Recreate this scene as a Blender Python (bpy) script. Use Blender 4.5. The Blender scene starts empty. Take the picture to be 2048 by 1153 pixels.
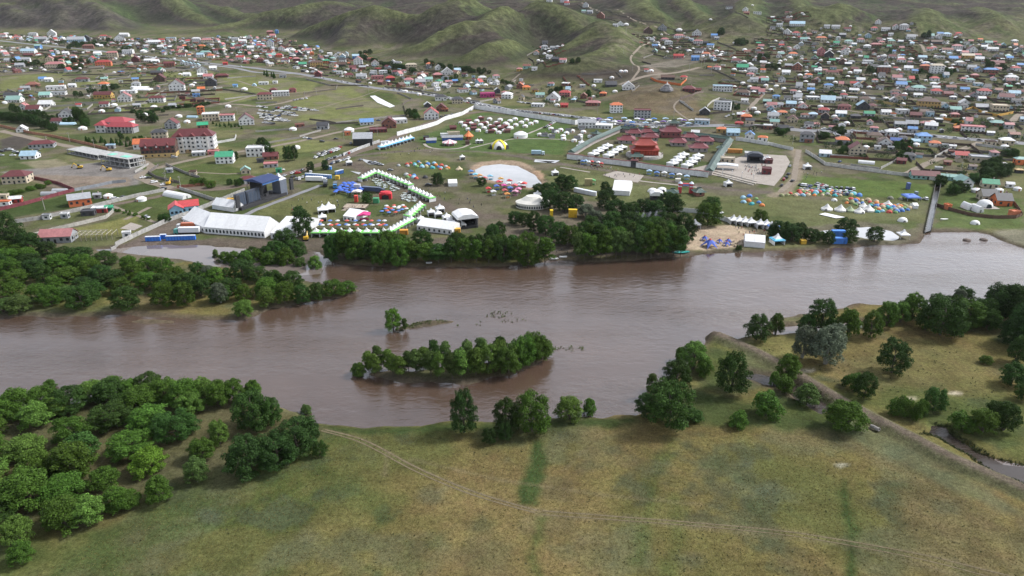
import bpy, bmesh, math, random
import numpy as np
from mathutils import Vector, Matrix
random.seed(7); rng = np.random.default_rng(7)
sc = bpy.context.scene
COL = sc.collection
# ------------------------------------------------------------------ camera
CAMH, PITCH, FPX = 125.0, math.radians(23.2), 1409.0
cam = bpy.data.cameras.new('camera'); cam.sensor_width = 36; cam.lens = 36*FPX/2048
cam.clip_start = 1; cam.clip_end = 20000
camo = bpy.data.objects.new('camera', cam); COL.objects.link(camo)
camo.location = (0, 0, CAMH); camo.rotation_euler = (math.radians(90)-PITCH, 0, 0)
sc.camera = camo
# ------------------------------------------------------------------ sky, sun, exposure
SUN_EL, SUN_AZ = math.radians(45), math.radians(74)      # azimuth from +Y towards +X
w = bpy.data.worlds.new('World'); sc.world = w; w.use_nodes = True
nt = w.node_tree; nt.nodes.clear()
out = nt.nodes.new('ShaderNodeOutputWorld'); bg = nt.nodes.new('ShaderNodeBackground')
sky = nt.nodes.new('ShaderNodeTexSky'); sky.sky_type = 'NISHITA'; sky.sun_disc = False
sky.sun_elevation = SUN_EL; sky.sun_rotation = SUN_AZ; sky.air_density = 1.0; sky.dust_density = 4.0; sky.altitude = 1300
hs = nt.nodes.new('ShaderNodeHueSaturation'); hs.inputs['Saturation'].default_value = 0.38   # thin cloud cover greys the sky
nt.links.new(sky.outputs[0], hs.inputs['Color']); nt.links.new(hs.outputs[0], bg.inputs['Color'])
bg.inputs['Strength'].default_value = 0.095
nt.links.new(bg.outputs[0], out.inputs['Surface'])
sun = bpy.data.lights.new('sun', 'SUN'); sun.energy = 1.5; sun.angle = math.radians(11); sun.color = (1, .985, .96)
suno = bpy.data.objects.new('sun', sun); COL.objects.link(suno)
sd = Vector((math.sin(SUN_AZ)*math.cos(SUN_EL), math.cos(SUN_AZ)*math.cos(SUN_EL), math.sin(SUN_EL)))
suno.rotation_euler = sd.to_track_quat('Z', 'Y').to_euler()
sc.view_settings.view_transform = 'Standard'; sc.view_settings.look = 'None'
sc.view_settings.gamma = 1; sc.view_settings.exposure = 1.5
HAZE_D = 0.000018
sc.render.engine = 'CYCLES'; sc.cycles.use_denoising = True; sc.cycles.denoising_input_passes = 'RGB_ALBEDO_NORMAL'; sc.cycles.denoising_prefilter = 'ACCURATE'
sc.cycles.max_bounces = 5; sc.cycles.diffuse_bounces = 2; sc.cycles.glossy_bounces = 2
sc.cycles.transmission_bounces = 2; sc.cycles.transparent_max_bounces = 4; sc.cycles.volume_bounces = 0
sc.cycles.caustics_reflective = False; sc.cycles.caustics_refractive = False

# ------------------------------------------------------------------ materials
MATS = {}
def nmat(name):
    m = bpy.data.materials.new(name); m.use_nodes = True
    n = m.node_tree; b = n.nodes['Principled BSDF']; MATS[name] = m
    return m, n, b
def nz(n, scale, detail=3, rough=.6, vec=None):
    t = n.nodes.new('ShaderNodeTexNoise'); t.inputs['Scale'].default_value = scale
    t.inputs['Detail'].default_value = detail; t.inputs['Roughness'].default_value = rough
    if vec is not None: n.links.new(vec, t.inputs['Vector'])
    return t.outputs['Fac']
def mr(n, v, a, b, c, d):
    t = n.nodes.new('ShaderNodeMapRange'); n.links.new(v, t.inputs[0])
    for i, x in enumerate((a, b, c, d)): t.inputs[i+1].default_value = x
    return t.outputs[0]
def mul(n, col, fac):
    t = n.nodes.new('ShaderNodeVectorMath'); t.operation = 'SCALE'
    n.links.new(col, t.inputs[0]); n.links.new(fac, t.inputs['Scale']); return t.outputs[0]
def mixc(n, fac, a, b):
    t = n.nodes.new('ShaderNodeMix'); t.data_type = 'RGBA'
    n.links.new(fac, t.inputs[0])
    for i, x in ((6, a), (7, b)):
        if isinstance(x, tuple): t.inputs[i].default_value = (*x, 1)
        else: n.links.new(x, t.inputs[i])
    return t.outputs[2]
def wpos(n):
    return n.nodes.new('ShaderNodeNewGeometry').outputs['Position']
# paint: object colour + weathering, one shader for every painted, rendered, woven or tiled thing
def paint(name, rough=.7, dirt=(.78, 1.06), scale=.9, bump=0, metal=0, streak=None):
    m, n, b = nmat(name)
    oi = n.nodes.new('ShaderNodeObjectInfo'); tc = n.nodes.new('ShaderNodeTexCoord')
    p = wpos(n)
    f = mr(n, nz(n, scale, 4, .7, p), .3, .7, *dirt)
    c = mul(n, oi.outputs['Color'], f)
    rv = mr(n, oi.outputs['Random'], 0, 1, .92, 1.06); c = mul(n, c, rv)
    if streak:
        wv = n.nodes.new('ShaderNodeTexWave'); wv.inputs['Scale'].default_value = streak; wv.inputs['Distortion'].default_value = .4
        n.links.new(tc.outputs['Object'], wv.inputs['Vector'])
        c = mul(n, c, mr(n, wv.outputs['Fac'], 0, 1, .84, 1.05))
    n.links.new(c, b.inputs['Base Color']); b.inputs['Roughness'].default_value = rough; b.inputs['Metallic'].default_value = metal
    return m
paint('paint'); paint('render_wall', .85, (.72, 1.05), .5); paint('roofing', .55, (.72, 1.1), .6, streak=9.0)
paint('fabric', .75, (.86, 1.04), .8); paint('gloss', .25, (.95, 1.03), .5); paint('timber', .8, (.6, 1.15), 1.6)
paint('concrete', .9, (.6, 1.1), .5); paint('bark', .9, (.6, 1.2), 3)
m, n, b = nmat('glass'); b.inputs['Base Color'].default_value = (.03, .04, .05, 1); b.inputs['Roughness'].default_value = .12
m, n, b = nmat('dark_opening'); b.inputs['Base Color'].default_value = (.02, .02, .022, 1); b.inputs['Roughness'].default_value = .6
def leafmat(name):
    m, n, b = nmat(name)
    oi = n.nodes.new('ShaderNodeObjectInfo'); p = wpos(n)
    g = n.nodes.new('ShaderNodeNewGeometry')
    f = mr(n, g.outputs['Random Per Island'], 0, 1, .5, 1.5)
    f2 = mr(n, nz(n, .35, 2, .5, p), .3, .7, .8, 1.22)
    c = mul(n, mul(n, oi.outputs['Color'], f), f2)
    h = n.nodes.new('ShaderNodeHueSaturation'); n.links.new(c, h.inputs['Color'])
    n.links.new(mr(n, oi.outputs['Random'], 0, 1, .486, .511), h.inputs['Hue'])
    n.links.new(mr(n, oi.outputs['Random'], 0, 1, .82, 1.2), h.inputs['Value'])
    n.links.new(h.outputs[0], b.inputs['Base Color']); b.inputs['Roughness'].default_value = .6
    b.inputs['Specular IOR Level'].default_value = .06
    tr = n.nodes.new('ShaderNodeBsdfTranslucent'); n.links.new(h.outputs[0], tr.inputs['Color'])
    ms = n.nodes.new('ShaderNodeMixShader'); ms.inputs[0].default_value = .2
    n.links.new(b.outputs[0], ms.inputs[1]); n.links.new(tr.outputs[0], ms.inputs[2])
    n.links.new(ms.outputs[0], n.nodes['Material Output'].inputs['Surface'])
leafmat('leaf')
# ground: colours of soil and turf come from the mesh, fine grain from noise
m, n, b = nmat('ground')
at = n.nodes.new('ShaderNodeVertexColor'); at.layer_name = 'Col'; p = wpos(n)
f = mr(n, nz(n, .8, 7, .8, p), .28, .72, .45, 1.55); f2 = mr(n, nz(n, .09, 6, .7, p), .3, .7, .7, 1.3)
f4 = mr(n, nz(n, 2.6, 3, .6, p), .3, .7, .72, 1.28)
f3 = mr(n, nz(n, .012, 4, .6, p), .3, .7, .88, 1.12)
sz = n.nodes.new('ShaderNodeSeparateXYZ'); n.links.new(p, sz.inputs[0]); hz_ = mr(n, sz.outputs['Z'], 8, 30, 0, 1)
f5 = mr(n, nz(n, .045, 9, .82, p), .32, .68, .45, 1.55); mx = n.nodes.new('ShaderNodeMix'); mx.data_type = 'FLOAT'; n.links.new(hz_, mx.inputs[0]); mx.inputs[2].default_value = 1.0; n.links.new(f5, mx.inputs[3])     # scrub and scree on the slopes
c = mul(n, mul(n, mul(n, mul(n, mul(n, at.outputs['Color'], f), f2), f3), f4), mx.outputs[0])
hue = n.nodes.new('ShaderNodeHueSaturation'); n.links.new(c, hue.inputs['Color'])
n.links.new(mr(n, nz(n, .16, 5, .7, p), .3, .7, .485, .515), hue.inputs['Hue']); hue.inputs['Saturation'].default_value = .96
n.links.new(hue.outputs[0], b.inputs['Base Color']); b.inputs['Roughness'].default_value = .95
b.inputs['Specular IOR Level'].default_value = .02
bp = n.nodes.new('ShaderNodeBump'); bp.inputs['Strength'].default_value = .6; bp.inputs['Distance'].default_value = .4
n.links.new(nz(n, .7, 6, .7, p), bp.inputs['Height']); n.links.new(bp.outputs[0], b.inputs['Normal'])
def soil(name, c1, c2, scale=.25, rough=.95):
    m, n, b = nmat(name); p = wpos(n)
    f = mr(n, nz(n, scale, 6, .75, p), .3, .7, 0, 1)
    c = mixc(n, f, c1, c2); c = mul(n, c, mr(n, nz(n, 1.3, 5, .7, p), .3, .7, .75, 1.22))
    n.links.new(c, b.inputs['Base Color']); b.inputs['Roughness'].default_value = rough; b.inputs['Specular IOR Level'].default_value = .15
soil('dirt_road', (.17, .14, .11), (.26, .22, .175)); soil('mud', (.10, .078, .062), (.17, .135, .105)); soil('track', (.105, .085, .05), (.19, .155, .10), .5)
soil('asphalt', (.17, .17, .18), (.25, .25, .26), .1); soil('paving', (.27, .24, .21), (.36, .32, .285), .12)
soil('gravel', (.09, .075, .062), (.17, .145, .12), .4); soil('sand', (.36, .27, .18), (.45, .36, .26), .2)
soil('plastic_sheet', (.62, .62, .64), (.8, .8, .82), .3, .4)
def water(name, col, rough, bump, bscale, refl=1.33, dist=.35):
    m, n, b = nmat(name); p = wpos(n)
    mp = n.nodes.new('ShaderNodeMapping'); mp.inputs['Rotation'].default_value = (0, 0, .35); mp.inputs['Scale'].default_value = (.55, 1, 1)
    n.links.new(p, mp.inputs['Vector'])
    f = mr(n, nz(n, .012, 5, .65, p), .3, .7, .68, 1.25)
    rgb = n.nodes.new('ShaderNodeRGB'); rgb.outputs[0].default_value = (*col, 1)
    n.links.new(mul(n, rgb.outputs[0], f), b.inputs['Base Color'])
    b.inputs['Roughness'].default_value = rough; b.inputs['IOR'].default_value = refl
    bp = n.nodes.new('ShaderNodeBump'); bp.inputs['Distance'].default_value = dist
    mp2 = n.nodes.new('ShaderNodeMapping'); mp2.inputs['Rotation'].default_value = (0, 0, .12); mp2.inputs['Scale'].default_value = (.16, 1, 1); n.links.new(p, mp2.inputs['Vector'])
    n.links.new(mr(n, nz(n, .035, 4, .6, mp2.outputs[0]), .36, .64, bump*.15, bump), bp.inputs['Strength'])
    n.links.new(nz(n, bscale, 5, .62, mp.outputs[0]), bp.inputs['Height']); n.links.new(bp.outputs[0], b.inputs['Normal'])
water('river_water', (.08, .051, .036), .08, 1.0, .40, 2.1, .66); water('pond_water', (.36, .355, .35), .03, .03, .2, 2.1); water('calm_water', (.16, .13, .115), .05, .12, .3, 2.2, .3); water('creek_water', (.04, .031, .025), .08, .9, .7, 1.4)  # pond base colour is pale: bright sky reflection painted into it

# ------------------------------------------------------------------ object helpers
def link(o, parent=None):
    COL.objects.link(o)
    if parent is not None: o.parent = parent
    return o
def tag(o, label=None, cat=None, group=None, kind=None):
    if label: o['label'] = label
    if cat: o['category'] = cat
    if group: o['group'] = group
    if kind: o['kind'] = kind
    return o
def ob(name, mesh, mat=None, parent=None, loc=(0, 0, 0), rz=0, scale=(1, 1, 1), color=None):
    o = bpy.data.objects.new(name, mesh)
    o.location = loc; o.rotation_euler = (0, 0, rz); o.scale = scale if isinstance(scale, tuple) else (scale,)*3
    if color is not None: o.color = (*color, 1)
    if mat and mesh is not None:
        mm = MATS[mat]
        if not mesh.materials: mesh.materials.append(mm)
        elif mesh.materials[0] != mm:
            o_slots_later.append((o, mm))
    link(o, parent)
    while o_slots_later:
        q, mm = o_slots_later.pop(); q.material_slots[0].link = 'OBJECT'; q.material_slots[0].material = mm
    return o
o_slots_later = []
class MB:
    """collects faces for one mesh"""
    def __init__(s): s.v = []; s.f = []
    def quad(s, *p):
        i = len(s.v); s.v += [tuple(q) for q in p]; s.f.append(tuple(range(i, i+len(p))))
    def box(s, x0, x1, y0, y1, z0, z1):
        i = len(s.v)
        s.v += [(x0, y0, z0), (x1, y0, z0), (x1, y1, z0), (x0, y1, z0), (x0, y0, z1), (x1, y0, z1), (x1, y1, z1), (x0, y1, z1)]
        s.f += [tuple(i+k for k in q) for q in ((0, 3, 2, 1), (4, 5, 6, 7), (0, 1, 5, 4), (1, 2, 6, 5), (2, 3, 7, 6), (3, 0, 4, 7))]
    def lathe(s, prof, n=12, cap=True, ang=0, sx=1, sy=1, cx=0, cy=0):
        i = len(s.v)
        for r, z in prof:
            for k in range(n):
                a = ang + 2*math.pi*k/n; s.v.append((cx+r*sx*math.cos(a), cy+r*sy*math.sin(a), z))
        for j in range(len(prof)-1):
            for k in range(n):
                a, c = i+j*n+k, i+j*n+(k+1) % n; s.f.append((a, c, c+n, a+n))
        if cap:
            s.f.append(tuple(i+k for k in range(n))[::-1]); t = i+(len(prof)-1)*n; s.f.append(tuple(t+k for k in range(n)))
    def bar(s, a, b, r, n=4, r2=None):
        a, b = Vector(a), Vector(b); d = (b-a).normalized(); u = d.orthogonal().normalized(); q = d.cross(u); i = len(s.v); r2 = r if r2 is None else r2
        for c, rr in ((a, r), (b, r2)):
            for k in range(n):
                t = 2*math.pi*(k+.5)/n; s.v.append(tuple(c+u*rr*math.cos(t)+q*rr*math.sin(t)))
        for k in range(n): s.f.append((i+k, i+(k+1) % n, i+n+(k+1) % n, i+n+k))
        s.f.append(tuple(i+k for k in range(n))[::-1]); s.f.append(tuple(i+n+k for k in range(n)))
    def prism(s, pts, y0, y1):
        """xz profile pushed along y"""
        n = len(pts); i = len(s.v)
        s.v += [(x, y0, z) for x, z in pts]+[(x, y1, z) for x, z in pts]
        s.f.append(tuple(i+k for k in range(n))); s.f.append(tuple(i+n+k for k in range(n))[::-1])
        for k in range(n): s.f.append((i+k, i+n+k, i+n+(k+1) % n, i+(k+1) % n))
    def mesh(s, name, smooth=False):
        me = bpy.data.meshes.new(name); me.from_pydata(s.v, [], s.f)
        if smooth: me.polygons.foreach_set('use_smooth', [True]*len(me.polygons))
        me.update(); return me
    def build(s, name, mat, parent=None, loc=(0, 0, 0), rz=0, color=None, smooth=False):
        return ob(name, s.mesh(name, smooth), mat, parent, loc, rz, (1, 1, 1), color)
def copy_tree(o, parent=None):
    c = o.copy(); COL.objects.link(c); c.parent = parent
    for ch in o.children: copy_tree(ch, c)
    return c
def npmesh(name, v, quads, tris=None):
    me = bpy.data.meshes.new(name); nq = len(quads)
    me.vertices.add(len(v)); me.vertices.foreach_set('co', np.asarray(v, np.float32).ravel())
    me.loops.add(nq*4); me.loops.foreach_set('vertex_index', np.asarray(quads, np.int32).ravel())
    me.polygons.add(nq); me.polygons.foreach_set('loop_start', np.arange(0, nq*4, 4, dtype=np.int32))
    me.polygons.foreach_set('loop_total', np.full(nq, 4, np.int32)); me.update(calc_edges=True); return me

# ------------------------------------------------------------------ picture point -> place on the ground
SP, CP = math.sin(PITCH), math.cos(PITCH)
def ray(px, py):
    dv = (py-576.5)/FPX; return np.array(((px-1024)/FPX, CP-dv*SP, -SP-dv*CP))
def at_depth(px, py, d): return np.array((0, 0, CAMH))+d*ray(px, py)
def flat(px, py, z=0.0):
    r = ray(px, py); t = (z-CAMH)/r[2]; return np.array((r[0]*t, r[1]*t))
# ------------------------------------------------------------------ terrain height
def _hash(ix, iy, seed):
    h = (ix.astype(np.int64)*374761393 + iy.astype(np.int64)*668265263 + seed*1442695041) & 0xffffffff
    h = ((h ^ (h >> 13))*1274126177) & 0xffffffff
    return ((h ^ (h >> 16)) & 0xffff)/65535.0
def vnoise(x, y, seed=0):
    ix, iy = np.floor(x), np.floor(y); fx, fy = x-ix, y-iy
    fx = fx*fx*(3-2*fx); fy = fy*fy*(3-2*fy)
    a, b_, c_, d = (_hash(ix+i, iy+j, seed) for j in (0, 1) for i in (0, 1))
    return (a*(1-fx)+b_*fx)*(1-fy)+(c_*(1-fx)+d*fx)*fy
def fbm(x, y, size, oct=4, seed=0, gain=.5):
    t = np.zeros_like(x); amp = 1; tot = 0; s = 1/size
    for k in range(oct):
        t += amp*vnoise(x*s+17.3*k, y*s-9.1*k, seed+k); tot += amp; amp *= gain; s *= 2.03
    return t/tot
def S(e0, e1, x):
    t = np.clip((x-e0)/(e1-e0), 0, 1); return t*t*(3-2*t)
BASE = [(-700, 62), (-300, 64), (0, 66), (80, 68), (160, 71), (240, 73), (300, 76), (360, 76), (430, 74), (500, 68), (550, 70),
        (575, 82), (620, 95), (690, 108), (760, 121), (830, 132), (900, 140), (960, 150), (1010, 154),
        (1030, 170), (1100, 177), (1160, 182), (1210, 204), (1260, 221), (1310, 231), (1370, 238), (1420, 248), (1500, 255), (1600, 262), (1750, 270), (1900, 279), (2048, 290), (2300, 305)]
HILL = [(-200, 10, 2400), (0, 12, 2350), (-200, -40, 2600), (60, -15, 2550), (130, -25, 2600), (100, 30, 2180), (30, 40, 2150), (190, 5, 2350), (215, 25, 2200), (150, 45, 2080), (215, 50, 2030),
        (255, 10, 2600), (290, 40, 2330), (322, 64, 2100), (330, -15, 2950), (362, 12, 2700), (415, 45, 2380), (470, 38, 2700),
        (400, 58, 1990), (455, 46, 2040), (512, 30, 2110), (587, 24, 2250), (660, 0, 2500), (540, 10, 3000), (640, 20, 2500), (700, 10, 2700), (760, -5, 3000),
        (600, 56, 1740), (640, 43, 1740), (700, 26, 1760), (780, 14, 1790), (860, 0, 1820), (920, -18, 1950), (640, 70, 1640), (700, 60, 1620), (690, 88, 1480), (800, 45, 1660),
        (860, 52, 1640), (800, 72, 1560), (758, 95, 1470), (1012, 3, 1700), (975, 24, 1600), (937, 42, 1500), (887, 62, 1400), (850, 77, 1330), (822, 86, 1300), (790, 106, 1360),
        (940, 70, 1400), (890, 95, 1290), (850, 112, 1270), (1030, 40, 1560), (1010, 60, 1400), (1000, 74, 1260), (960, 90, 1180), (925, 108, 1140), (895, 124, 1150), (980, 118, 1110), (940, 130, 1110), (1020, 110, 1180),
        (1062, -6, 1900), (1130, 15, 1780), (1200, 40, 1580), (1250, 62, 1430), (1290, 92, 1290), (1075, 40, 1620), (1090, 70, 1450), (1100, 100, 1310), (1075, 125, 1210), (1050, 145, 1120), (1120, 120, 1200),
        (1174, 57, 1470), (1119, 82, 1370), (1112, 108, 1270), (1180, 82, 1360), (1236, 75, 1360), (1174, 100, 1220), (1210, 105, 1200), (1240, 110, 1160),
        (1070, 152, 980), (1100, 140, 1000), (1140, 122, 1030), (1185, 112, 1090), (1230, 130, 1040), (1160, 150, 930), (1120, 160, 910), (1220, 160, 930),
        (1280, 150, 950), (1330, 150, 950), (1390, 125, 1050), (1300, 120, 1110), (1350, 95, 1220), (1430, 130, 1020),
        (1230, 196, 850), (1280, 188, 835), (1335, 183, 820), (1375, 198, 785), (1300, 168, 900), (1360, 165, 905), (1260, 176, 880), (1400, 200, 800), (1320, 205, 775), (1270, 207, 790),
        (1450, 210, 800), (1500, 200, 815), (1600, 200, 810), (1750, 205, 805), (1900, 212, 790), (2048, 225, 770), (2300, 235, 760),
        (1450, 165, 930), (1550, 150, 985), (1700, 150, 980), (1850, 155, 970), (2048, 165, 950), (2300, 175, 930), (1500, 95, 1220), (1600, 100, 1190), (1750, 100, 1190), (1900, 110, 1150), (2048, 125, 1100), (2300, 135, 1080),
        (1560, 50, 1430), (1650, 62, 1410), (1760, 60, 1420), (1850, 75, 1340), (2048, 95, 1260), (2300, 100, 1250),
        (1690, 8, 1720), (1620, 30, 1600), (1580, 22, 1780), (1760, 25, 1720), (1860, 31, 1600), (1800, 5, 2000), (1960, 20, 1950), (1960, 55, 1560), (2048, 48, 1700), (2048, 0, 2300), (1900, -5, 2400), (2300, 20, 2000),
        (1500, 8, 1950), (1400, 35, 1650), (1450, 0, 2200), (1350, 0, 2000), (1300, 32, 1680), (1250, 10, 1950), (1340, 70, 1430), (1380, 60, 1450), (1470, 42, 1450), (1425, 56, 1400), (1530, 62, 1380), (1440, 22, 1800), (1200, 0, 2150), (1560, -5, 2300), (1640, -10, 2400)]
ctl = []
for px, py in BASE: ctl.append((*flat(px, py), 0.0))
GULLY = {(255, 10), (290, 40), (322, 64), (470, 38), (540, 10), (640, 20), (700, 10), (860, 52), (800, 72), (758, 95), (940, 70), (890, 95), (850, 112), (1030, 40), (1075, 40), (1090, 70), (1100, 100), (1580, 22), (1440, 22), (1340, 70), (1380, 60)}
bpx = [p[0] for p in BASE]; bdp = [flat(*p)[1]/ray(*p)[1] for p in BASE]
for px, py, d in HILL:
    k_ = 1.0
    if px < 1240 and not (px > 1025 and py > 105): k_ = .62; b0 = float(np.interp(px, bpx, bdp))
    elif px > 1240 and d > 1440: k_ = .66; b0 = 1440.0
    if (px, py) in GULLY and k_ < 1: k_ = 1.0
    if k_ < 1: d = b0+k_*(d-b0)
    ctl.append(tuple(at_depth(px, py, d)))
for px in (-200, 100, 400, 560):
    for py in (88, 110, 150, 210): ctl.append((*flat(px, py), -9.0))
for px, py in ((700, 130), (800, 155), (900, 180), (1000, 200), (650, 170), (800, 220), (1000, 230), (1200, 250), (1400, 290), (1600, 310), (1800, 320), (2048, 340), (1100, 215), (2300, 350), (-900, 100), (-900, 150), (-500, 85)): ctl.append((*flat(px, py), -9.0))
for x in range(-1000, 1001, 250):
    for y in (150, 350, 520): ctl.append((x, y, -20.0))
for x in range(-4800, 4801, 800):
    ctl.append((x, 3600, 170.0+30*math.sin(x*.003))); ctl.append((x, 4500, 190.0)); ctl.append((x, 5600, 190.0))
for x, y, z in ((-2300, 2300, 60), (-2800, 2900, 150), (2400, 2300, 140), (2800, 3000, 170), (1500, 1000, 60), (1900, 1500, 90), (-1800, 1700, -10), (-1500, 1200, -12), (1100, 600, 5)): ctl.append((x, y, z))
ctl = np.array(ctl)
def _U(r2): return np.where(r2 > 0, r2*np.log(np.maximum(r2, 1e-12)), 0)
P = ctl[:, :2]/1000.0; N = len(P)
K = _U(((P[:, None]-P[None])**2).sum(-1)) + np.eye(N)*.004
A = np.zeros((N+3, N+3)); A[:N, :N] = K; A[:N, N] = 1; A[:N, N+1:] = P; A[N, :N] = 1; A[N+1:, :N] = P.T
wt = np.linalg.solve(A, np.concatenate([ctl[:, 2], np.zeros(3)]))
def tps(x, y):
    x = x/1000; y = y/1000; r = wt[N]+wt[N+1]*x+wt[N+2]*y
    for i in range(N): r = r+wt[i]*_U((x-P[i, 0])**2+(y-P[i, 1])**2)
    return r
# coarse table of the hills, then everything else samples it
GX0, GX1, GY0, GY1, GS = -5400.0, 5400.0, 0.0, 5800.0, 16.0
gx = np.arange(GX0, GX1+1, GS); gy = np.arange(GY0, GY1+1, GS)
XX, YY = np.meshgrid(gx, gy)
HT = tps(XX, YY)
HT = np.where(HT > 0, HT, 0)+np.log1p(np.exp(-np.abs(HT)/2.5))*2.5*(HT > -40)          # soft foot of the slopes
def segdist(x, y, pts, closed=True):
    d = np.full(x.shape, 1e9); n = len(pts)
    for i in range(n if closed else n-1):
        a, b_ = pts[i], pts[(i+1) % n]; e = b_-a; L = (e*e).sum()+1e-9
        t = np.clip(((x-a[0])*e[0]+(y-a[1])*e[1])/L, 0, 1)
        d = np.minimum(d, (x-a[0]-t*e[0])**2+(y-a[1]-t*e[1])**2)
    return np.sqrt(d)
RIDGES = [[(560, 75, 1800), (600, 56, 1740), (640, 43, 1740), (700, 26, 1760), (780, 14, 1790), (860, 0, 1820), (920, -18, 1950)], [(1012, 3, 1700), (975, 24, 1600), (937, 42, 1500), (887, 62, 1400), (850, 77, 1330), (822, 86, 1300), (790, 106, 1360)],
          [(1030, 50, 1420), (1000, 74, 1260), (960, 90, 1180), (925, 108, 1140), (895, 124, 1150)], [(690, 30, 1760), (690, 60, 1640), (680, 88, 1520)], [(1062, -6, 1900), (1130, 15, 1780), (1200, 40, 1580), (1250, 62, 1430), (1290, 92, 1290)], [(1236, 45, 1540), (1174, 57, 1470), (1119, 82, 1370), (1112, 108, 1270)], [(1250, 66, 1430), (1236, 75, 1360), (1174, 100, 1220)],
          [(300, 74, 1930), (400, 58, 1990), (455, 46, 2040), (512, 30, 2110), (587, 24, 2250), (660, 0, 2500)], [(330, -15, 2950), (362, 12, 2700), (415, 45, 2380)], [(130, -25, 2600), (190, 5, 2350), (215, 25, 2200), (215, 55, 2030)], [(-200, -40, 2600), (0, 12, 2350), (60, 40, 2150)], [(100, -10, 2500), (120, 30, 2200), (110, 60, 2080)], [(420, -10, 2900), (470, 20, 2500), (500, 34, 2300)],
          [(1690, -10, 1900), (1690, 8, 1720), (1660, 30, 1560)], [(1860, 5, 1900), (1860, 31, 1600), (1830, 50, 1480)], [(1960, 0, 2100), (2000, 35, 1750)], [(1500, -10, 2200), (1490, 8, 1950), (1470, 42, 1450)], [(1350, -10, 2200), (1390, 15, 1850), (1410, 35, 1650)], [(1270, -5, 2200), (1290, 20, 1850), (1310, 34, 1700)], [(1590, -10, 2300), (1610, 15, 1850), (1620, 30, 1600)]]
rd = np.full(XX.shape, 1e9)
for rl in RIDGES:
    pts_ = []
    for px, py, d in rl:
        if px < 1240 and not (px > 1025 and py > 105): b0 = float(np.interp(px, bpx, bdp)); d = b0+.62*(d-b0)
        elif px > 1240 and d > 1440: d = 1440+.66*(d-1440)
        pts_.append(at_depth(px, py, d)[:2])
    rd = np.minimum(rd, segdist(XX, YY, np.array(pts_), False))
town = S(150, 320, XX)*(1-S(1380, 1520, YY+.25*(XX-800)))
rel = S(4, 34, HT)*(1-.9*town)
rn = vnoise(XX/210+3.1, YY/260, 77); rn2 = vnoise(XX/95, YY/120+5, 78)
HT = HT-rel*(52*(1-np.exp(-rd/110.0)))*S(1000, 1250, YY)*(1-S(2600, 3100, YY)) + rel*((1-np.abs(2*rn-1))**1.5*15-5+(1-np.abs(2*rn2-1))*6)*S(1100, 1500, YY)
HT = np.maximum(HT, 0)
for _ in range(1): HT[1:-1, 1:-1] = (HT[1:-1, 1:-1]*4+HT[:-2, 1:-1]+HT[2:, 1:-1]+HT[1:-1, :-2]+HT[1:-1, 2:])/8
HT *= S(560, 760, YY)
for (px_, py_, d_, hh_, sx_, sy_) in ((1305, 196, 815, 9, 55, 30), (1150, 128, 1000, 13, 75, 45), (1470, 50, 1420, 14, 70, 60), (1080, 148, 985, 8, 50, 30)):
    c0 = at_depth(px_, py_, d_); HT += hh_*np.exp(-((XX-c0[0])/sx_)**2-((YY-c0[1])/sy_)**2)
def bil(x, y):
    u = np.clip((np.asarray(x, float)-GX0)/GS, 0, len(gx)-1.001); v = np.clip((np.asarray(y, float)-GY0)/GS, 0, len(gy)-1.001)
    i = u.astype(int); j = v.astype(int); fu, fv = u-i, v-j
    return (HT[j, i]*(1-fu)+HT[j, i+1]*fu)*(1-fv)+(HT[j+1, i]*(1-fu)+HT[j+1, i+1]*fu)*fv
# ------------------------------------------------------------------ shorelines (traced, then laid on the plain)
WZ = -0.9
def poly(pts): return np.array([flat(*p) for p in pts])
RIVER = poly([(-500, 830), (0, 812), (60, 815), (100, 795), (150, 802), (215, 790), (307, 766), (380, 768), (444, 782), (470, 800), (513, 800), (553, 811), (595, 822), (636, 843), (740, 852), (850, 845), (900, 839), (1000, 839), (1100, 833), (1150, 829), (1200, 831), (1270, 826),
              (1300, 812), (1294, 782), (1312, 764), (1345, 742), (1378, 718), (1398, 692), (1412, 677), (1425, 668), (1445, 667), (1472, 676), (1500, 671), (1530, 664), (1535, 648), (1560, 634), (1600, 628), (1645, 622), (1690, 612), (1715, 604), (1780, 605), (1830, 612), (1900, 614), (1960, 600), (2048, 590), (2500, 560),
              (2500, 540), (2048, 493), (2010, 481), (1980, 467), (1955, 462), (1862, 462), (1852, 463), (1846, 476), (1838, 484), (1760, 488), (1700, 492), (1600, 498), (1500, 502), (1400, 507), (1360, 511), (1250, 519), (1160, 521), (1145, 516), (1098, 518), (1085, 524), (1000, 530), (900, 532), (800, 530), (700, 527), (662, 523), (650, 511), (640, 501), (540, 500), (430, 490), (380, 488), (300, 488), (250, 492), (190, 497),
              (240, 503), (330, 513), (380, 520), (430, 528), (490, 536), (560, 549), (640, 565), (700, 572), (717, 578), (690, 588), (620, 601), (545, 614), (500, 632), (470, 637), (400, 636), (350, 633), (300, 629), (250, 626), (200, 629), (140, 631), (60, 629), (0, 633), (-500, 655)])
ISLES = [poly([(742, 748), (800, 757), (850, 762), (920, 766), (1000, 751), (1060, 731), (1095, 712), (1100, 701), (1060, 703), (1000, 716), (900, 729), (800, 738), (742, 742)]),
         poly([(786, 658), (800, 660), (850, 649), (905, 640), (880, 638), (830, 642), (792, 652)]), poly([(258, 641), (300, 644), (362, 643), (340, 637), (280, 636)])]
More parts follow.
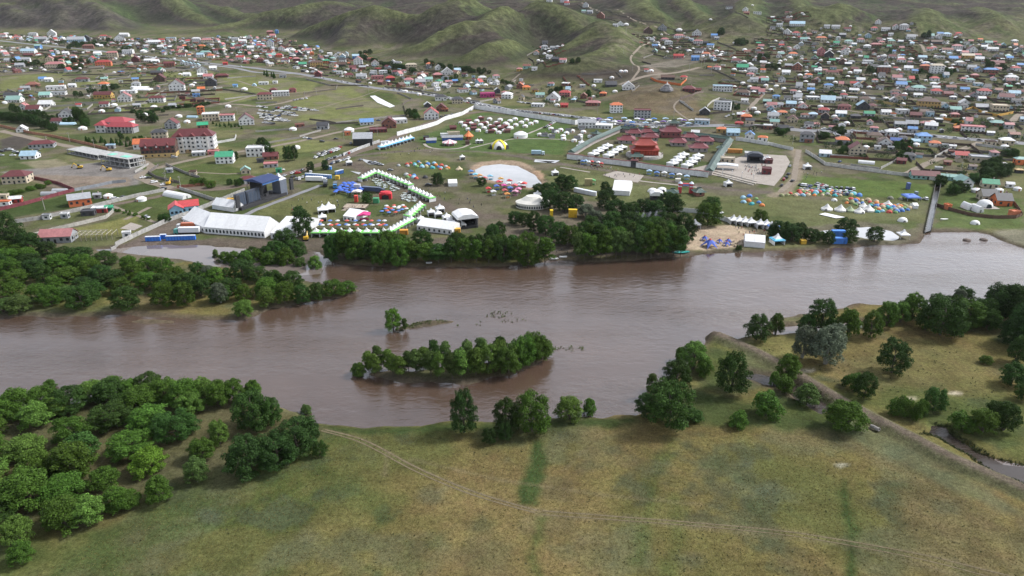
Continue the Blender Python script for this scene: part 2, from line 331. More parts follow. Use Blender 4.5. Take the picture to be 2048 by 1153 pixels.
CREEKS = [poly([(1490, 752), (1526, 766), (1566, 776), (1594, 797), (1644, 824), (1662, 806), (1622, 786), (1590, 768), (1550, 752), (1500, 742)]),
          poly([(1722, 842), (1750, 860), (1765, 858), (1735, 838)]),
          poly([(1850, 864), (1880, 872), (1930, 902), (1990, 940), (2140, 1010), (2140, 960), (2048, 926), (1990, 916), (1950, 896), (1910, 868), (1890, 850), (1862, 846)]),
          poly([(1546, 664), (1600, 663), (1660, 656), (1722, 651), (1728, 640), (1660, 645), (1600, 648), (1560, 650)])]
PONDS = [poly([(950, 338), (965, 330), (1000, 326), (1035, 330), (1070, 348), (1084, 366), (1060, 374), (1010, 366), (970, 356), (952, 348)]),
         poly([(1615, 466), (1650, 459), (1700, 454), (1740, 451), (1780, 459), (1797, 470), (1790, 478), (1740, 477), (1700, 468), (1650, 466)])]
LEVEE = poly([(1432, 674), (1500, 702), (1575, 742), (1680, 806), (1800, 868), (1900, 921), (2048, 986), (2250, 1075), (2700, 1275)])
def inside(x, y, pts):
    r = np.zeros(x.shape, bool); n = len(pts)
    for i in range(n):
        (x1, y1), (x2, y2) = pts[i], pts[(i+1) % n]
        if y1 == y2: continue
        c_ = ((y1 > y) != (y2 > y)) & (x < (x2-x1)*(y-y1)/(y2-y1)+x1); r ^= c_
    return r
def sd(x, y, pts):                 # > 0 inside
    d = segdist(x, y, pts); return np.where(inside(x, y, pts), d, -d)
def near(x, y, pts, pad):
    lo, hi = pts.min(0)-pad, pts.max(0)+pad
    return (x > lo[0]) & (x < hi[0]) & (y > lo[1]) & (y < hi[1])
def wetness(x, y):                 # > 0 under water, metres from the shore
    x = np.asarray(x, float); y = np.asarray(y, float); r = np.full(x.shape, -50.0)
    m_ = near(x, y, RIVER, 50)
    if m_.any(): r[m_] = np.maximum(r[m_], sd(x[m_], y[m_], RIVER))
    for q in ISLES:
        m_ = near(x, y, q, 50)
        if m_.any(): r[m_] = np.minimum(r[m_], -sd(x[m_], y[m_], q))
    for q in CREEKS+PONDS:
        m_ = near(x, y, q, 50)
        if m_.any(): r[m_] = np.maximum(r[m_], sd(x[m_], y[m_], q))
    return r
def height(x, y):
    x = np.atleast_1d(np.asarray(x, float)); y = np.atleast_1d(np.asarray(y, float))
    wob = (fbm(x, y, 7, 4, 21)-.5)*4.2*(1-.75*S(345, 400, y))
    z = np.clip(WZ-.42*(wetness(x, y)+wob), -3.2, 0)
    z = z+bil(x, y)+(fbm(x, y, 14, 3, 5)-.5)*.35*S(-.6, 0, z)
    d = segdist(x, y, LEVEE, False); return z+np.where(d < 9, (1-S(1.4, 4.4, d))*1.7, 0)
def zat(x, y): return float(height(x, y)[0])
# ground as one sheet, rows closer together near the camera
NC, NR = 640, 860
tt = np.linspace(-1.3, 1.3, NC); yy = 60*np.exp(np.linspace(0, math.log(5600/60), NR))
GY = np.repeat(yy[:, None], NC, 1); GXX = tt[None]*(.75*GY+90)
GZ = height(GXX.ravel(), GY.ravel()).reshape(GXX.shape)
_b = bil(GXX, GY); GZ += S(15, 45, _b)*S(1000, 1200, GY)*(1-S(60, 260, GXX)*(1-S(1480, 1560, GY+.25*(GXX-800))))*((fbm(GXX, GY, 60, 4, 61)-.5)*8+(np.abs(fbm(GXX, GY, 34, 3, 67)-.5)*-12+2))
def groundz(x, y):
    j = math.log(max(y, 60.01)/60)/math.log(5600/60)*(NR-1); i = (x/(.75*y+90)+1.3)/2.6*(NC-1)
    j = min(max(j, 0), NR-1.001); i = min(max(i, 0), NC-1.001); a, c_ = int(j), int(i); fj, fi = j-a, i-c_
    return float((GZ[a, c_]*(1-fi)+GZ[a, c_+1]*fi)*(1-fj)+(GZ[a+1, c_]*(1-fi)+GZ[a+1, c_+1]*fi)*fj)
def G(px, py):
    """where the line of sight through a picture point meets the land"""
    r = ray(px, py); t = 120.0; prev = t
    lim = 5200
    while t < lim:
        x, y, z = r[0]*t, r[1]*t, CAMH+r[2]*t
        g = groundz(x, y)
        if z <= g or (y < 560 and z <= 0): break
        prev = t; t += max(2.0, (z-g)*.8 if z-g < 60 else 40)
    for _ in range(24):
        mid = (prev+t)/2; x, y, z = r[0]*mid, r[1]*mid, CAMH+r[2]*mid
        g = groundz(x, y); g = max(g, -.1) if y < 560 else g
        if z <= g: t = mid
        else: prev = mid
    x, y = r[0]*t, r[1]*t
    return x, y, groundz(x, y)
def scale_at(x, y, z): return FPX/(y*CP-(z-CAMH)*SP)        # picture pixels per metre
# ------------------------------------------------------------------ colour of the ground
def cl(*c): return np.array(c)
TAN, GRN, SAGE, OLIVE = cl(.122, .103, .037), cl(.042, .068, .015), cl(.085, .094, .052), cl(.08, .086, .028)
x, y = GXX.ravel(), GY.ravel()
def lerp(a, b_, t): return a+(b_-a)*t[:, None]
n1 = fbm(x, y, 38, 5, 31); n2 = fbm(x, y, 11, 4, 37); n3 = fbm(x, y, 90, 4, 41); n4 = fbm(x, y, 22, 4, 47)
C = np.repeat(TAN[None], len(x), 0)
C = lerp(C, OLIVE, S(.42, .62, n1)*.85); C = lerp(C, SAGE, S(.5, .62, n4)*.55); C = lerp(C, GRN, S(.56, .72, n2*.6+n3*.4)*.75)
C = lerp(C, cl(.058, .064, .038), S(.60, .72, n2)*.6); C = lerp(C, cl(.14, .10, .043), S(.56, .7, 1-n1)*.5)
nb = y > 330
far_ = lerp(np.repeat(cl(.08, .088, .037)[None], len(x), 0), cl(.118, .116, .052), S(.4, .65, n3))
far_ = lerp(far_, cl(.052, .075, .024), S(.5, .65, n1)*.7); far_ = lerp(far_, cl(.125, .102, .08), S(.51, .63, n4)*.65)
C = np.where((S(318, 345, y-.05*x) > .5)[:, None], far_, C)
# hills: brown slopes, green hollows; shade painted on near-left faces, light along crests
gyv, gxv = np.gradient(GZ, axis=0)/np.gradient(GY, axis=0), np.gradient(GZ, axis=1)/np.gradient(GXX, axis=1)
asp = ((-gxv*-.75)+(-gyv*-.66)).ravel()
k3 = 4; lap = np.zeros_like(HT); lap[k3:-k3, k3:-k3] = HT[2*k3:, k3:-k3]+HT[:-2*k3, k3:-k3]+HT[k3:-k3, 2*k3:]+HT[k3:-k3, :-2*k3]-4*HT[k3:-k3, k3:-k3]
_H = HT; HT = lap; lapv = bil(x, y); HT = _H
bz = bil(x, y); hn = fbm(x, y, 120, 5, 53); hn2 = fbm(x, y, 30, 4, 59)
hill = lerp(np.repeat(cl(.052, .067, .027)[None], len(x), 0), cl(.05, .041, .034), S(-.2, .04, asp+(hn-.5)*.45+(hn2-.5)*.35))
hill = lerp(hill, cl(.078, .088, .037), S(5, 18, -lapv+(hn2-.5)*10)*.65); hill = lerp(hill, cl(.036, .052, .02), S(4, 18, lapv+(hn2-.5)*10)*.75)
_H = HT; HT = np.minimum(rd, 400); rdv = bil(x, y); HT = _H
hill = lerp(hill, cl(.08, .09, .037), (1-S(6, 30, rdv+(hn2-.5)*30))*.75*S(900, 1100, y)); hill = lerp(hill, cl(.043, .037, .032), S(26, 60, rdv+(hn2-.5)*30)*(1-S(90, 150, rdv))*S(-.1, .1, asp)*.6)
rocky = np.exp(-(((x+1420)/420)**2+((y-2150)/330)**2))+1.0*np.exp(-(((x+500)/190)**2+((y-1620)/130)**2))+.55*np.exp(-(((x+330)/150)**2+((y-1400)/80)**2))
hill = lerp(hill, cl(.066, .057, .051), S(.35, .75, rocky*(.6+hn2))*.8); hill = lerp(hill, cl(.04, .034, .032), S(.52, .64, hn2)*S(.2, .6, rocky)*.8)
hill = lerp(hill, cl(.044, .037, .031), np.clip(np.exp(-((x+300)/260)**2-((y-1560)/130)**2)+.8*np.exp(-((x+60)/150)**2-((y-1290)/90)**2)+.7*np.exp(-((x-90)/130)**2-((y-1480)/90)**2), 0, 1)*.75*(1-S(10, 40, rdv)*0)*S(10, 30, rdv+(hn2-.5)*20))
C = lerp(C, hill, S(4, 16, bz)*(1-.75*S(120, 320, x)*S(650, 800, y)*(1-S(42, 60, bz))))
def pp(pts, col, feather=4.0, k=1.0, rag=.6, line=None):
    """a patch (or a strip of given half width) of another soil or turf"""
    q = poly(pts); m_ = near(x, y, q, feather*2+(line or 0)+4); 
    if not m_.any(): return
    xs, ys = x[m_], y[m_]
    d = (line-segdist(xs, ys, q, False)) if line else sd(xs, ys, q)
    d = d+(fbm(xs, ys, max(feather*2, 3), 4, 71)-.5)*feather*4*rag
    C[m_] = lerp(C[m_], np.array(col), S(-feather, feather, d)*k)
PATCHES_HERE = 1
G1, G2, MUD, BR, FIELD = (.037, .057, .017), (.056, .078, .022), (.105, .084, .067), (.135, .10, .068), (.135, .145, .052)
# near meadow: the low green strip by the water, wet streaks, worn patches
pp([(600, 845), (740, 856), (900, 845), (1100, 838), (1270, 832), (1300, 848), (1100, 860), (900, 868), (720, 872), (640, 868)], G1, 2.5, .9)
pp([(1300, 790), (1400, 780), (1480, 800), (1600, 800), (1730, 850), (1700, 870), (1500, 852), (1400, 850), (1310, 850)], G1, 3, .85)
pp([(1430, 690), (1500, 740), (1480, 790), (1400, 780), (1390, 720)], G2, 3, .7)
pp([(1065, 880), (1085, 880), (1095, 930), (1075, 1012), (1035, 1010), (1040, 960), (1060, 920)], G1, 1.4, 1.0, .5)
pp([(1690, 960), (1700, 1000), (1715, 1060), (1712, 1160), (1692, 1160), (1695, 1080), (1682, 1030), (1680, 985)], G1, 1.4, 1.0, .5)
pp([(1085, 1040), (1065, 1110), (1080, 1160)], G2, 1.5, .7, line=1.2); pp([(1345, 880), (1310, 960), (1290, 1060), (1280, 1120)], G2, 2, .6, line=1.5)
pp([(1350, 1000), (1360, 1080), (1330, 1153)], G2, 2, .5, line=2)
pp([(0, 1060), (120, 1080), (260, 1040), (240, 1160), (0, 1160)], G2, 5, .8); pp([(600, 900), (700, 960), (800, 1000), (760, 1060), (640, 960)], G2, 4, .5)
pp([(560, 930), (650, 900), (690, 880), (640, 870), (480, 930)], G2, 3, .7); pp([(230, 930), (330, 1000), (420, 990), (560, 960), (380, 1040), (250, 1060)], G2, 4, .55)
pp([(0, 800), (300, 770), (560, 800), (640, 860), (600, 900), (480, 940), (350, 960), (260, 1010), (60, 1060), (0, 1050)], (.075, .07, .035), 6, .8)
pp([(980, 845), (1080, 840), (1130, 860), (1100, 885), (1000, 895), (890, 880)], (.06, .07, .03), 4, .75)
pp([(1720, 690), (1900, 690), (2000, 720), (1980, 790), (1850, 800), (1700, 740)], (.108, .10, .038), 6, .7)
pp([(1560, 660), (1700, 665), (1700, 700), (1560, 730), (1480, 690)], (.15, .14, .05), 4, .7)
pp([(1640, 790), (1800, 770), (1950, 800), (2048, 820), (2048, 920), (1900, 860), (1760, 830)], G2, 5, .7)
for a in ((1490, 930), (1450, 1010), (1390, 900), (1540, 980), (1560, 1090), (1750, 1010), (1380, 1120), (420, 1030), (860, 990), (960, 1060), (1130, 1100), (1800, 900), (1230, 900), (1330, 930), (1900, 1010), (620, 1080)):
    r1 = random.uniform(14, 34); pp([(a[0]+r1*math.cos(t)*random.uniform(.7, 1.4), a[1]+.55*r1*math.sin(t)) for t in np.arange(0, 6.2, .7)], random.choice([(.07, .082, .05), (.06, .068, .036), (.085, .09, .05)]), 2.2, .6)
for a in ((1685, 930), (1820, 798), (1910, 788), (1615, 742)):
    pp([(a[0]+16*math.cos(t), a[1]+4*math.sin(t)) for t in np.arange(0, 6.2, .8)], (.42, .37, .27) if a[0] > 1590 and a[1] < 800 else (.26, .25, .19), .8, .8)
pp([(1700, 840), (1800, 890), (1920, 950), (2048, 1020), (2048, 1040), (1900, 980), (1790, 930), (1700, 880)], (.08, .095, .052), 3, .6)
for l in ([(640, 858), (720, 876), (820, 930), (940, 982), (1075, 1022)], [(1075, 1022), (1200, 1030), (1400, 1048), (1560, 1060), (1700, 1083), (1850, 1110), (2048, 1160)], [(820, 918), (1000, 960), (1200, 990), (1400, 1010)], [(1170, 900), (1130, 940)], [(775, 905), (770, 950)], [(1075, 1030), (1300, 1046), (1560, 1074), (1720, 1095), (2048, 1190)]):
    pp(l, (.14, .118, .066), .7, .45, .4, line=.6)
# levee, river bars, banks
pp([(1432, 674), (1500, 702), (1575, 742), (1680, 806), (1800, 868), (1900, 921), (2048, 986), (2250, 1075), (2700, 1275)], (.10, .10, .05), .8, .9, .3, line=4.2)
pp([(1432, 674), (1500, 702), (1575, 742), (1680, 806), (1800, 868), (1900, 921), (2048, 986), (2250, 1075), (2700, 1275)], (.115, .092, .07), .6, .95, .4, line=1.7)
for q in ISLES: pp_ = None
wet = wetness(x, y); shore = S(-4.5, -.5, wet); C = lerp(C, cl(.085, .065, .05), shore*.8*(y > 200))
# far bank: festival ground
pp([(380, 478), (620, 476), (860, 478), (980, 470), (1100, 440), (1380, 480), (1380, 510), (1100, 515), (960, 500), (640, 500), (380, 490), (250, 490)], MUD, 3, .9)
pp([(720, 320), (830, 380), (900, 425), (1000, 440), (1080, 420), (1120, 400), (1300, 410), (1400, 450), (1200, 500), (1000, 470), (880, 420), (780, 370), (700, 330)], (.12, .10, .075), 3, .8)
pp([(700, 328), (740, 345), (800, 372), (860, 395), (900, 418), (960, 432), (1030, 436)], MUD, 2, .9, .5, line=5); pp([(690, 315), (760, 306), (860, 300), (960, 303), (1030, 312), (1130, 330), (1240, 345), (1330, 362), (1440, 378), (1540, 386)], (.12, .10, .085), 1.5, .9, .5, line=3.5)
pp([(940, 335), (955, 325), (1000, 320), (1045, 324), (1080, 344), (1092, 368), (1060, 380), (960, 362), (940, 350)], (.27, .2, .14), 1.5, .9)
pp([(1060, 345), (1075, 340), (1090, 350), (1085, 362)], (.33, .22, .14), 1, .8)
pp([(640, 440), (830, 430), (860, 470), (620, 470)], (.12, .11, .06), 3, .6); pp([(520, 395), (680, 390), (660, 440), (520, 430)], (.125, .125, .05), 3, .7)
pp([(850, 320), (930, 325), (930, 360), (860, 350), (790, 330)], G2, 3, .7); pp([(880, 300), (1130, 310), (1140, 245), (960, 225), (830, 280)], (.06, .10, .028), 3, .85)
pp([(1090, 350), (1160, 345), (1250, 365), (1440, 390), (1560, 400), (1660, 440), (1500, 430), (1200, 400), (1100, 380)], (.10, .11, .045), 3, .8)
pp([(1590, 350), (1870, 370), (1860, 400), (1590, 390)], (.08, .115, .03), 3, .9); pp([(1540, 400), (1860, 400), (1850, 440), (1600, 450)], (.105, .11, .05), 3, .8)
pp([(1375, 470), (1400, 455), (1460, 450), (1510, 465), (1510, 490), (1420, 500), (1370, 500)], (.35, .27, .19), 1.5, .95)
pp([(1600, 455), (1700, 445), (1800, 450), (1830, 475), (1800, 488), (1600, 485)], (.12, .11, .075), 2, .9); pp([(1590, 300), (1598, 330), (1590, 360), (1570, 385), (1545, 392)], (.2, .165, .12), 1.5, .9, .3, line=4)
pp([(1985, 462), (2060, 455), (2060, 495), (2010, 480)], (.15, .14, .10), 2, .9); pp([(1890, 350), (1960, 380), (2048, 400), (2048, 460), (1870, 455)], (.07, .10, .03), 3, .85)
# left bank: plots, building site, lawns
pp([(0, 345), (90, 335), (200, 325), (290, 340), (280, 372), (150, 380), (50, 352)], (.17, .155, .145), 2, .95); pp([(60, 350), (260, 355), (260, 372), (120, 378), (0, 345)], (.20, .155, .115), 2, .8)
pp([(0, 280), (50, 265), (70, 280), (40, 300), (0, 305)], (.065, .055, .05), 2, .9); pp([(40, 325), (110, 318), (140, 330), (80, 340)], (.19, .165, .11), 2, .8)
pp([(0, 415), (120, 395), (330, 360), (310, 380), (160, 415), (0, 440)], G1, 2, .9); pp([(100, 465), (210, 445), (280, 430), (260, 470), (100, 480)], (.155, .15, .05), 2, .85)
pp([(240, 412), (350, 385), (420, 405), (330, 440), (250, 425)], G2, 2, .85); pp([(300, 350), (420, 325), (500, 340), (480, 360), (360, 370)], G2, 2, .8)
pp([(380, 480), (240, 495), (330, 445), (400, 430), (380, 470)], (.12, .095, .08), 2, .9)
for pts in ([(150, 165), (420, 140), (430, 150), (160, 180)], [(180, 155), (330, 145), (400, 160), (250, 165)], [(450, 150), (640, 165), (620, 185), (520, 190), (440, 165)], [(420, 180), (520, 195), (480, 205), (390, 195)], [(0, 155), (130, 145), (140, 160), (0, 175)],
            [(210, 200), (400, 190), (420, 205), (230, 225)], [(580, 205), (700, 175), (740, 200), (820, 225), (780, 235), (640, 250), (600, 240)], [(0, 170), (60, 165), (60, 180), (0, 185)]): pp(pts, FIELD, 3, .85)
pp([(725, 180), (780, 185), (830, 225), (800, 230), (750, 205)], G2, 4, .7); pp([(540, 275), (690, 285), (660, 300), (560, 310)], (.14, .15, .055), 2, .8)
for q in ([(0, 215), (200, 225), (260, 240), (240, 260), (0, 250)],): pp(q, (.045, .06, .025), 3, .9)
# right-hand compound, town: trodden earth and grass plots
pp([(1290, 150), (1400, 130), (1410, 145), (1350, 160), (1280, 162)], (.21, .18, .15), 3, .9); pp([(1300, 160), (1340, 175), (1320, 185), (1290, 170)], (.19, .15, .12), 3, .8)
pp([(1205, 203), (1260, 190), (1330, 186), (1390, 215), (1420, 245), (1340, 235), (1250, 222)], (.14, .105, .065), 3, .8)
C = lerp(C, cl(.055, .058, .03), .5*S(150, 320, x)*S(640, 700, y)*(1-S(1250, 1500, y))); C = lerp(C, cl(.115, .096, .074), S(.53, .62, fbm(x, y, 18, 3, 91))*.6*S(60, 200, x)*S(600, 680, y)*(1-S(1250, 1500, y)))
C = lerp(C, cl(.15, .128, .10), S(.55, .63, fbm(x, y, 24, 3, 95))*.55*(1-S(0, 120, x))*S(640, 760, y)*(1-S(1900, 2100, y))*(1-S(3, 12, bz)))
C = np.clip(C, .01, .8)
gv = np.stack([x, y, GZ.ravel()], 1); jj, ii = np.meshgrid(np.arange(NR-1), np.arange(NC-1), indexing='ij'); q0 = (jj*NC+ii).ravel()
gm = npmesh('ground', gv, np.stack([q0, q0+1, q0+NC+1, q0+NC], 1))
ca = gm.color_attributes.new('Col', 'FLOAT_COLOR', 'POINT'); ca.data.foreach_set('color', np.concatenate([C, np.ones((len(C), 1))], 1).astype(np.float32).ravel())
gm.polygons.foreach_set('use_smooth', np.ones(len(gm.polygons), bool))
tag(ob('ground', gm, 'ground'), kind='structure')
def sheet(name, pts, z, mat, kind='structure'):
    q = MB(); q.quad(*[(a[0], a[1], z) for a in pts]); o = q.build(name, mat); 
    bm = bmesh.new(); bm.from_mesh(o.data); bmesh.ops.triangulate(bm, faces=bm.faces); bmesh.ops.recalc_face_normals(bm, faces=bm.faces)
    if bm.faces and sum(f.normal.z for f in bm.faces) < 0: bmesh.ops.reverse_faces(bm, faces=bm.faces)
    bm.to_mesh(o.data); bm.free()
    if kind: o['kind'] = kind
    return o
def grow(pts, k):
    c_ = pts.mean(0); v_ = pts-c_; L = np.linalg.norm(v_, axis=1, keepdims=True); return c_+v_*(L+k)/L
sheet('river', [(-700, 90), (700, 90), (900, 640), (-900, 640)], WZ, 'river_water')
for q in CREEKS[:3]: sheet('creek', grow(q, 2.5), WZ+.02, 'creek_water')
sheet('calm_water', poly([(170, 496), (250, 486), (400, 482), (560, 494), (645, 498), (655, 515), (640, 545), (560, 552), (400, 530), (250, 508)]), WZ+.03, 'calm_water')
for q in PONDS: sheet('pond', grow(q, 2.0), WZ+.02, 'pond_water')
def ribbon(name, pts, width, mat, lift=.06, kind='structure', step=4.0, z0=None):
    """a road or path laid on the land along picture points"""
    w_ = [np.array(G(*p)[:2]) for p in pts]; out_ = [w_[0]]
    for a, b_ in zip(w_, w_[1:]):
        n_ = max(1, int(np.linalg.norm(b_-a)/max(step, a[1]*.012)))
        out_ += [a+(b_-a)*(k+1)/n_ for k in range(n_)]
    out_ = np.array(out_)
    if len(out_) > 4:
        for _ in range(2): out_[1:-1] = (out_[:-2]+2*out_[1:-1]+out_[2:])/4
    t = np.gradient(out_, axis=0); t /= np.linalg.norm(t, axis=1, keepdims=True)+1e-9; nrm = np.stack([-t[:, 1], t[:, 0]], 1)
    cols = 4; v = []
    for i, (p, q) in enumerate(zip(out_, nrm)):
        for k in range(cols+1):
            a = p+q*width*(k/cols-.5)*(1+.12*math.sin(i*1.7+k*5)); v.append((a[0], a[1], max(groundz(*a), -.5)+lift))
    f = [(i*(cols+1)+k, i*(cols+1)+k+1, (i+1)*(cols+1)+k+1, (i+1)*(cols+1)+k) for i in range(len(out_)-1) for k in range(cols)]
    me = npmesh(name, v, np.array(f)); o = ob(name, me, mat)
    if sum(p.normal.z for p in list(me.polygons)[:3]) < 0: me.flip_normals()
    o['kind'] = kind; return o
# ------------------------------------------------------------------ trees
def leaf_cloud(lobes, per, size, r, squash=1.0, droop=0.0, inner=.62):
    """leaf-sized faces spread over the shells of many small lobes"""
    V = []
    for (cx, cy, cz, R, Rz) in lobes:
        n_ = max(20, int(per*(R*R)))
        d = r.normal(size=(n_, 3)); d /= np.linalg.norm(d, axis=1, keepdims=True); d[:, 2] = np.where(d[:, 2] < -.35, -d[:, 2]*.6, d[:, 2])
        rad = r.uniform(inner, 1.04, n_)**.7*(1+.38*r.random(n_)**5); p = np.stack([cx+d[:, 0]*R*rad, cy+d[:, 1]*R*rad, cz+d[:, 2]*Rz*rad], 1)
        p[:, 2] -= droop*r.random(n_)*(d[:, 0]**2+d[:, 1]**2)*R
        nn = d+r.normal(size=(n_, 3))*.55; nn[:, 2] += .35; nn /= np.linalg.norm(nn, axis=1, keepdims=True)
        u = np.cross(nn, r.normal(size=(n_, 3))); u /= np.linalg.norm(u, axis=1, keepdims=True)+1e-9; v_ = np.cross(nn, u)
        s = size*r.uniform(.6, 1.35, n_)[:, None]; a = s*r.uniform(.5, .9, n_)[:, None]
        V.append(np.stack([p-u*s-v_*a*.2, p-v_*a, p+u*s+v_*a*.2, p+v_*a], 1))
    V = np.concatenate(V).reshape(-1, 3); V[:, 2] = np.maximum(V[:, 2], .02)
    return V
def tree_proto(kind, seed):
    r = np.random.default_rng(seed); lobes = []; q = MB()
    if kind == 'willow':          # broad, many rounded heads, low crown
        n_ = 48; z0, z1, tr = .14, .9, .43
        for k in range(n_):
            a = 2.4*k+r.uniform(-.4, .4); t = (k+.5)/n_; zz = z0+(z1-z0)*(t**.8); rr = tr*(1-max(0, zz-.45)**1.6*1.9)*r.uniform(.55, 1.0)
            R = r.uniform(.075, .145); lobes.append((rr*math.cos(a)*(1-R), rr*math.sin(a)*(1-R), zz, R, R*1.0))
        per, size, droop = 15500, .019, .2
    elif kind == 'elm':           # dense dark dome
        n_ = 74
        for k in range(n_):
            a = 2.4*k+r.uniform(-.5, .5); zz = .12+.78*((k+.5)/n_); rr = .47*math.sqrt(max(0.02, 1-((zz-.42)/.56)**2))*r.uniform(.5, 1.0)
            R = r.uniform(.07, .14); lobes.append((rr*math.cos(a), rr*math.sin(a), zz, R, R*.9))
        per, size, droop = 14500, .017, .0
    elif kind == 'poplar':        # slender, open, long bare stem
        n_ = 20
        for k in range(n_):
            a = 2.4*k+r.uniform(-.8, .8); t = (k+.5)/n_; zz = .24+.68*t; rr = .30*math.sin(math.pi*min(1, .2+.78*t))*r.uniform(.35, 1.1)
            R = r.uniform(.11, .19); lobes.append((rr*math.cos(a), rr*math.sin(a), zz, R, R*.55))
        per, size, droop = 13000, .021, .05
    elif kind == 'bush':
        n_ = 16
        for k in range(n_):
            a = 2.4*k; zz = .1+.68*((k+.5)/n_); rr = .42*math.sqrt(max(.03, 1-(zz/.9)**2))*r.uniform(.4, 1)
            R = r.uniform(.14, .22); lobes.append((rr*math.cos(a), rr*math.sin(a), zz, R, R*1.1))
        per, size, droop = 9000, .026, .15
    else:                         # conifer
        for k in range(16):
            zz = .06+.86*k/15; rr = .40*(1-zz)**.8
            for j in range(5):
                a = j*1.256+k*.7; lobes.append((rr*.6*math.cos(a), rr*.6*math.sin(a), zz, rr*.55+.03, .05))
        per, size, droop = 6000, .03, .3
    lobes = [(c[0]*1.0+r.normal()*.02, c[1]+r.normal()*.02, c[2], c[3], c[4]) for c in lobes]
    if kind != 'conifer':          # small stray sprays break the outline
        for L in list(lobes):
            for _ in range(1):
                d = r.normal(size=3); d /= np.linalg.norm(d); d[2] = abs(d[2])*.8-.15; k_ = r.uniform(.75, 1.2); q_ = r.uniform(.22, .42)*L[3]
                lobes.append((L[0]+d[0]*L[3]*k_, L[1]+d[1]*L[3]*k_, min(.97, max(.06, L[2]+d[2]*L[4]*k_)), q_, q_*.8))
    V = leaf_cloud(lobes, per, size, r, droop=droop)
    ext = max(np.abs(V[:, :2]).max(0)); V[:, :2] *= .5/ext; V[:, 2] /= V[:, 2].max()
    crown = npmesh(kind+'_crown', V, np.arange(len(V)).reshape(-1, 4))
    kx = .5/ext
    tw = .03 if kind in ('willow', 'elm') else .02
    if kind == 'willow':
        for j in range(3):
            a = j*2.1+seed; q.bar((.02*math.cos(a), .02*math.sin(a), -.04), (.10*math.cos(a), .10*math.sin(a), .32), tw*.8, 6, tw*.5)
    q.bar((0, 0, -.05), (r.normal()*.015, r.normal()*.015, .5), tw, 7, tw*.55)
    tips = [lobes[i] for i in r.permutation(n_ if kind != 'conifer' else 16)[:11]]
    for L in tips: q.bar((0, 0, max(.12, L[2]-.28)), (L[0]*kx, L[1]*kx, L[2]), tw*.42, 4, tw*.12)
    if kind == 'poplar': q.bar((0, 0, .48), (0, 0, .95), tw*.55, 6, tw*.15)
    return crown, q.mesh(kind+'_trunk')
PROTO = {k: [tree_proto(k, s) for s in range(c_, c_+n_)] for k, c_, n_ in (('willow', 11, 5), ('elm', 31, 4), ('poplar', 51, 4), ('bush', 71, 3), ('conifer', 91, 2))}
TREES = []
GREEN = {'light': (.084, .145, .028), 'mid': (.058, .112, .018), 'dark': (.039, .08, .018), 'silver': (.095, .115, .075), 'bright': (.085, .165, .02), 'deep': (.032, .064, .017), 'olive': (.068, .112, .03)}
def tree(px, py, wpx, hpx, kind, tone, where, group, ground=None):
    x_, y_, z_ = G(px, py) if ground is None else ground
    if ground is None or len(ground) == 3: pass
    s = scale_at(x_, y_, z_); w_ = wpx/s*1.06; h_ = hpx/s*(.86 if 'far shore row' in where else .77 if 'peninsula' in where else .82 if 'island' in where else .92 if 'grove' in where else .84 if 'festival' in where or 'poplars' in where or 'camping' in where else 1.0)
    nm = 'garden_tree' if 'gardens' in where and kind == 'elm' else {'bush': 'bush', 'conifer': 'conifer_tree', 'poplar': 'poplar_tree', 'elm': 'elm_tree', 'willow': 'willow_tree'}[kind]
    cr, tk = random.choice(PROTO[kind])
    e = ob(nm, None, None, None, (x_, y_, z_-.05), random.uniform(0, 6.28))
    j = [random.uniform(.88, 1.12) for _ in range(3)]
    c_ = GREEN[tone]; kk = random.uniform(.88, 1.16); c_ = tuple(v*kk for v in c_)
    ob('crown', cr, 'leaf', e, (0, 0, 0), 0, (w_*j[0], w_*j[1], h_), c_)
    ob('trunk', tk, 'bark', e, (0, 0, 0), 0, (max(w_, h_*.6), max(w_, h_*.6), h_), (.10, .08, .065) if tone != 'silver' else (.3, .29, .26))
    look = {'light': 'light green', 'mid': 'mid green', 'dark': 'dark green', 'silver': 'silvery grey leaved', 'bright': 'bright yellow-green', 'deep': 'very dark green', 'olive': 'olive green'}[tone]
    form = {'bush': 'rounded bush', 'conifer': 'pointed conifer', 'poplar': 'slender poplar', 'elm': 'dense domed tree', 'willow': 'spreading willow'}[kind]
    size = 'big ' if h_ > 13 else ('tall ' if h_ > 11 else ('small ' if h_ < 6.5 else ('low ' if h_ < 8.5 else '')))
    size += 'wide ' if w_ > 1.15*h_ else ('narrow ' if w_ < .72*h_ else '')
    wt_ = float(wetness(np.array([x_]), np.array([y_]))[0]); edge = ' at the water edge' if -7 < wt_ <= 0 and len((size+look+' '+form+' '+where).split()) < 13 else ''
    tag(e, f'{size}{look} {form} {where}{edge}', 'bush' if kind == 'bush' else 'tree', group); TREES.append((x_, y_, w_/2)); return e
def trees(rows, where, group):
    for row in rows.strip().split(';'):
        v = row.split()
        if len(v) >= 6: tree(*[float(t) for t in v[:4]], {'w': 'willow', 'e': 'elm', 'p': 'poplar', 'b': 'bush', 'c': 'conifer'}[v[4]], {'l': 'light', 'm': 'mid', 'd': 'dark', 's': 'silver', 'b': 'bright', 'k': 'deep', 'o': 'olive'}[v[5]], where, group)
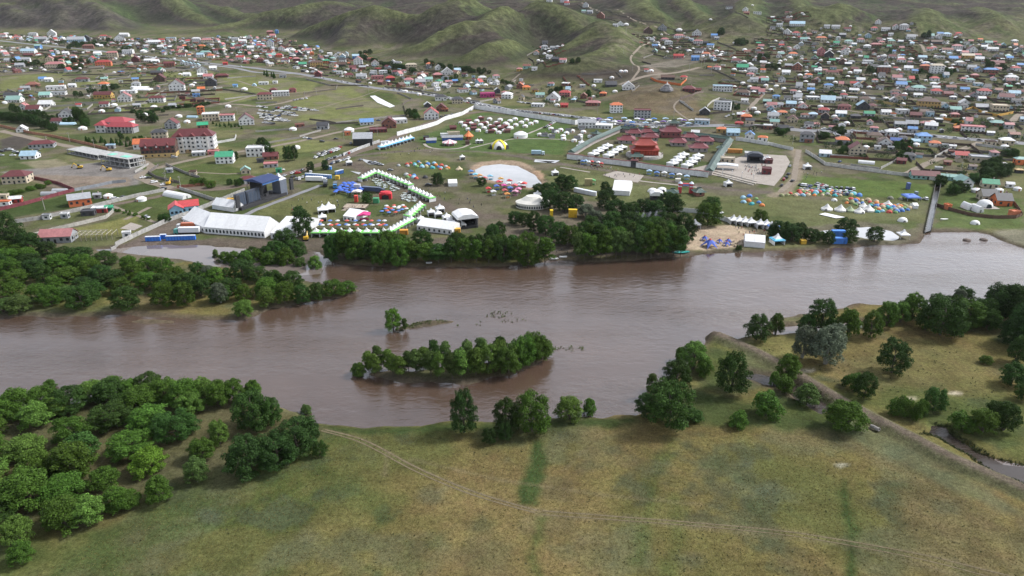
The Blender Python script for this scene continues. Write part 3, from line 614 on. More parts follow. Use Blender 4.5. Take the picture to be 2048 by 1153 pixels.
def grove(pts, n_, gap, wr, hr, kinds, tones, where, group, keep=True, seed=0):
    """scatter single trees over a traced patch of woodland, no closer than gap metres"""
    rr = random.Random(seed); q = np.array(pts, float); lo, hi = q.min(0), q.max(0); got = []; k = 0
    while len(got) < n_ and k < n_*60:
        k += 1; px, py = rr.uniform(lo[0], hi[0]), rr.uniform(lo[1], hi[1])
        if not inside(np.array([px]), np.array([py]), q)[0]: continue
        x_, y_, z_ = G(px, py)
        if any((x_-a)**2+(y_-b_)**2 < gap*gap for a, b_ in got): continue
        got.append((x_, y_)); s = scale_at(x_, y_, z_)
        tree(px, py, rr.uniform(*wr)*s, rr.uniform(*hr)*s, rr.choice(kinds), rr.choice(tones), where, group, (x_, y_, z_))
W1, N1 = 'on the meadow edge of the river', 'trees on the near meadow'
trees('''928 866 64 104 e k; 1012 863 58 78 e d; 1064 863 80 92 e m; 979 886 34 36 e k; 1011 880 34 44 e k; 1137 838 62 52 w l; 1179 826 34 44 w m; 1290 832 46 54 e k; 1336 852 92 104 e d; 1352 778 64 66 e d; 1302 792 28 52 p o; 1388 842 40 28 b d''', W1, N1)
W2 = 'between the river and the gravel levee'
trees('''1475 853 44 36 b m; 1532 832 66 56 b m; 1462 784 92 92 e d; 1386 738 64 62 w l; 1360 718 24 40 w m; 1408 752 34 40 b m; 1575 757 50 54 w m; 1612 806 56 48 w o; 1686 858 84 64 w m; 1548 768 30 34 w l; 1568 785 40 40 b m''', W2, N1)
W3 = 'on the grass beyond the gravel levee'
trees('''1513 680 66 58 e d; 1551 668 34 50 w m; 1604 716 54 74 w s; 1650 728 74 86 w s; 1668 700 50 62 w s; 1783 746 62 78 e k; 1727 796 46 60 e d; 1708 780 34 40 b m; 1866 822 46 54 e d; 1970 727 28 18 b m; 1790 830 40 40 b m; 1806 832 34 48 b m; 1832 840 34 44 b m; 1840 830 30 36 b m; 1920 858 54 40 b m; 1962 866 62 56 w m; 2006 860 66 66 w d; 1985 845 50 50 e d; 2032 725 50 60 w d; 2020 770 44 50 w d; 2042 800 40 44 b d;1690 772 24 26 b d''', W3, N1)
W4 = 'along the flooded shore beyond the levee'
trees('''1640 664 68 74 e d; 1612 668 46 44 e d; 1692 676 52 66 w m; 1740 674 46 58 e m; 1772 652 44 56 w m; 1800 645 40 46 w l; 1822 640 60 58 w m; 1850 660 46 50 w m; 1880 670 84 84 e d; 1905 640 60 56 e d; 1926 606 40 40 e d; 1915 612 30 40 w s; 1930 655 70 62 e m; 1960 650 60 60 e d; 1870 622 34 40 e d; 1985 612 40 36 e k; 2000 640 70 80 e k; 2030 650 80 90 e k; 2044 690 70 90 e k; 2060 640 80 100 e k; 2020 690 50 60 e k; 1975 660 44 46 e d''', W4, 'trees on the flooded shore')
for_isle = 1
W5 = 'on the small wooded island in the river'
trees('''712 744 30 46 p l; 722 750 26 52 p l; 738 742 32 64 p l; 749 748 34 60 p l; 757 735 34 72 p o; 776 738 34 60 p l; 786 752 38 64 p l; 800 756 40 62 p l; 817 742 34 60 p o; 832 748 40 68 p o; 848 742 42 66 p l; 862 752 40 70 p o; 878 758 42 78 p l; 892 748 40 92 p o; 905 758 44 74 p o; 922 756 48 80 p l; 936 742 46 84 p o; 952 750 50 76 p l; 964 736 46 84 p o; 978 744 50 78 e l; 1000 738 54 82 e l; 1018 744 56 80 e l; 1036 736 60 84 e m; 1052 728 56 80 e m; 1066 718 52 74 e m; 1084 716 50 64 e m; 1094 708 34 42 e l; 868 734 34 80 p d; 1000 722 44 70 p d''', W5, 'trees on the river island')
trees('787 658 40 52 e b', 'standing alone in the river', None); trees('810 658 18 30 p o', 'thin sapling rising from the river beside the lone tree', None)
W6, N6 = 'in the thick grove beside the meadow', 'trees of the near grove'
trees('''98 772 34 34 w m; 40 830 70 66 w m; 20 840 60 60 w m; 92 822 70 60 w m; 122 830 50 50 w l; 190 800 60 48 w l; 228 790 50 48 w m; 262 790 46 40 w m; 300 784 60 46 e d; 330 800 60 54 w m; 372 812 74 66 w m; 410 800 60 56 w l; 440 812 60 64 w m; 470 805 50 60 w m; 508 795 40 54 w m; 508 856 88 90 e d; 545 850 50 70 e d; 612 822 28 26 w o; 596 905 86 86 e k; 620 890 50 70 e k; 500 945 110 96 e k; 556 930 84 80 e k; 640 912 36 40 e d; 405 918 56 52 w m; 440 888 46 62 w l; 395 962 56 58 w o; 300 942 84 58 w b; 212 975 60 52 w m; 240 1018 70 56 w m; 320 1000 66 60 w m; 262 1016 50 50 w m; 45 1125 58 52 w m; 40 1085 64 70 w l; 150 945 96 76 w m; 60 1010 100 90 w m; 130 1050 90 70 w m; 180 1045 80 64 w l''', W6, N6)
grove([(-40, 850), (60, 830), (240, 800), (420, 820), (440, 870), (330, 905), (200, 930), (190, 960), (110, 1010), (60, 1070), (-40, 1080)], 30, 10.0, (9.5, 14), (7.5, 10), ['willow', 'willow', 'willow', 'elm'], ['mid', 'mid', 'light', 'dark'], W6, N6, seed=3)
W7, N7 = 'in the wooded peninsula across the channel', 'trees of the wooded peninsula'
trees('''105 610 48 56 e m; 165 615 64 66 e d; 255 618 64 64 e d; 330 612 60 70 e m; 370 610 56 66 e m; 488 632 42 46 w l; 535 612 46 56 w l; 570 606 50 62 e m; 605 604 44 56 e d; 635 598 44 50 e d; 668 590 50 44 e m; 695 584 38 32 e m; 40 622 60 44 w o; 8 625 40 40 w o; 130 600 40 40 w o; 585 580 50 54 e d; 550 575 44 50 e d; 442 606 40 60 w s; 455 560 30 36 e d; 420 565 40 50 w s''', W7, N7)
grove([(-40, 505), (120, 510), (220, 525), (330, 542), (430, 550), (545, 558), (560, 590), (450, 605), (300, 590), (150, 596), (-40, 610)], 62, 9, (9.5, 14), (9, 12), ['elm', 'elm', 'willow'], ['dark', 'mid', 'mid', 'deep'], W7, N7, seed=5)
trees('''14 488 90 66 e k; 36 500 60 50 e k; 60 505 50 44 e k''', 'by the timber yard on the far bank', 'dark trees by the yard')
W8 = 'standing in the flooded channel'
trees('''432 512 20 26 p o; 450 520 30 30 w m; 470 522 34 34 w m; 492 524 40 38 w m; 515 518 36 34 e m; 540 524 40 36 w m; 552 512 44 46 e d; 572 524 44 42 w m; 590 505 46 34 e d; 600 528 30 28 w o; 630 532 34 36 w l; 572 495 44 40 e d; 530 512 34 34 e d; 505 510 30 30 e d''', W8, 'flooded trees')
W9, N9 = 'in the dense row along the far shore', 'trees of the far shore row'
for i in range(17): trees(f'{662+i*26.5+random.uniform(-5,5)} {521+(4 if i>3 else 0)+random.uniform(-2,4)} {random.uniform(38,50)} {random.uniform(50,64) if i not in (6,7,8) else random.uniform(40,46)} {random.choice("peep")} {random.choice("mmmd")}', W9, N9)
for i in range(15): trees(f'{668+i*28+random.uniform(-6,6)} {512+random.uniform(-2,3) + (6 if 5<i<9 else 0)} {random.uniform(38,50)} {random.uniform(44,58) if not 5<i<9 else 36} {random.choice("eep")} {random.choice("mdd")}', W9, N9)
trees('845 500 44 44 e d; 985 490 40 44 e d', W9, N9)
W10, N10 = 'in the stand of poplars beside the beach', 'trees of the beach stand'
for i in range(15): trees(f'{1156+i*14.6+random.uniform(-3,3)} {519-i*.55+random.uniform(-1,2)} {random.uniform(30,40)} {random.uniform(62,78)} p {random.choice("mmod")}', W10, N10)
for i in range(13): trees(f'{1160+i*16.5+random.uniform(-4,4)} {507-i*.5+random.uniform(-3,3)} {random.uniform(34,44)} {random.uniform(60,76)} p {random.choice("mmod")}', W10, N10)
for i in range(10): trees(f'{1120+i*24+random.uniform(-5,5)} {488-i*.8+random.uniform(-6,6)} {random.uniform(38,52)} {random.uniform(48,62)} e {random.choice("mdd")}', W10, N10)
W11, N11 = 'among the festival tents', 'trees on the festival ground'
trees('''607 474 46 70 e k; 600 440 36 36 e k; 876 371 30 32 e k; 735 407 26 28 e d; 622 344 20 26 e k; 985 476 26 36 e d; 1030 448 32 32 e k; 1068 462 40 50 e d; 1050 452 30 34 e d; 1092 470 50 50 e d; 1078 385 28 22 e k; 1100 396 40 40 e k; 1124 382 46 42 e k; 1140 380 34 36 e d; 1100 418 50 50 e k; 1128 424 54 52 e k; 1152 420 36 40 e k; 1172 435 44 34 w s; 1190 448 40 34 w s; 1212 418 46 50 e k; 1210 384 26 26 e k; 1232 440 48 52 e k; 1224 455 46 40 e d; 1180 470 50 50 e d; 1262 436 44 40 e d; 1285 432 46 44 e k; 1310 440 48 50 e k; 1345 430 50 54 e k; 1334 416 40 40 e k; 1280 452 36 34 w l; 1310 458 36 34 w m; 1342 458 40 40 e d; 1415 452 50 60 e m; 1422 430 40 46 e d; 1376 484 40 60 e k; 1366 460 40 44 e k; 1260 462 50 50 e k; 1290 470 44 46 e k; 1520 446 34 34 e m; 1000 470 28 34 e d; 964 372 20 22 e k''', W11, N11)
W12 = 'by the pond below the camping field'
trees('''1560 478 46 46 e k; 1580 482 50 44 e k; 1598 478 40 42 e k; 1545 476 30 34 e k; 1622 484 34 34 e k; 1656 488 36 34 e k; 1692 462 48 46 e k; 1698 486 36 36 e d; 1748 484 38 40 e d; 1640 480 26 24 b m; 2002 260 10 10 b d; 1478 500 16 14 b d''', W12, 'trees by the camping field pond')
# conifers and garden trees of the villages
W13, N13 = 'in the gardens of the valley village', 'garden trees of the valley village'
for (xa, ya, xb, yb, n_, k, t, w_, h_) in ((0, 238, 110, 262, 13, 'e', 'k', 20, 18), (20, 225, 150, 250, 10, 'e', 'k', 16, 14), (150, 232, 175, 255, 6, 'e', 'd', 20, 20), (165, 285, 300, 296, 13, 'c', 'd', 9, 12), (230, 275, 300, 290, 6, 'e', 'd', 12, 12), (275, 240, 315, 250, 4, 'e', 'k', 18, 18), (420, 250, 490, 258, 10, 'c', 'd', 5, 7), (265, 230, 420, 210, 14, 'b', 'k', 14, 7),
                                           (520, 290, 548, 318, 4, 'e', 'k', 20, 22), (0, 395, 100, 370, 10, 'b', 'm', 16, 9), (228, 420, 300, 440, 14, 'b', 'm', 7, 6), (150, 195, 240, 180, 8, 'e', 'k', 12, 11), (130, 100, 230, 85, 10, 'e', 'k', 13, 9), (20, 130, 170, 140, 12, 'e', 'k', 14, 10), (90, 122, 200, 128, 8, 'e', 'k', 12, 9), (150, 92, 175, 94, 3, 'e', 'k', 12, 9), (370, 100, 500, 112, 8, 'e', 'k', 11, 8),
                                           (240, 106, 262, 100, 3, 'e', 'd', 12, 9), (528, 150, 552, 158, 5, 'c', 'd', 6, 12), (720, 120, 830, 145, 22, 'e', 'k', 14, 10), (850, 130, 980, 150, 18, 'e', 'k', 13, 9), (720, 110, 742, 110, 3, 'e', 'k', 12, 9), (815, 232, 840, 240, 4, 'e', 'd', 16, 15), (575, 320, 600, 324, 2, 'e', 'k', 26, 28), (645, 342, 650, 343, 1, 'e', 'k', 18, 20),
                                           (880, 160, 920, 160, 4, 'e', 'd', 11, 9), (760, 145, 800, 150, 5, 'e', 'k', 11, 9), (455, 372, 490, 374, 3, 'e', 'd', 16, 14), (380, 370, 425, 376, 4, 'e', 'm', 18, 14), (325, 440, 332, 446, 2, 'e', 'd', 20, 18), (445, 325, 480, 322, 4, 'e', 'k', 15, 20), (1000, 165, 1030, 170, 4, 'e', 'd', 9, 7)):
    for i in range(n_):
        f_ = (i+.5)/n_; trees(f'{xa+(xb-xa)*f_+random.uniform(-4,4)} {ya+(yb-ya)*f_+random.uniform(-3,3)} {w_*random.uniform(.75,1.25)} {h_*random.uniform(.8,1.25)} {k} {t}', W13, N13)
W14, N14 = 'in the gardens of the hillside town', 'garden trees of the hillside town'
for (px, py, n_, sp) in ((1665, 195, 3, 10), (1745, 145, 4, 10), (1675, 265, 6, 14), (1560, 265, 6, 16), (1990, 135, 10, 22), (1850, 75, 5, 8), (1778, 108, 2, 5), (1920, 85, 3, 10), (1840, 155, 4, 20), (1895, 150, 4, 14), (1545, 140, 5, 12), (1470, 215, 4, 14), (1700, 300, 8, 24), (1800, 300, 8, 26), (1990, 345, 12, 30), (1965, 360, 10, 26), (1985, 335, 6, 16), (1915, 385, 5, 14), (1810, 320, 4, 14), (2020, 310, 4, 14), (1650, 280, 3, 10), (1745, 245, 3, 12), (1920, 245, 3, 14), (1180, 192, 3, 10), (1110, 185, 3, 12), (1150, 125, 3, 8), (1440, 70, 4, 12), (1480, 88, 5, 12), (1525, 120, 4, 10), (1880, 370, 4, 8)):
    for i in range(n_): trees(f'{px+random.uniform(-sp,sp)} {py+random.uniform(-sp,sp)*.4} {random.uniform(9,16)*(1+max(0,py-250)*.006)} {random.uniform(8,13)*(1+max(0,py-250)*.006)} {random.choice("eeb")} {random.choice("kkd")}', W14, N14)
# ------------------------------------------------------------------ places to name things by
PLACES = [(1858, 215, 'near the long yellow brown-roofed house'), (1874, 148, 'around the cream three-storey building'), (1950, 256, 'by the long white hall with pink roof'), (1335, 160, 'by the orange fenced compound'), (1446, 220, 'by the white three-storey block'),
          (1285, 236, 'by the grey concrete block'), (1616, 280, 'by the grey three-storey house'), (1717, 300, 'by the maroon-roofed house with balcony'), (1238, 222, 'by the orange-roofed house at the knoll foot'), (235, 262, 'near the large red-roofed villa'), (105, 132, 'among the pink-roofed villas'),
          (385, 132, 'by the row of pale arched sheds'), (350, 180, 'near the maroon-roofed garden villa'), (822, 140, 'by the tall cream block'), (862, 238, 'by the white red-roofed villa on the lane'), (975, 193, 'by the magenta hall'), (1110, 115, 'in the hollow between the hills'),
          (560, 222, 'by the packed car park'), (430, 240, 'by the two flat-roofed cream blocks'), (60, 74, 'under the rocky mountain'), (540, 72, 'at the foot of the bare spur'), (1200, 40, 'on the ridge road between the hills'), (1720, 58, 'at the top edge of the hillside town'), (2010, 85, 'below the far green hill'),
          (1640, 110, 'around the tall pink house'), (1760, 130, 'along the middle street of the hillside town'), (1660, 175, 'by the blue-roofed white house'), (1990, 180, 'by the red-roofed house on the slope'), (1600, 150, 'below the round grassy hill'), (1720, 215, 'by the pink purple-roofed house'), (1400, 100, 'above the gravel yard'), (1330, 75, 'on the track over the ridge'),
          (1935, 370, 'by the green-gabled lodge'), (1790, 320, 'behind the long white wall'), (130, 190, 'in the walled gardens of the valley'), (250, 115, 'along the valley main road'), (640, 130, 'below the dark hill'), (920, 165, 'in the trees under the hill'), (1130, 200, 'along the road below the knoll'), (730, 285, 'by the black metal shed'), (30, 330, 'on the building site'), (350, 300, 'by the white four-storey block'), (180, 440, 'on the walled plots by the river'), (2030, 320, 'by the teal-roofed brick house'), (470, 310, 'by the green-roofed house')]
def where(px, py): return min(PLACES, key=lambda p: (p[0]-px)**2+((p[1]-py)*1.8)**2)[2]
def pix(x_, y_, z_):
    d = y_*CP-(z_-CAMH)*SP; return 1024+FPX*x_/d, 576.5-FPX*(y_*SP+(z_-CAMH)*CP)/d
CC = {'r': ('red', (.42, .045, .04)), 'm': ('maroon', (.15, .03, .032)), 'o': ('orange', (.62, .16, .05)), 'b': ('blue', (.10, .26, .56)), 'g': ('green', (.03, .32, .16)), 't': ('teal', (.25, .45, .40)), 'w': ('white', (.72, .72, .72)), 'k': ('dark grey', (.06, .06, .068)), 'n': ('brown', (.12, .065, .045)),
      'y': ('yellow', (.55, .34, .09)), 'c': ('cream', (.56, .47, .34)), 'p': ('pink', (.46, .17, .17)), 's': ('grey', (.34, .35, .37)), 'l': ('pale blue', (.38, .55, .66)), 'q': ('brick red', (.25, .095, .065)), 'x': ('magenta', (.5, .04, .2)), 'u': ('deep blue', (.03, .11, .42)), 'd': ('black', (.02, .02, .022))}
def colr(c_, j=.1):
    v = CC[c_][1]; g_ = sum(v)/3; k = random.uniform(.0, .2); b_ = random.uniform(1-j, 1+j)      # sun-faded paint
    return tuple(min(.85, (a+(g_-a)*k)*b_) for a in v)
UNIT = MB(); UNIT.box(-.5, .5, -.5, .5, 0, 1); UNIT = UNIT.mesh('unit_box')
WIN = MB(); WIN.box(-.5, .5, -.5, .5, -.5, .5); WIN = WIN.mesh('window_pane')
DOOR = MB(); DOOR.box(-.5, .5, -.5, .5, 0, 1); DOOR = DOOR.mesh('door_leaf')
def roof_mesh(kind, w_, d_, rise, ov=.45, t=.18):
    q = MB(); a, b_ = w_/2+ov, d_/2+ov
    if kind == 'F':
        q.box(-w_/2-.15, w_/2+.15, -d_/2-.15, d_/2+.15, 0, .25)
        for s_ in (-1, 1): q.box(-w_/2-.15, w_/2+.15, s_*(d_/2)-.14, s_*(d_/2)+.14, .25, .7); q.box(s_*(w_/2)-.14, s_*(w_/2)+.14, -d_/2+.14, d_/2-.14, .25, .7)
        return q.mesh('flat_roof')
    if kind == 'H':
        if a >= b_: r1, r2 = (-(a-b_*.8), 0), (a-b_*.8, 0)
        else: r1, r2 = (0, -(b_-a*.8)), (0, b_-a*.8)
        e = [(-a, -b_), (a, -b_), (a, b_), (-a, b_)]
        for z0, flip in ((0, 0), (-t, 1)):
            E = [(p[0], p[1], z0) for p in e]; R1, R2 = (*r1, rise+z0), (*r2, rise+z0)
            if z0 < 0: q.quad(*E[::-1]); continue
            if a >= b_: q.quad(E[0], E[1], R2, R1); q.quad(E[1], E[2], R2); q.quad(E[2], E[3], R1, R2); q.quad(E[3], E[0], R1)
            else: q.quad(E[0], E[1], R1); q.quad(E[1], E[2], R2, R1); q.quad(E[2], E[3], R2); q.quad(E[3], E[0], R1, R2)
        for i in range(4):
            p, p2 = e[i], e[(i+1) % 4]; q.quad((*p, -t), (*p2, -t), (*p2, 0), (*p, 0))
        return q.mesh('hip_roof')
    if kind == 'V':       # arched shed
        pts = [(-a*math.cos(i*math.pi/8), rise*math.sin(i*math.pi/8)) for i in range(9)]
        q.prism(pts[::-1], -b_, b_); return q.mesh('arched_roof')
    # gables: two slabs
    half, ln = (b_, a) if kind == 'G' else (a, b_)
    for s_ in (-1, 1):
        pr = [(0, rise+t), (0, rise), (s_*half, 0), (s_*half, t)]; i = len(q.v)
        pts = [(x_, -ln, z_) for x_, z_ in pr]+[(x_, ln, z_) for x_, z_ in pr]
        if kind == 'G': pts = [(y_, x_, z_) for x_, y_, z_ in pts]
        q.v += pts; q.f += [tuple(i+k for k in f) for f in ((0, 1, 2, 3), (7, 6, 5, 4), (0, 4, 5, 1), (1, 5, 6, 2), (2, 6, 7, 3), (3, 7, 4, 0))]
    me = q.mesh('gable_roof'); bm = bmesh.new(); bm.from_mesh(me); bmesh.ops.recalc_face_normals(bm, faces=bm.faces); bm.to_mesh(me); bm.free(); return me
def wall_mesh(kind, w_, d_, h, rise):
    q = MB(); 
    if kind in 'GE' and rise > 0:
        prof = [(-.5, 0), (.5, 0), (.5, h), (0, h+rise*.96), (-.5, h)]
        if kind == 'E': q.prism([(x_*w_, z_) for x_, z_ in prof], -d_/2, d_/2)
        else:
            q.prism([(x_*d_, z_) for x_, z_ in prof], -w_/2, w_/2); q.v = [(y_, -x_, z_) for x_, y_, z_ in q.v]
    else: q.box(-w_/2, w_/2, -d_/2, d_/2, 0, h)
    me = q.mesh('house_wall'); bm = bmesh.new(); bm.from_mesh(me); bmesh.ops.recalc_face_normals(bm, faces=bm.faces); bm.to_mesh(me); bm.free(); return me
BUILT = []
def building(x_, y_, z_, rz, w_, d_, h, kind, rc, wc, name='house', nwin=True, storeys=None, label=None, steep=1.0, group=None, balcony=False, chimney=None, dark=None):
    rise = {'H': .26*min(w_, d_), 'G': .34*d_, 'E': .40*w_, 'F': 0, 'V': 0}[kind]*steep
    e = ob(name, None, None, None, (x_, y_, z_-.25), rz)
    e['roof_'] = CC[rc][0]
    if kind == 'V':
        ob('cover', roof_mesh('V', w_, d_, h, 0), 'fabric', e, color=colr(rc)); 
        q = MB(); q.box(-.5, .5, -d_/2-.08, -d_/2-.02, 0, min(2, h*.7)); q.build('door', 'paint', e, color=(.2, .2, .2))
    else:
        ob('wall', wall_mesh(kind, w_, d_, h+.25, rise), 'render_wall', e, color=colr(wc))
        rf = ob('roof', roof_mesh(kind, w_, d_, rise), 'roofing', e, (0, 0, h+.25), color=colr(rc))
        s = scale_at(x_, y_, z_); st = storeys or max(1, int(round(h/3.0)))
        if nwin:
            n_ = max(1, min(9, int(w_/(3.0 if s > 1.6 else 3.8)))); ww = min(1.5, w_/n_*.45); hh = min(1.5, h/st*.5)
            for f_ in range(st):
                zc = .25+h*(f_+.56)/st
                for k in range(n_):
                    xx = (k+.5-n_/2)*w_/n_
                    if f_ == 0 and k == n_//2 and n_ > 1:
                        ob('door', DOOR, 'dark_opening', e, (xx, -d_/2-.02, .25), 0, (1.1, .14, min(2.1, h*.8))); continue
                    ob('window', WIN, 'glass', e, (xx, -d_/2-.02, zc), 0, (ww, .12, hh))
                if s > 1.25:
                    n2 = max(1, min(4, int(d_/4))); sg = 1 if x_ < 0 else -1
                    for k in range(n2): ob('window', WIN, 'glass', e, (sg*(w_/2+.02), (k+.5-n2/2)*d_/n2, zc), 0, (.12, ww, hh))
            if kind == 'E' and w_ > 7 and rise > 2.2: ob('window', WIN, 'glass', e, (0, -d_/2-.02, .25+h+rise*.3), 0, (ww, .12, 1.0))
        if (chimney or (chimney is None and s > 1.4 and kind in 'HGE' and random.random() < .6)):
            ob('chimney', UNIT, 'render_wall', rf, (w_*.2, d_*.08, rise*.55), 0, (.6, .6, rise*.6+.7), (.4, .3, .26))
        if balcony:
            q = MB(); q.box(-w_*.3, w_*.3, -d_/2-1.5, -d_/2, h*.5, h*.5+.2); q.box(-w_*.3, w_*.3, -d_/2-1.5, -d_/2-1.42, h*.5+.2, h*.5+1.1)
            for k in (-.28, 0, .28): q.box(w_*k-.12, w_*k+.12, -d_/2-1.45, -d_/2-1.2, 0, h*.5)
            q.build('balcony', 'render_wall', e, color=colr(wc))
    del e['roof_']
    px, py = pix(x_, y_, z_)
    if label is None:
        sz = 'tiny' if w_ < 6 else ('small' if w_ < 9 else ('large' if w_ > 17 else ''))
        stw = {1: 'low', 2: 'two-storey', 3: 'three-storey'}.get(max(1, int(round(h/3.0))), 'tall')
        rt = {'H': 'hipped', 'G': 'gabled', 'E': 'front-gabled', 'F': 'flat', 'V': 'arched'}[kind]
        label = (f'{sz} {stw} {CC[wc][0]} {name} with {rt} {CC[rc][0]} roof ' if kind != 'V' else f'{sz} {CC[rc][0]} arched greenhouse ').strip()+' '+where(px, py)
        if rc == wc and kind != 'V': label = f'{sz} {stw} {rt} {name} all in {CC[rc][0]} '.strip()+' '+where(px, py)
    if len(label.split()) > 16: label = ' '.join(t for t in label.split() if t not in ('low', 'tiny', 'small', 'large', 'two-storey', 'three-storey', 'tall'))
    if len(label.split()) > 16: label = label.replace(' in the hillside town', '').replace('walled ', '')
    cat = {'house': 'house', 'cottage': 'house', 'shed': 'shed', 'greenhouse': 'greenhouse', 'villa': 'house', 'bungalow': 'house', 'lodge': 'house', 'hall': 'building'}.get(name, 'building')
    tag(e, ' '.join(label.split()), cat, group); BUILT.append((x_, y_, max(w_, d_)/2)); return e
TILE = {1: (0, 0), 2: (512, 0), 3: (1024, 0), 4: (1536, 0), 5: (0, 240), 6: (512, 240), 7: (1024, 240), 8: (1536, 240)}
def T(t, zx, zy): return TILE[t][0]+zx/4, TILE[t][1]+zy/4
def rot_at(px, py):
    if px > 1380: return math.radians(-17+random.uniform(-6, 6))
    if px > 1000: return math.radians(-10+random.uniform(-10, 10))
    return math.radians(12+random.uniform(-9, 9))
def yurt(px, py, wpx=None, lab=None, group='yurts', col=(.74, .74, .74), rz=None, door=(.45, .16, .06), name='yurt', xyz=None, size=None, ger=True):
    x_, y_, z_ = xyz or G(px, py); s = scale_at(x_, y_, z_); r = size or min(8, max(2.4, (wpx or 11)/s/2))
    y_ += 0 if xyz else r*.7; z_ = groundz(x_, y_)
    e = ob(name, None, None, None, (x_, y_, z_-.1), random.uniform(-.6, .6) if rz is None else rz)
    ob('wall', YW, 'fabric', e, (0, 0, 0), 0, (r, r, 1.75 if r < 4 else r*.5), tuple(v*.96 for v in col)); hh = 1.75 if r < 4 else r*.5
    ob('roof', YR, 'fabric', e, (0, 0, hh), 0, (r*1.03, r*1.03, r*.42), col)
    ob('crown_ring', YC, 'paint', e, (0, 0, hh+r*.40), 0, (r*.2, r*.2, .2), (.3, .12, .08))
    ob('door', DOOR, 'paint', e, (0, -r*.985, .1), 0, (.95, .2, 1.5), door)
    sz = 'large ' if r > 4.2 else ''
    tag(e, lab or f'{sz}white felt yurt with conical roof {where(*pix(x_, y_, z_))}', 'yurt', group); BUILT.append((x_, y_, r)); return e
q = MB(); q.lathe([(1, 0), (1, 1)], 14, False); YW = q.mesh('yurt_wall', True)
q = MB(); q.lathe([(1.0, -.1), (1.0, 0), (.7, .42), (.2, .98), (.05, 1.0)], 14, True); YR = q.mesh('yurt_roof')
q = MB(); q.lathe([(1, 0), (.9, 1)], 8); YC = q.mesh('yurt_crown')
def houses(t, data, nm='house'):
    for row in data.strip().replace('\n', ';').split(';'):
        v = row.split()
        if not v: continue
        zx, zy, zw = (float(a) for a in v[:3]); px, py = T(t, zx, zy)
        x_, y_, z_ = G(px, py); s = scale_at(x_, y_, z_)
        if v[3] == 'U': yurt(px, py, zw/4); continue
        if v[3] == 'V':
            building(x_, y_+3, groundz(x_, y_+3), rot_at(px, py)+1.35, zw/4/s*.45, zw/4/s, 2.4, 'V', v[4], v[4], 'greenhouse'); continue
        h = max(2.4, min(14, float(v[3])/4/s*.98)); w_ = max(4.0, min(40, zw/4/s*.88)); rc, wc, kind = v[4], v[5], v[6]
        d_ = w_*random.uniform(.66, .84) if w_ < 16 else w_*.5
        rz = rot_at(px, py) if len(v) < 8 else math.radians(float(v[7]))
        yb = y_+d_*.45; building(x_, yb, min(groundz(x_, yb), groundz(x_, y_))+.1, rz, w_, d_, h, kind, rc, wc, 'villa' if h >= 5 or w_ > 14 else ('bungalow' if w_ < 9 else nm))
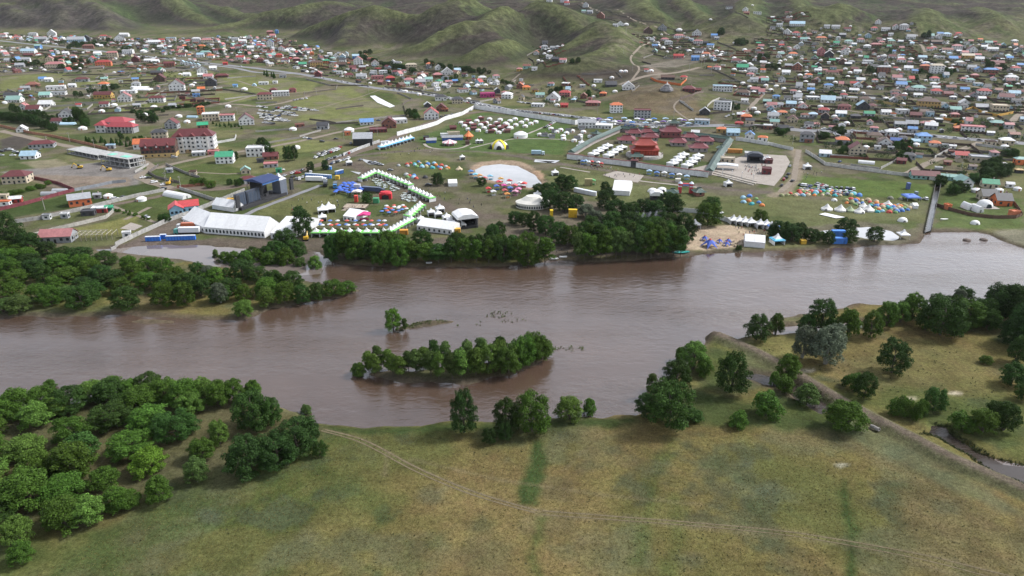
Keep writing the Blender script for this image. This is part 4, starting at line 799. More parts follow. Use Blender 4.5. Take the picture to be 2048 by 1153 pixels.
houses(4, '''95 220 50 20 s w G; 165 180 60 18 n q G; 240 212 130 18 l w G; 155 278 60 22 w w E; 230 288 65 22 r w H; 330 290 60 15 q q H; 430 330 90 25 o c H; 290 330 60 14 t w G; 475 230 50 18 s w G; 545 230 70 16 s w G; 600 300 55 18 s k G; 640 250 60 15 m w G; 650 355 70 22 t w H; 745 340 60 22 p w H; 550 360 50 14 g w G; 805 305 50 18 s l E; 855 245 55 18 r w H; 885 195 50 20 p w E; 945 250 70 16 s w G; 1025 240 50 24 p w E; 1095 240 70 34 s w H; 995 350 60 20 t c H; 870 375 90 18 p q H; 1150 315 70 18 s w G; 985 290 40 14 s w G; 1300 310 70 20 t w G; 1380 290 50 18 b w G; 1435 295 70 20 l w H; 1530 288 55 18 r w H; 1370 315 50 20 w w E; 1350 360 90 22 n k G; 1520 405 80 34 p w H; 1440 415 90 14 q w G; 1640 425 80 26 m w E; 1800 415 90 20 w w G; 1770 365 60 20 t s G; 1980 340 50 12 w w H; 1700 330 40 12 o w G; 1330 400 50 18 p w H
205 450 75 18 o w H; 235 395 55 14 w w E; 425 455 60 50 p p E; 495 460 80 24 w k E; 620 440 60 34 p w E; 730 425 60 20 m w H; 800 390 60 20 w w H; 600 520 65 24 q n E; 425 490 30 U; 180 470 40 U; 240 565 85 30 s q E; 150 600 70 18 w w G; 405 535 50 14 w k E; 330 625 60 24 o w H; 260 612 40 U; 115 660 60 26 k w E; 520 600 110 20 m c H; 405 580 60 14 w w G; 490 710 75 26 b w H; 375 690 60 45 n n F; 345 740 60 22 b l G; 70 790 60 18 b l H; 25 730 40 U; 70 700 40 U; 130 720 40 U; 810 515 90 24 w w F; 930 590 110 50 s q H; 1075 500 70 20 p w H; 1150 485 46 U; 1355 590 110 62 c w H; 1260 570 80 40 o q H; 1180 590 50 20 b s G; 1130 565 70 18 w w G; 1050 570 38 U; 1540 525 70 24 w w H; 1605 470 100 22 c y G; 1490 485 70 14 b w G; 1790 590 110 30 b q H; 1940 480 50 14 b w G; 2020 540 50 18 b s G; 1990 570 70 24 r w H; 1840 525 110 20 m m G
695 690 70 20 r c G; 765 700 65 24 y n E; 860 660 50 18 p w H; 1040 640 80 16 p w G; 1075 695 90 16 b w G; 1215 735 110 30 t w H; 1130 735 50 24 p w E; 1030 750 80 18 n w H; 1360 755 90 24 r w H; 1340 650 70 22 r w H; 1570 650 60 18 p w H; 1580 735 70 18 b w G; 1740 765 110 35 r w H; 1470 720 80 18 q s G; 1980 770 90 20 l w G; 1920 800 120 20 m w G; 1960 650 100 30 w w H; 1600 790 44 U; 610 790 60 30 r w H; 680 815 80 30 w c F; 785 825 90 32 n c H; 770 880 105 30 l k E; 620 880 105 28 m p H; 455 905 90 24 r s H; 285 880 80 20 p w E; 120 920 80 18 o w H; 95 860 60 20 s w G; 240 800 70 18 s w G; 370 800 110 16 w w F; 490 825 120 22 l w G; 1205 780 70 16 w w G; 1050 815 90 20 q c E; 950 800 46 U; 1295 870 180 55 n y H; 1420 880 60 30 s l E; 1580 850 80 22 w w E; 1720 880 100 20 s k G; 1870 900 130 50 c c F; 1085 915 100 30 w w F; 1300 935 60 34 s l F; 1500 940 70 24 p q H; 1490 890 70 18 s w G; 590 935 90 24 w l G; 710 950 80 20 k k H; 300 945 70 24 q w H; 365 945 70 30 l s H; 460 960 70 30 n k E; 950 920 80 14 w w G; 425 865 46 U; 1275 1010 90 22 p w H; 1410 940 50 U; 760 650 40 U; 660 590 36 U; 820 1000 50 14 p w E; 1145 630 40 U; 1100 765 44 U; 1910 650 44 U; 1450 560 36 U; 1475 555 36 U; 500 650 60 14 l l G; 690 740 70 16 w s G; 560 810 60 20 s s G; 900 720 60 18 k w G; 1640 560 70 18 s w G; 1660 630 60 26 p q H; 1350 720 60 16 w w G; 1690 690 70 18 w l F; 1850 740 60 16 q w G; 1990 830 70 22 k w G; 720 590 60 16 w w G; 1000 470 60 16 m w G; 1240 480 70 18 l s G; 1700 490 70 16 w w G; 1390 470 60 14 w w F''')
houses(8, '''320 180 120 62 k s H; 325 185 60 20 q q F; 605 200 110 40 o s H; 725 285 140 50 m c E; 865 160 120 35 n c H; 920 198 84 40 n c H; 1000 132 105 36 w w H; 1255 182 120 52 b l H; 1345 215 88 28 o w H; 1420 226 50 16 w w F; 1185 196 66 16 l l G; 465 297 96 26 w l G; 1135 318 108 34 k s H; 1075 352 76 14 m m G; 1710 345 160 44 s c F; 1560 310 110 18 r w G; 1790 202 80 24 n c F; 1920 204 110 40 w c H; 1905 228 58 U; 2030 362 96 46 t o H; 2015 428 60 22 y k H; 1505 490 84 24 t t G; 1415 482 84 22 t t G; 1790 548 130 34 g c G; 1680 585 74 U; 1860 582 50 U; 1065 60 95 24 s s G; 1650 100 190 42 p w F; 1545 92 90 25 o q H; 1850 52 110 26 t q H; 1160 55 100 16 s k G; 325 52 60 24 l p H; 390 56 60 18 p w H; 1030 190 90 22 u s G; 1480 235 50 16 w w G; 800 356 120 V w; 880 240 50 14 w w F; 985 245 50 14 w s F; 130 90 90 20 k k G; 2005 570 40 U; 1940 545 60 18 w w G; 1440 365 60 14 q q G; 1640 400 60 18 n s G''')
houses(3, '''300 18 50 18 s w G; 440 42 46 16 r w G; 420 22 70 22 w w F; 590 62 50 22 k w E; 575 105 40 14 t w G; 625 112 50 16 s s G; 710 152 70 26 q q E; 830 215 44 12 s w G; 870 208 56 14 w w E; 915 210 40 U; 1090 272 80 24 q n E; 1205 247 80 22 k s E; 1340 257 50 U; 1480 292 80 26 k w E; 1340 307 90 20 p w H; 1225 332 70 16 p w H; 1255 362 70 24 s w H; 1145 387 50 18 b s G; 1210 392 38 U; 1490 352 80 22 p w H; 1550 362 50 18 k k G; 1420 417 40 U; 1500 427 70 18 k w G; 1590 387 60 22 b w G; 1640 417 36 U; 1555 450 70 18 o w H; 1665 452 36 U; 1335 472 90 22 r p G; 1470 487 70 24 b b G; 1780 472 36 U; 1800 507 90 20 m w H; 1860 502 40 U; 1620 302 56 16 b s G; 1850 558 100 16 g s G; 1930 582 90 26 s w H; 1910 612 60 16 p w H; 1905 520 36 U; 1780 567 40 U; 2010 652 80 24 p q H; 1940 662 70 24 s w G; 1850 677 40 U; 1905 658 40 U
260 402 60 28 s w H; 330 402 50 18 s s G; 195 442 50 18 o w E; 260 438 32 U; 300 472 60 16 s w G; 210 492 30 U; 350 492 60 16 k k G; 410 502 60 20 p w G; 120 552 70 20 q t G; 180 567 50 18 s w G; 60 572 50 18 p y H; 300 420 36 U; 265 355 50 14 k s G
65 712 60 26 o q E; 115 722 70 22 o y H; 185 742 60 20 n y H; 425 777 100 34 r p H; 225 782 80 20 t w G; 330 812 120 26 s w E; 510 792 36 U; 575 792 60 24 q q E; 650 848 130 24 p q H; 420 862 66 18 r r G; 210 857 110 18 w w F; 730 772 60 24 o q H; 690 662 76 18 w w F; 565 702 50 16 w s F; 655 697 36 U; 800 632 36 U; 875 582 36 U; 910 582 36 U; 935 722 110 24 w w E; 825 742 40 U; 795 697 100 14 k k G; 1075 577 36 16 r w G; 1115 577 40 U; 1250 640 120 18 n k G; 1375 642 60 24 r c H; 1420 742 110 30 m m H; 1490 742 56 18 m n G; 1690 735 170 42 l w F; 1860 768 110 26 n s H; 1865 822 60 16 w w G; 1690 885 150 64 s w F; 1545 922 90 26 s k E; 835 905 108 62 o w H; 1045 948 150 62 m s F; 1530 998 130 30 s l F; 1880 968 90 34 o q H; 1820 1012 70 26 r r H; 1680 1066 86 32 o y H; 1775 1088 110 24 l l G; 1905 1122 80 40 b w E; 2010 1132 80 30 o w H; 1740 75 60 14 k w G; 1870 92 46 16 s w E; 1965 120 70 20 w w F; 1880 118 50 12 q q G; 1590 165 26 U; 1865 408 40 U; 1780 350 26 U; 1925 50 22 U; 1640 320 40 14 s s G''')
houses(1, '''20 302 60 24 p w H; 140 317 60 16 p w G; 260 297 70 26 s w H; 410 287 70 20 w w E; 320 332 100 18 s s G; 600 342 140 22 s l G; 690 332 60 26 k k E; 825 307 60 18 r w H; 950 332 90 20 k w E; 990 297 80 18 w w G; 1045 352 90 V w; 1230 357 100 18 w w G; 1365 327 80 22 l w F; 1290 337 50 14 r w G; 1570 347 70 36 w w H; 1650 347 100 25 p c H; 1610 392 60 22 o y H; 700 392 90 24 q q H; 1020 432 90 26 w w F; 1140 422 50 U; 895 468 90 44 p c H; 775 448 60 18 w w G; 735 502 56 28 r w E; 820 532 130 32 r o H; 390 497 60 24 p c E; 430 552 150 36 p c H; 490 522 40 40 p c H; 580 467 50 18 p w H; 300 392 50 22 t b G; 220 432 120 20 l w G; 225 456 80 14 m n G; 1080 502 66 26 m m E; 1350 532 90 22 m q G; 1460 520 40 18 l w E; 1490 526 40 18 l w E; 1520 532 40 18 l w E; 1550 537 40 18 l w E; 1580 542 40 18 l w E; 1600 462 60 22 l w G; 1680 467 60 20 o w H; 1740 424 110 18 m w H; 1640 442 90 22 t w H; 1250 602 100 18 k n G; 1610 592 86 28 k w E; 1660 632 80 18 p w G; 1770 622 110 16 m n H; 1800 522 40 14 r r G; 1275 657 90 28 m n E; 1530 692 44 U; 1410 728 130 44 m w E; 1680 692 96 34 k k E; 650 657 110 22 m s H; 335 652 60 18 b w G; 385 657 60 20 w w G; 245 697 100 18 q q H; 820 692 80 18 o w H; 435 722 150 26 w w F; 460 762 120 22 s w F; 350 782 90 18 t w G; 90 787 130 22 k w G; 100 822 120 20 t w G; 180 882 90 20 p w E; 255 897 110 20 m w G; 355 857 110 20 w w G; 525 972 110 56 k w E; 450 997 90 24 m w G; 530 1002 110 V l; 820 792 150 30 m y G; 985 817 110 36 p w E; 1250 822 130 36 m w H; 1080 692 70 22 s w H; 1130 722 150 V w; 1110 708 130 V w; 1020 750 130 18 w w F; 905 852 50 U; 1225 867 50 U; 1090 862 60 14 s s G; 1375 862 60 14 s s G; 1565 777 60 18 b b F; 1455 797 50 14 m m F; 1540 817 50 14 m m F; 1820 862 46 U; 1530 947 80 V l; 1490 987 50 U; 1425 942 50 U; 650 1042 66 U; 1370 1032 110 40 m s E; 1265 1112 130 50 k c H; 1810 972 120 45 p w F; 1675 967 140 50 w c F; 1605 920 60 60 o o H; 1960 1002 130 40 m w E; 1615 1032 90 28 g q G; 165 1060 80 22 w w E; 30 432 40 16 w w G; 60 500 60 16 s w G; 150 540 70 16 s s G; 200 500 70 22 s w G; 520 440 50 14 w w G; 1180 500 60 14 w w G; 1240 505 60 14 w w G; 1280 390 50 14 w w G; 1440 400 50 14 p w G; 1450 455 60 14 m w G; 1880 330 60 18 s w G; 1940 350 60 18 w w G; 1990 320 50 18 k w E; 1920 480 70 18 r w G; 2000 400 60 16 w w G; 1900 390 60 16 m w G; 1600 615 50 14 w w G; 1490 612 60 14 w w G; 1880 700 40 14 b l G; 1950 725 50 U; 2030 690 40 20 l l V; 1700 560 60 14 w w G''')
houses(2, '''110 277 60 22 p q H; 165 272 30 26 b b H; 130 302 50 14 p w G; 110 377 60 36 u w E; 25 382 50 16 r w G; 200 412 60 22 r w E; 290 412 46 U; 240 415 44 U; 340 415 30 U; 415 422 60 18 p w G; 445 442 34 20 o o H; 180 462 60 20 r o H; 120 462 80 18 t w G; 345 447 50 16 w k E; 30 502 60 26 m q H; 230 507 70 26 m w H; 320 492 60 20 p m H; 480 532 110 30 n y H; 560 512 60 24 g o H; 370 532 70 16 g s G; 610 547 60 26 m c E; 690 502 60 20 k w G; 680 535 80 16 n k G; 815 522 80 38 p w E; 795 472 60 20 l b G; 870 472 50 20 o w E; 915 492 60 22 q q H; 950 527 70 20 q w E; 1095 512 40 16 w w E; 1240 572 96 52 c c H; 1390 532 70 18 o w H; 1460 562 60 18 w w E; 1530 602 100 22 w w E; 1610 582 60 18 l w G; 1330 622 100 26 q q H; 1130 602 100 26 m s H; 940 597 56 26 w w F; 1015 597 70 26 w w F; 665 602 50 26 w w F; 740 622 80 20 m c H; 495 617 60 24 p m E; 840 632 90 18 s w G; 970 637 110 24 p p F; 1070 652 80 26 r m H; 1220 667 80 26 p w H; 1310 682 90 24 s s G; 1450 622 80 22 p q H; 1540 672 60 14 p w G; 1590 667 50 16 b p G; 1740 640 30 26 l l F; 1810 652 70 30 w c H; 1870 662 50 22 k w E; 1920 632 60 24 p w H; 1835 690 40 U; 1880 680 36 U; 1770 690 36 U; 1655 742 90 24 q w F; 1850 782 130 30 x x F; 2010 792 90 34 w w H; 1475 807 100 30 k w H; 1610 832 100 34 k c H; 1370 862 60 20 w k E; 1480 892 90 26 m q E; 1510 895 60 14 o q F; 1400 958 130 44 r w E; 880 1002 120 22 b w G; 530 1037 100 30 k s G; 345 1022 80 22 q q F; 290 1047 60 U; 740 1060 80 U; 730 1085 50 22 o o F; 1060 1027 130 38 m q E; 1140 990 130 28 w w F; 970 1062 150 18 m m F; 850 1168 170 56 s d G; 65 802 130 44 m c H; 190 772 150 34 w w F; 290 742 60 26 m p H; 135 745 60 26 m n H; 690 470 50 18 w l E; 640 470 50 18 w w E; 590 445 40 14 w w G; 720 450 40 18 l w E; 850 560 60 20 s q G; 770 560 60 16 m n G; 1050 570 50 16 k q G; 1380 655 70 18 t w G; 55 680 80 16 w w F; 150 670 40 14 w w F; 1930 750 50 26 w k E; 210 625 60 18 s s F; 1195 740 36 U; 1305 765 36 U; 1200 690 60 16 t w G''')
houses(5, '''320 228 200 34 m s H; 220 315 130 26 l w G; 110 512 205 62 m c H 10; 620 692 180 56 s o G 30; 1790 350 150 54 g w G; 1960 432 80 24 t c E; 1975 515 130 40 m w H; 2035 295 150 66 w w F 10; 1010 945 70 40 w w F; 790 745 130 26 w r F; 870 735 60 22 g g G; 1355 425 50 22 s s G; 775 632 46 20 s s G; 855 630 70 U; 120 665 90 16 w r G; 20 640 70 32 c c F; 370 610 110 V s; 460 585 110 V s; 35 690 80 18 o w F; 1120 655 76 U; 1130 235 150 40 o w G 14; 695 770 110 20 k k F; 255 975 90 16 n n F; 1540 445 60 14 n c F; 370 800 60 18 s w F; 515 790 50 14 w s F; 1580 290 110 20 w s F; 1700 280 90 18 p p F; 2015 245 60 16 s s G; 880 232 70 26 l s F''')
houses(6, '''30 275 140 50 w w F; 110 320 130 26 m q G; 30 345 60 14 k k F; 110 382 120 16 p s F; 318 235 60 U; 180 425 40 16 g g F''')
houses(7, '''600 68 160 44 s w G; 740 72 150 24 w w F; 1470 125 70 18 w w G''')
# ------------------------------------------------------------------ single buildings of the left bank
def Gt(t, zx, zy): return G(*T(t, zx, zy))
def place(t, zx, zy): x_, y_, z_ = Gt(t, zx, zy); return x_, y_, z_, scale_at(x_, y_, z_)
def big(t, zx, zy, zw, zh, kind, rc, wc, rz, dr, name, label, st, **k):
    x_, y_, z_, s = place(t, zx, zy); w_ = zw/4/s*.95; h = zh/4/s; d_ = w_*dr; yb = y_+d_*.45
    return building(x_, yb, groundz(x_, yb), math.radians(rz), w_, d_, h, kind, rc, wc, name, True, st, label, **k), w_, d_, h
e, w_, d_, h = big(5, 1550, 262, 325, 130, 'H', 'm', 'w', 10, .42, 'apartment_block', 'white four-storey block with steep maroon roof and balconies', 4, steep=1.5)
for k in (-.3, 0, .3):
    q = MB(); q.box(w_*k-2.2, w_*k+2.2, -d_/2-1.3, -d_/2-.05, 0, h*.98); q.build('bay', 'render_wall', e, color=(.7, .69, .66)); q = MB(); q.prism([(w_*k-2.6, h+.3), (w_*k+2.6, h+.3), (w_*k, h+2.8)], -d_/2-1.8, 0); q.build('bay_roof', 'roofing', e, color=CC['m'][1])
    for f_ in range(4): ob('window', WIN, 'glass', e, (w_*k, -d_/2-1.34, h*(f_+.55)/4), 0, (1.6, .1, 1.5))
q = MB(); q.box(-w_/2-.06, w_/2+.06, -d_/2-.08, d_/2+.08, .2, h*.22); q.build('plinth', 'render_wall', e, color=(.5, .36, .2))
e, w_, d_, h = big(5, 1262, 300, 270, 90, 'G', 'm', 'n', 12, .55, 'chalet', 'brown timber chalet on a yellow ground floor beside the white block', 3)
q = MB(); q.box(-w_/2-.08, w_/2+.08, -d_/2-.1, d_/2+.1, .1, h*.38); q.build('ground_floor', 'render_wall', e, color=(.56, .40, .17))
for k in (-.33, -.02, .3):
    q = MB(); q.prism([(w_*k-2.4, h*.7), (w_*k+2.4, h*.7), (w_*k, h+2.6)], -d_/2-.8, 0); q.build('dormer', 'roofing', e, color=CC['m'][1]); ob('window', WIN, 'paint', e, (w_*k, -d_/2-.84, h*.98), 0, (1.2, .1, 1.2), (.6, .6, .6))
for k in range(5): ob('window', WIN, 'glass', e, ((k-2)*w_/5.4, -d_/2-.14, h*.2), 0, (1.3, .1, 1.3))
# large red-roofed villa: white wing, grey pillared terrace, three roofs
x_, y_, z_, s = place(1, 930, 1065); e = ob('mansion', None, None, None, (x_, y_+10, z_-.2), math.radians(-4)); W = 330/4/s
for nm, (cx, cy, w_, d_, h), c_ in (('wing', (-W*.12, 4, W*.62, 16, 9.0), (.66, .66, .66)), ('terrace_block', (W*.14, -6, W*.66, 9, 6.0), (.3, .3, .31)), ('side_block', (-W*.36, -5, W*.24, 10, 7.0), (.6, .6, .6))):
    b_ = ob(nm, wall_mesh('F', w_, d_, h, 0), 'render_wall', e, (cx, cy, 0), color=c_); ob('roof', roof_mesh('H', w_, d_, 3.6, .9), 'roofing', b_, (0, 0, h), color=(.36, .06, .07))
    for k in range(int(w_/3.4)):
        for f_ in range(2): ob('window', WIN, 'glass', b_, ((k+.5)*w_/int(w_/3.4)-w_/2, -d_/2-.03, h*(f_+.55)/2), 0, (1.6, .12, 1.6))
for k in range(8): ob('pillar', UNIT, 'concrete', e, (-W*.17+k*W*.089, -11.6, 0), 0, (.5, .5, 5.6), (.45, .44, .42))
tag(e, 'large villa with several red hipped roofs and a pillared grey terrace', 'house')
# concrete skeletons on the building site
def skeleton(t, za, zb, depth, st, label, covered):
    A = np.array(Gt(t, *za)[:2]); B = np.array(Gt(t, *zb)[:2]); L = np.linalg.norm(B-A); rz = math.atan2(B[1]-A[1], B[0]-A[0])
    e = ob('concrete_frame_building', None, None, None, (A[0], A[1], groundz(*A)), rz); fh = 3.3; n_ = max(3, int(L/5))
    for f_ in range(st+1):
        q = MB(); q.box(-.4, L+.4, -.4, depth+.4, f_*fh, f_*fh+.3); q.build('floor_slab', 'concrete', e, color=(.42, .42, .41))
    for f_ in range(st):
        for k in range(n_+1):
            for yy_ in (0, depth/2, depth): ob('column', UNIT, 'concrete', e, (k*L/n_, yy_, f_*fh+.3), 0, (.45, .45, fh-.3), (.38, .38, .37))
        q = MB(); q.box(.3, L-.3, depth*.5, depth*.5+.2, f_*fh+.3, (f_+1)*fh); q.build('inner_wall', 'concrete', e, color=(.2, .2, .2))
    if covered:
        for a, b_, c_ in ((.15, .32, (.2, .55, .42)), (.6, .85, (.2, .55, .42))): q = MB(); q.box(L*a, L*b_, depth*.2, depth*.6, st*fh+.32, st*fh+.5); q.build('tarpaulin', 'fabric', e, color=c_)
    tag(e, label, 'building'); return e
skeleton(5, (815, 350), (1040, 390), 13, 2, 'unfinished two-storey concrete frame with green tarpaulins on its slab', True)
skeleton(5, (1045, 388), (1150, 365), 12, 2, 'unfinished two-storey concrete bay at the end of the frame', False)
skeleton(5, (545, 270), (790, 320), 13, 1, 'unfinished single-storey concrete frame full of rubble', False)
# pink-roofed long building with its open timber frame
x_, y_, z_, s = place(5, 440, 985)
building(x_, y_+4, z_, math.radians(8), 250/4/s*.95, 9, 3.4, 'G', 'p', 's', 'workshop', True, 1, 'long low workshop with pink metal roof beside the river trees')
A = np.array(Gt(5, 565, 975)[:2]); B = np.array(Gt(5, 900, 960)[:2]); L = np.linalg.norm(B-A)
e = ob('timber_frame', None, None, None, (A[0], A[1], groundz(*A)), math.atan2(B[1]-A[1], B[0]-A[0]))
for k in range(9): ob('post', UNIT, 'timber', e, (k*L/8, 0, 0), 0, (.25, .25, 2.8), (.3, .27, .22)); ob('post', UNIT, 'timber', e, (k*L/8, 8, 0), 0, (.25, .25, 3.6), (.3, .27, .22)); ob('rafter', UNIT, 'timber', e, (k*L/8, 4, 3.1), 0, (.2, 8.6, .2), (.42, .38, .3))
for yy_ in (0, 2.7, 5.4, 8): ob('purlin', UNIT, 'timber', e, (L/2*.78, yy_, 3.35), 0, (L*.8, .2, .15), (.5, .46, .4))
tag(e, 'roofless timber frame of posts and rafters joined to the pink workshop', 'building')
# red and pale-blue house
x_, y_, z_, s = place(5, 1450, 772); e = ob('house', None, None, None, (x_, y_+6, z_-.1), math.radians(24)); W = 235/4/s
for nm, (cx, cy, w_, d_, h), kd in (('front_wing', (-W*.26, -2, W*.42, 9, 5.0), 'E'), ('main_block', (W*.16, 1, W*.56, 9, 5.0), 'G')):
    rise = .3*d_ if kd == 'G' else .36*w_
    b_ = ob(nm, wall_mesh(kd, w_, d_, h, rise), 'render_wall', e, (cx, cy, 0), color=(.33, .55, .68)); ob('roof', roof_mesh(kd, w_, d_, rise, .7), 'roofing', b_, (0, 0, h), color=(.55, .07, .075))
    for k in range(3): ob('window', WIN, 'glass', b_, ((k-1)*w_/3.2, -d_/2-.03, 3.0), 0, (1.3, .12, 1.4))
tag(e, 'pale blue house with bright red roofs inside the walled river plot', 'house')
x_, y_, z_, s = place(5, 1400, 625); building(x_, y_+3, z_, math.radians(62), 7, 200/4/s*1.2, 3.2, 'V', 'w', 'w', 'greenhouse', label='long white polytunnel behind the red-roofed blue house')
# green-gabled lodge, dark-roofed house and long teal building of the riverside compound
x_, y_, z_, s = place(8, 1588, 555); building(x_, y_+5, z_, math.radians(-4), 100/4/s, 10, 50/4/s, 'E', 't', 'w', 'lodge', True, 2, 'two-storey white lodge with steep green gable roof by the channel', steep=1.1, balcony=True)
x_, y_, z_, s = place(8, 1270, 478); building(x_, y_+4, z_, math.radians(-13), 205/4/s, 8, 28/4/s, 'G', 'm', 't', 'barrack', True, 1, 'long low teal building with maroon roof at the head of the channel')
for zx, zy, zw, c_ in ((1775, 655, 110, 'c'), (1892, 690, 115, 'o')):
    x_, y_, z_, s = place(8, zx, zy); building(x_, y_+4, z_, math.radians(-8), zw/4/s, 9, 3.4, 'G', 'k', c_, 'lodge', True, 1, f'{CC[c_][0]} lodge with dark slate roof inside the brown fence', steep=1.2)
x_, y_, z_, s = place(8, 1755, 705); e = ob('dome_house', None, None, None, (x_, y_+3, z_), 0)
q = MB(); q.lathe([(4.6, 0), (4.5, 1.2), (3.6, 3), (2, 4), (.2, 4.4)], 16); q.build('dome', 'fabric', e, color=(.75, .75, .74), smooth=True); q = MB(); q.box(-6, 6, -6, 6, -.1, .25); q.build('deck', 'timber', e, color=(.4, .36, .32)); q = MB(); q.prism([(1.6*math.cos(a), .25+2.4*math.sin(a)) for a in np.linspace(0, 3.14, 8)], -4.7, -3.4); q.build('door', 'glass', e)
tag(e, 'white dome house on a square wooden deck in the fenced compound', 'dome')
for zx, zy, zw in ((1605, 718, 50), (1682, 738, 58)):
    x_, y_, z_, s = place(8, zx, zy); building(x_, y_+2, z_, .1, zw/4/s, 7, 4, 'V', 'w', 'w', 'greenhouse', label='small white arched pod tent in the fenced compound', group='pod tents in the fenced compound')
for zx, zy, zw in ((1440, 718, 36), (1972, 770, 66)):
    x_, y_, z_, s = place(8, zx, zy); building(x_, y_+1, z_, .2, zw/4/s, 3.5, 2.6, 'F', 'o', 'o', 'shed', False, 1, f'{"small" if zw < 40 else "wide"} orange hut at the edge of the fenced compound')
# ------------------------------------------------------------------ roads and paths
MAIN = [(-60, 76), (0, 82), (90, 92), (180, 100), (330, 118), (512, 137), (610, 150), (740, 175), (880, 193), (975, 211), (1010, 220), (1100, 228), (1180, 238), (1290, 250), (1400, 252), (1530, 252), (1600, 262), (1740, 264), (1860, 272), (1990, 283), (2100, 292)]
ribbon('road', MAIN, 13, 'asphalt', .14)
for pts, w_, m_ in (([(400, 129), (470, 136), (512, 146), (590, 148)], 9, 'asphalt'), ([(165, 133), (240, 137), (330, 130), (400, 129)], 6, 'dirt_road'), ([(1010, 220), (940, 226), (880, 238), (820, 262), (765, 288), (700, 310), (640, 330), (560, 352), (500, 368), (440, 380), (350, 374)], 9, 'mud'),
                    ([(0, 262), (60, 276), (130, 292), (210, 305), (290, 325), (310, 338), (270, 352), (300, 365), (345, 378)], 7, 'dirt_road'), ([(25, 446), (120, 424), (220, 402), (330, 380)], 4, 'mud'), ([(345, 378), (330, 392), (225, 410)], 5, 'mud'), ([(512, 420), (560, 402), (600, 387), (642, 371)], 4, 'asphalt'), ([(480, 436), (512, 420)], 4, 'asphalt'),
                    ([(310, 338), (360, 325), (430, 310), (512, 300), (600, 283), (690, 262), (760, 250)], 6, 'dirt_road'), ([(350, 185), (440, 210), (480, 208), (512, 215), (560, 208), (620, 192)], 6, 'dirt_road'), ([(440, 210), (480, 200), (512, 190)], 5, 'dirt_road'), ([(300, 178), (400, 172), (470, 160), (560, 190), (660, 178)], 3, 'dirt_road'),
                    ([(1490, 230), (1505, 210), (1530, 185), (1535, 165), (1500, 145), (1440, 115), (1400, 90), (1330, 60), (1250, 35), (1180, 15), (1080, -3)], 5, 'dirt_road'), ([(1260, 165), (1280, 140), (1260, 115), (1300, 85)], 3, 'dirt_road'), ([(1240, 170), (1300, 150), (1350, 147), (1400, 135)], 7, 'dirt_road'), ([(1545, 38), (1600, 55), (1680, 75), (1720, 80)], 4, 'dirt_road'),
                    ([(1735, 62), (1800, 78), (1845, 92), (1850, 105)], 5, 'dirt_road'), ([(1536, 130), (1620, 148), (1700, 150), (1780, 152), (1900, 165), (2048, 190)], 5, 'dirt_road'), ([(1540, 165), (1640, 180), (1760, 192), (1880, 205), (2048, 218)], 5, 'dirt_road'), ([(2060, 215), (2030, 235), (2020, 255), (2030, 275)], 6, 'dirt_road'), ([(1530, 205), (1650, 215), (1720, 225), (1800, 235), (1900, 245), (1960, 268)], 4, 'dirt_road'),
                    ([(1810, 350), (1860, 325), (1910, 305), (1960, 285)], 6, 'dirt_road'), ([(1640, 85), (1740, 100), (1850, 115), (1960, 130), (2048, 145)], 4, 'dirt_road'), ([(1380, 190), (1350, 205), (1345, 216), (1380, 242)], 2, 'dirt_road'), ([(1024, 172), (1026, 160), (1040, 148)], 4, 'dirt_road'), ([(620, 222), (680, 205), (720, 195), (760, 180)], 1.5, 'dirt_road'),
                    ([(848, 288), (856, 298), (900, 300), (930, 296), (940, 288)], 2.5, 'paving'), ([(940, 297), (990, 285), (1030, 278)], 2, 'paving'), ([(1056, 268), (1080, 258), (1110, 245)], 2.5, 'paving'), ([(1030, 278), (1100, 278), (1150, 282)], 2, 'paving'), ([(1260, 360), (1300, 365), (1350, 370), (1400, 376)], 2.5, 'paving'), ([(1120, 335), (1180, 345)], 2, 'paving'), ([(300, 415), (250, 440)], 3, 'dirt_road'),
                    ([(225, 413), (270, 430), (312, 446)], 2.5, 'dirt_road'), ([(390, 345), (470, 350), (500, 345)], 2, 'dirt_road'), ([(1598, 300), (1592, 330), (1588, 360), (1560, 385)], 4, 'dirt_road')):
    ribbon('road' if m_ == 'asphalt' else 'path', pts, w_, m_, .08)
ribbon('track', [(650, 860), (720, 876), (760, 895), (820, 930), (880, 957), (940, 982), (1010, 1005), (1075, 1022)], .55, 'track', .05); ribbon('track', [(642, 862), (712, 880), (752, 900), (812, 935), (872, 962), (932, 987), (1004, 1009), (1070, 1026)], .45, 'track', .05)
ribbon('track', [(1085, 1022), (1200, 1031), (1330, 1041), (1400, 1047), (1560, 1061), (1700, 1083), (1850, 1110), (2048, 1160)], .35, 'track', .05); ribbon('track', [(1085, 1030), (1200, 1038), (1330, 1048), (1400, 1053), (1560, 1068), (1700, 1091), (1850, 1120), (2048, 1172)], .3, 'track', .05)
for pts in ([(1365, 342), (1388, 344), (1430, 352), (1500, 366), (1548, 373), (1566, 352), (1580, 325), (1572, 312), (1500, 308), (1470, 318)], [(1205, 351), (1232, 343), (1288, 352), (1276, 366), (1240, 362)]): sheet('paved_square', poly(pts), .22, 'paving')
sheet('gravel_court', poly([(240, 458), (262, 446), (286, 453), (268, 462)]), .18, 'paving')
for pts in ([(1638, 430), (1650, 427), (1690, 436), (1672, 438)], [(740, 193), (750, 192), (790, 213), (780, 216), (755, 206)], [(980, 455), (1000, 450)],):
    if len(pts) > 3: sheet('plastic_sheeting', poly(pts) if pts[0][0] != 740 else [G(*p)[:2] for p in pts], .35, 'plastic_sheet', None)
for o in list(COL.objects):
    if o.name.startswith('plastic_sheeting'): tag(o, 'white plastic sheeting spread on the grass', 'sheet', 'plastic sheets on the grass')
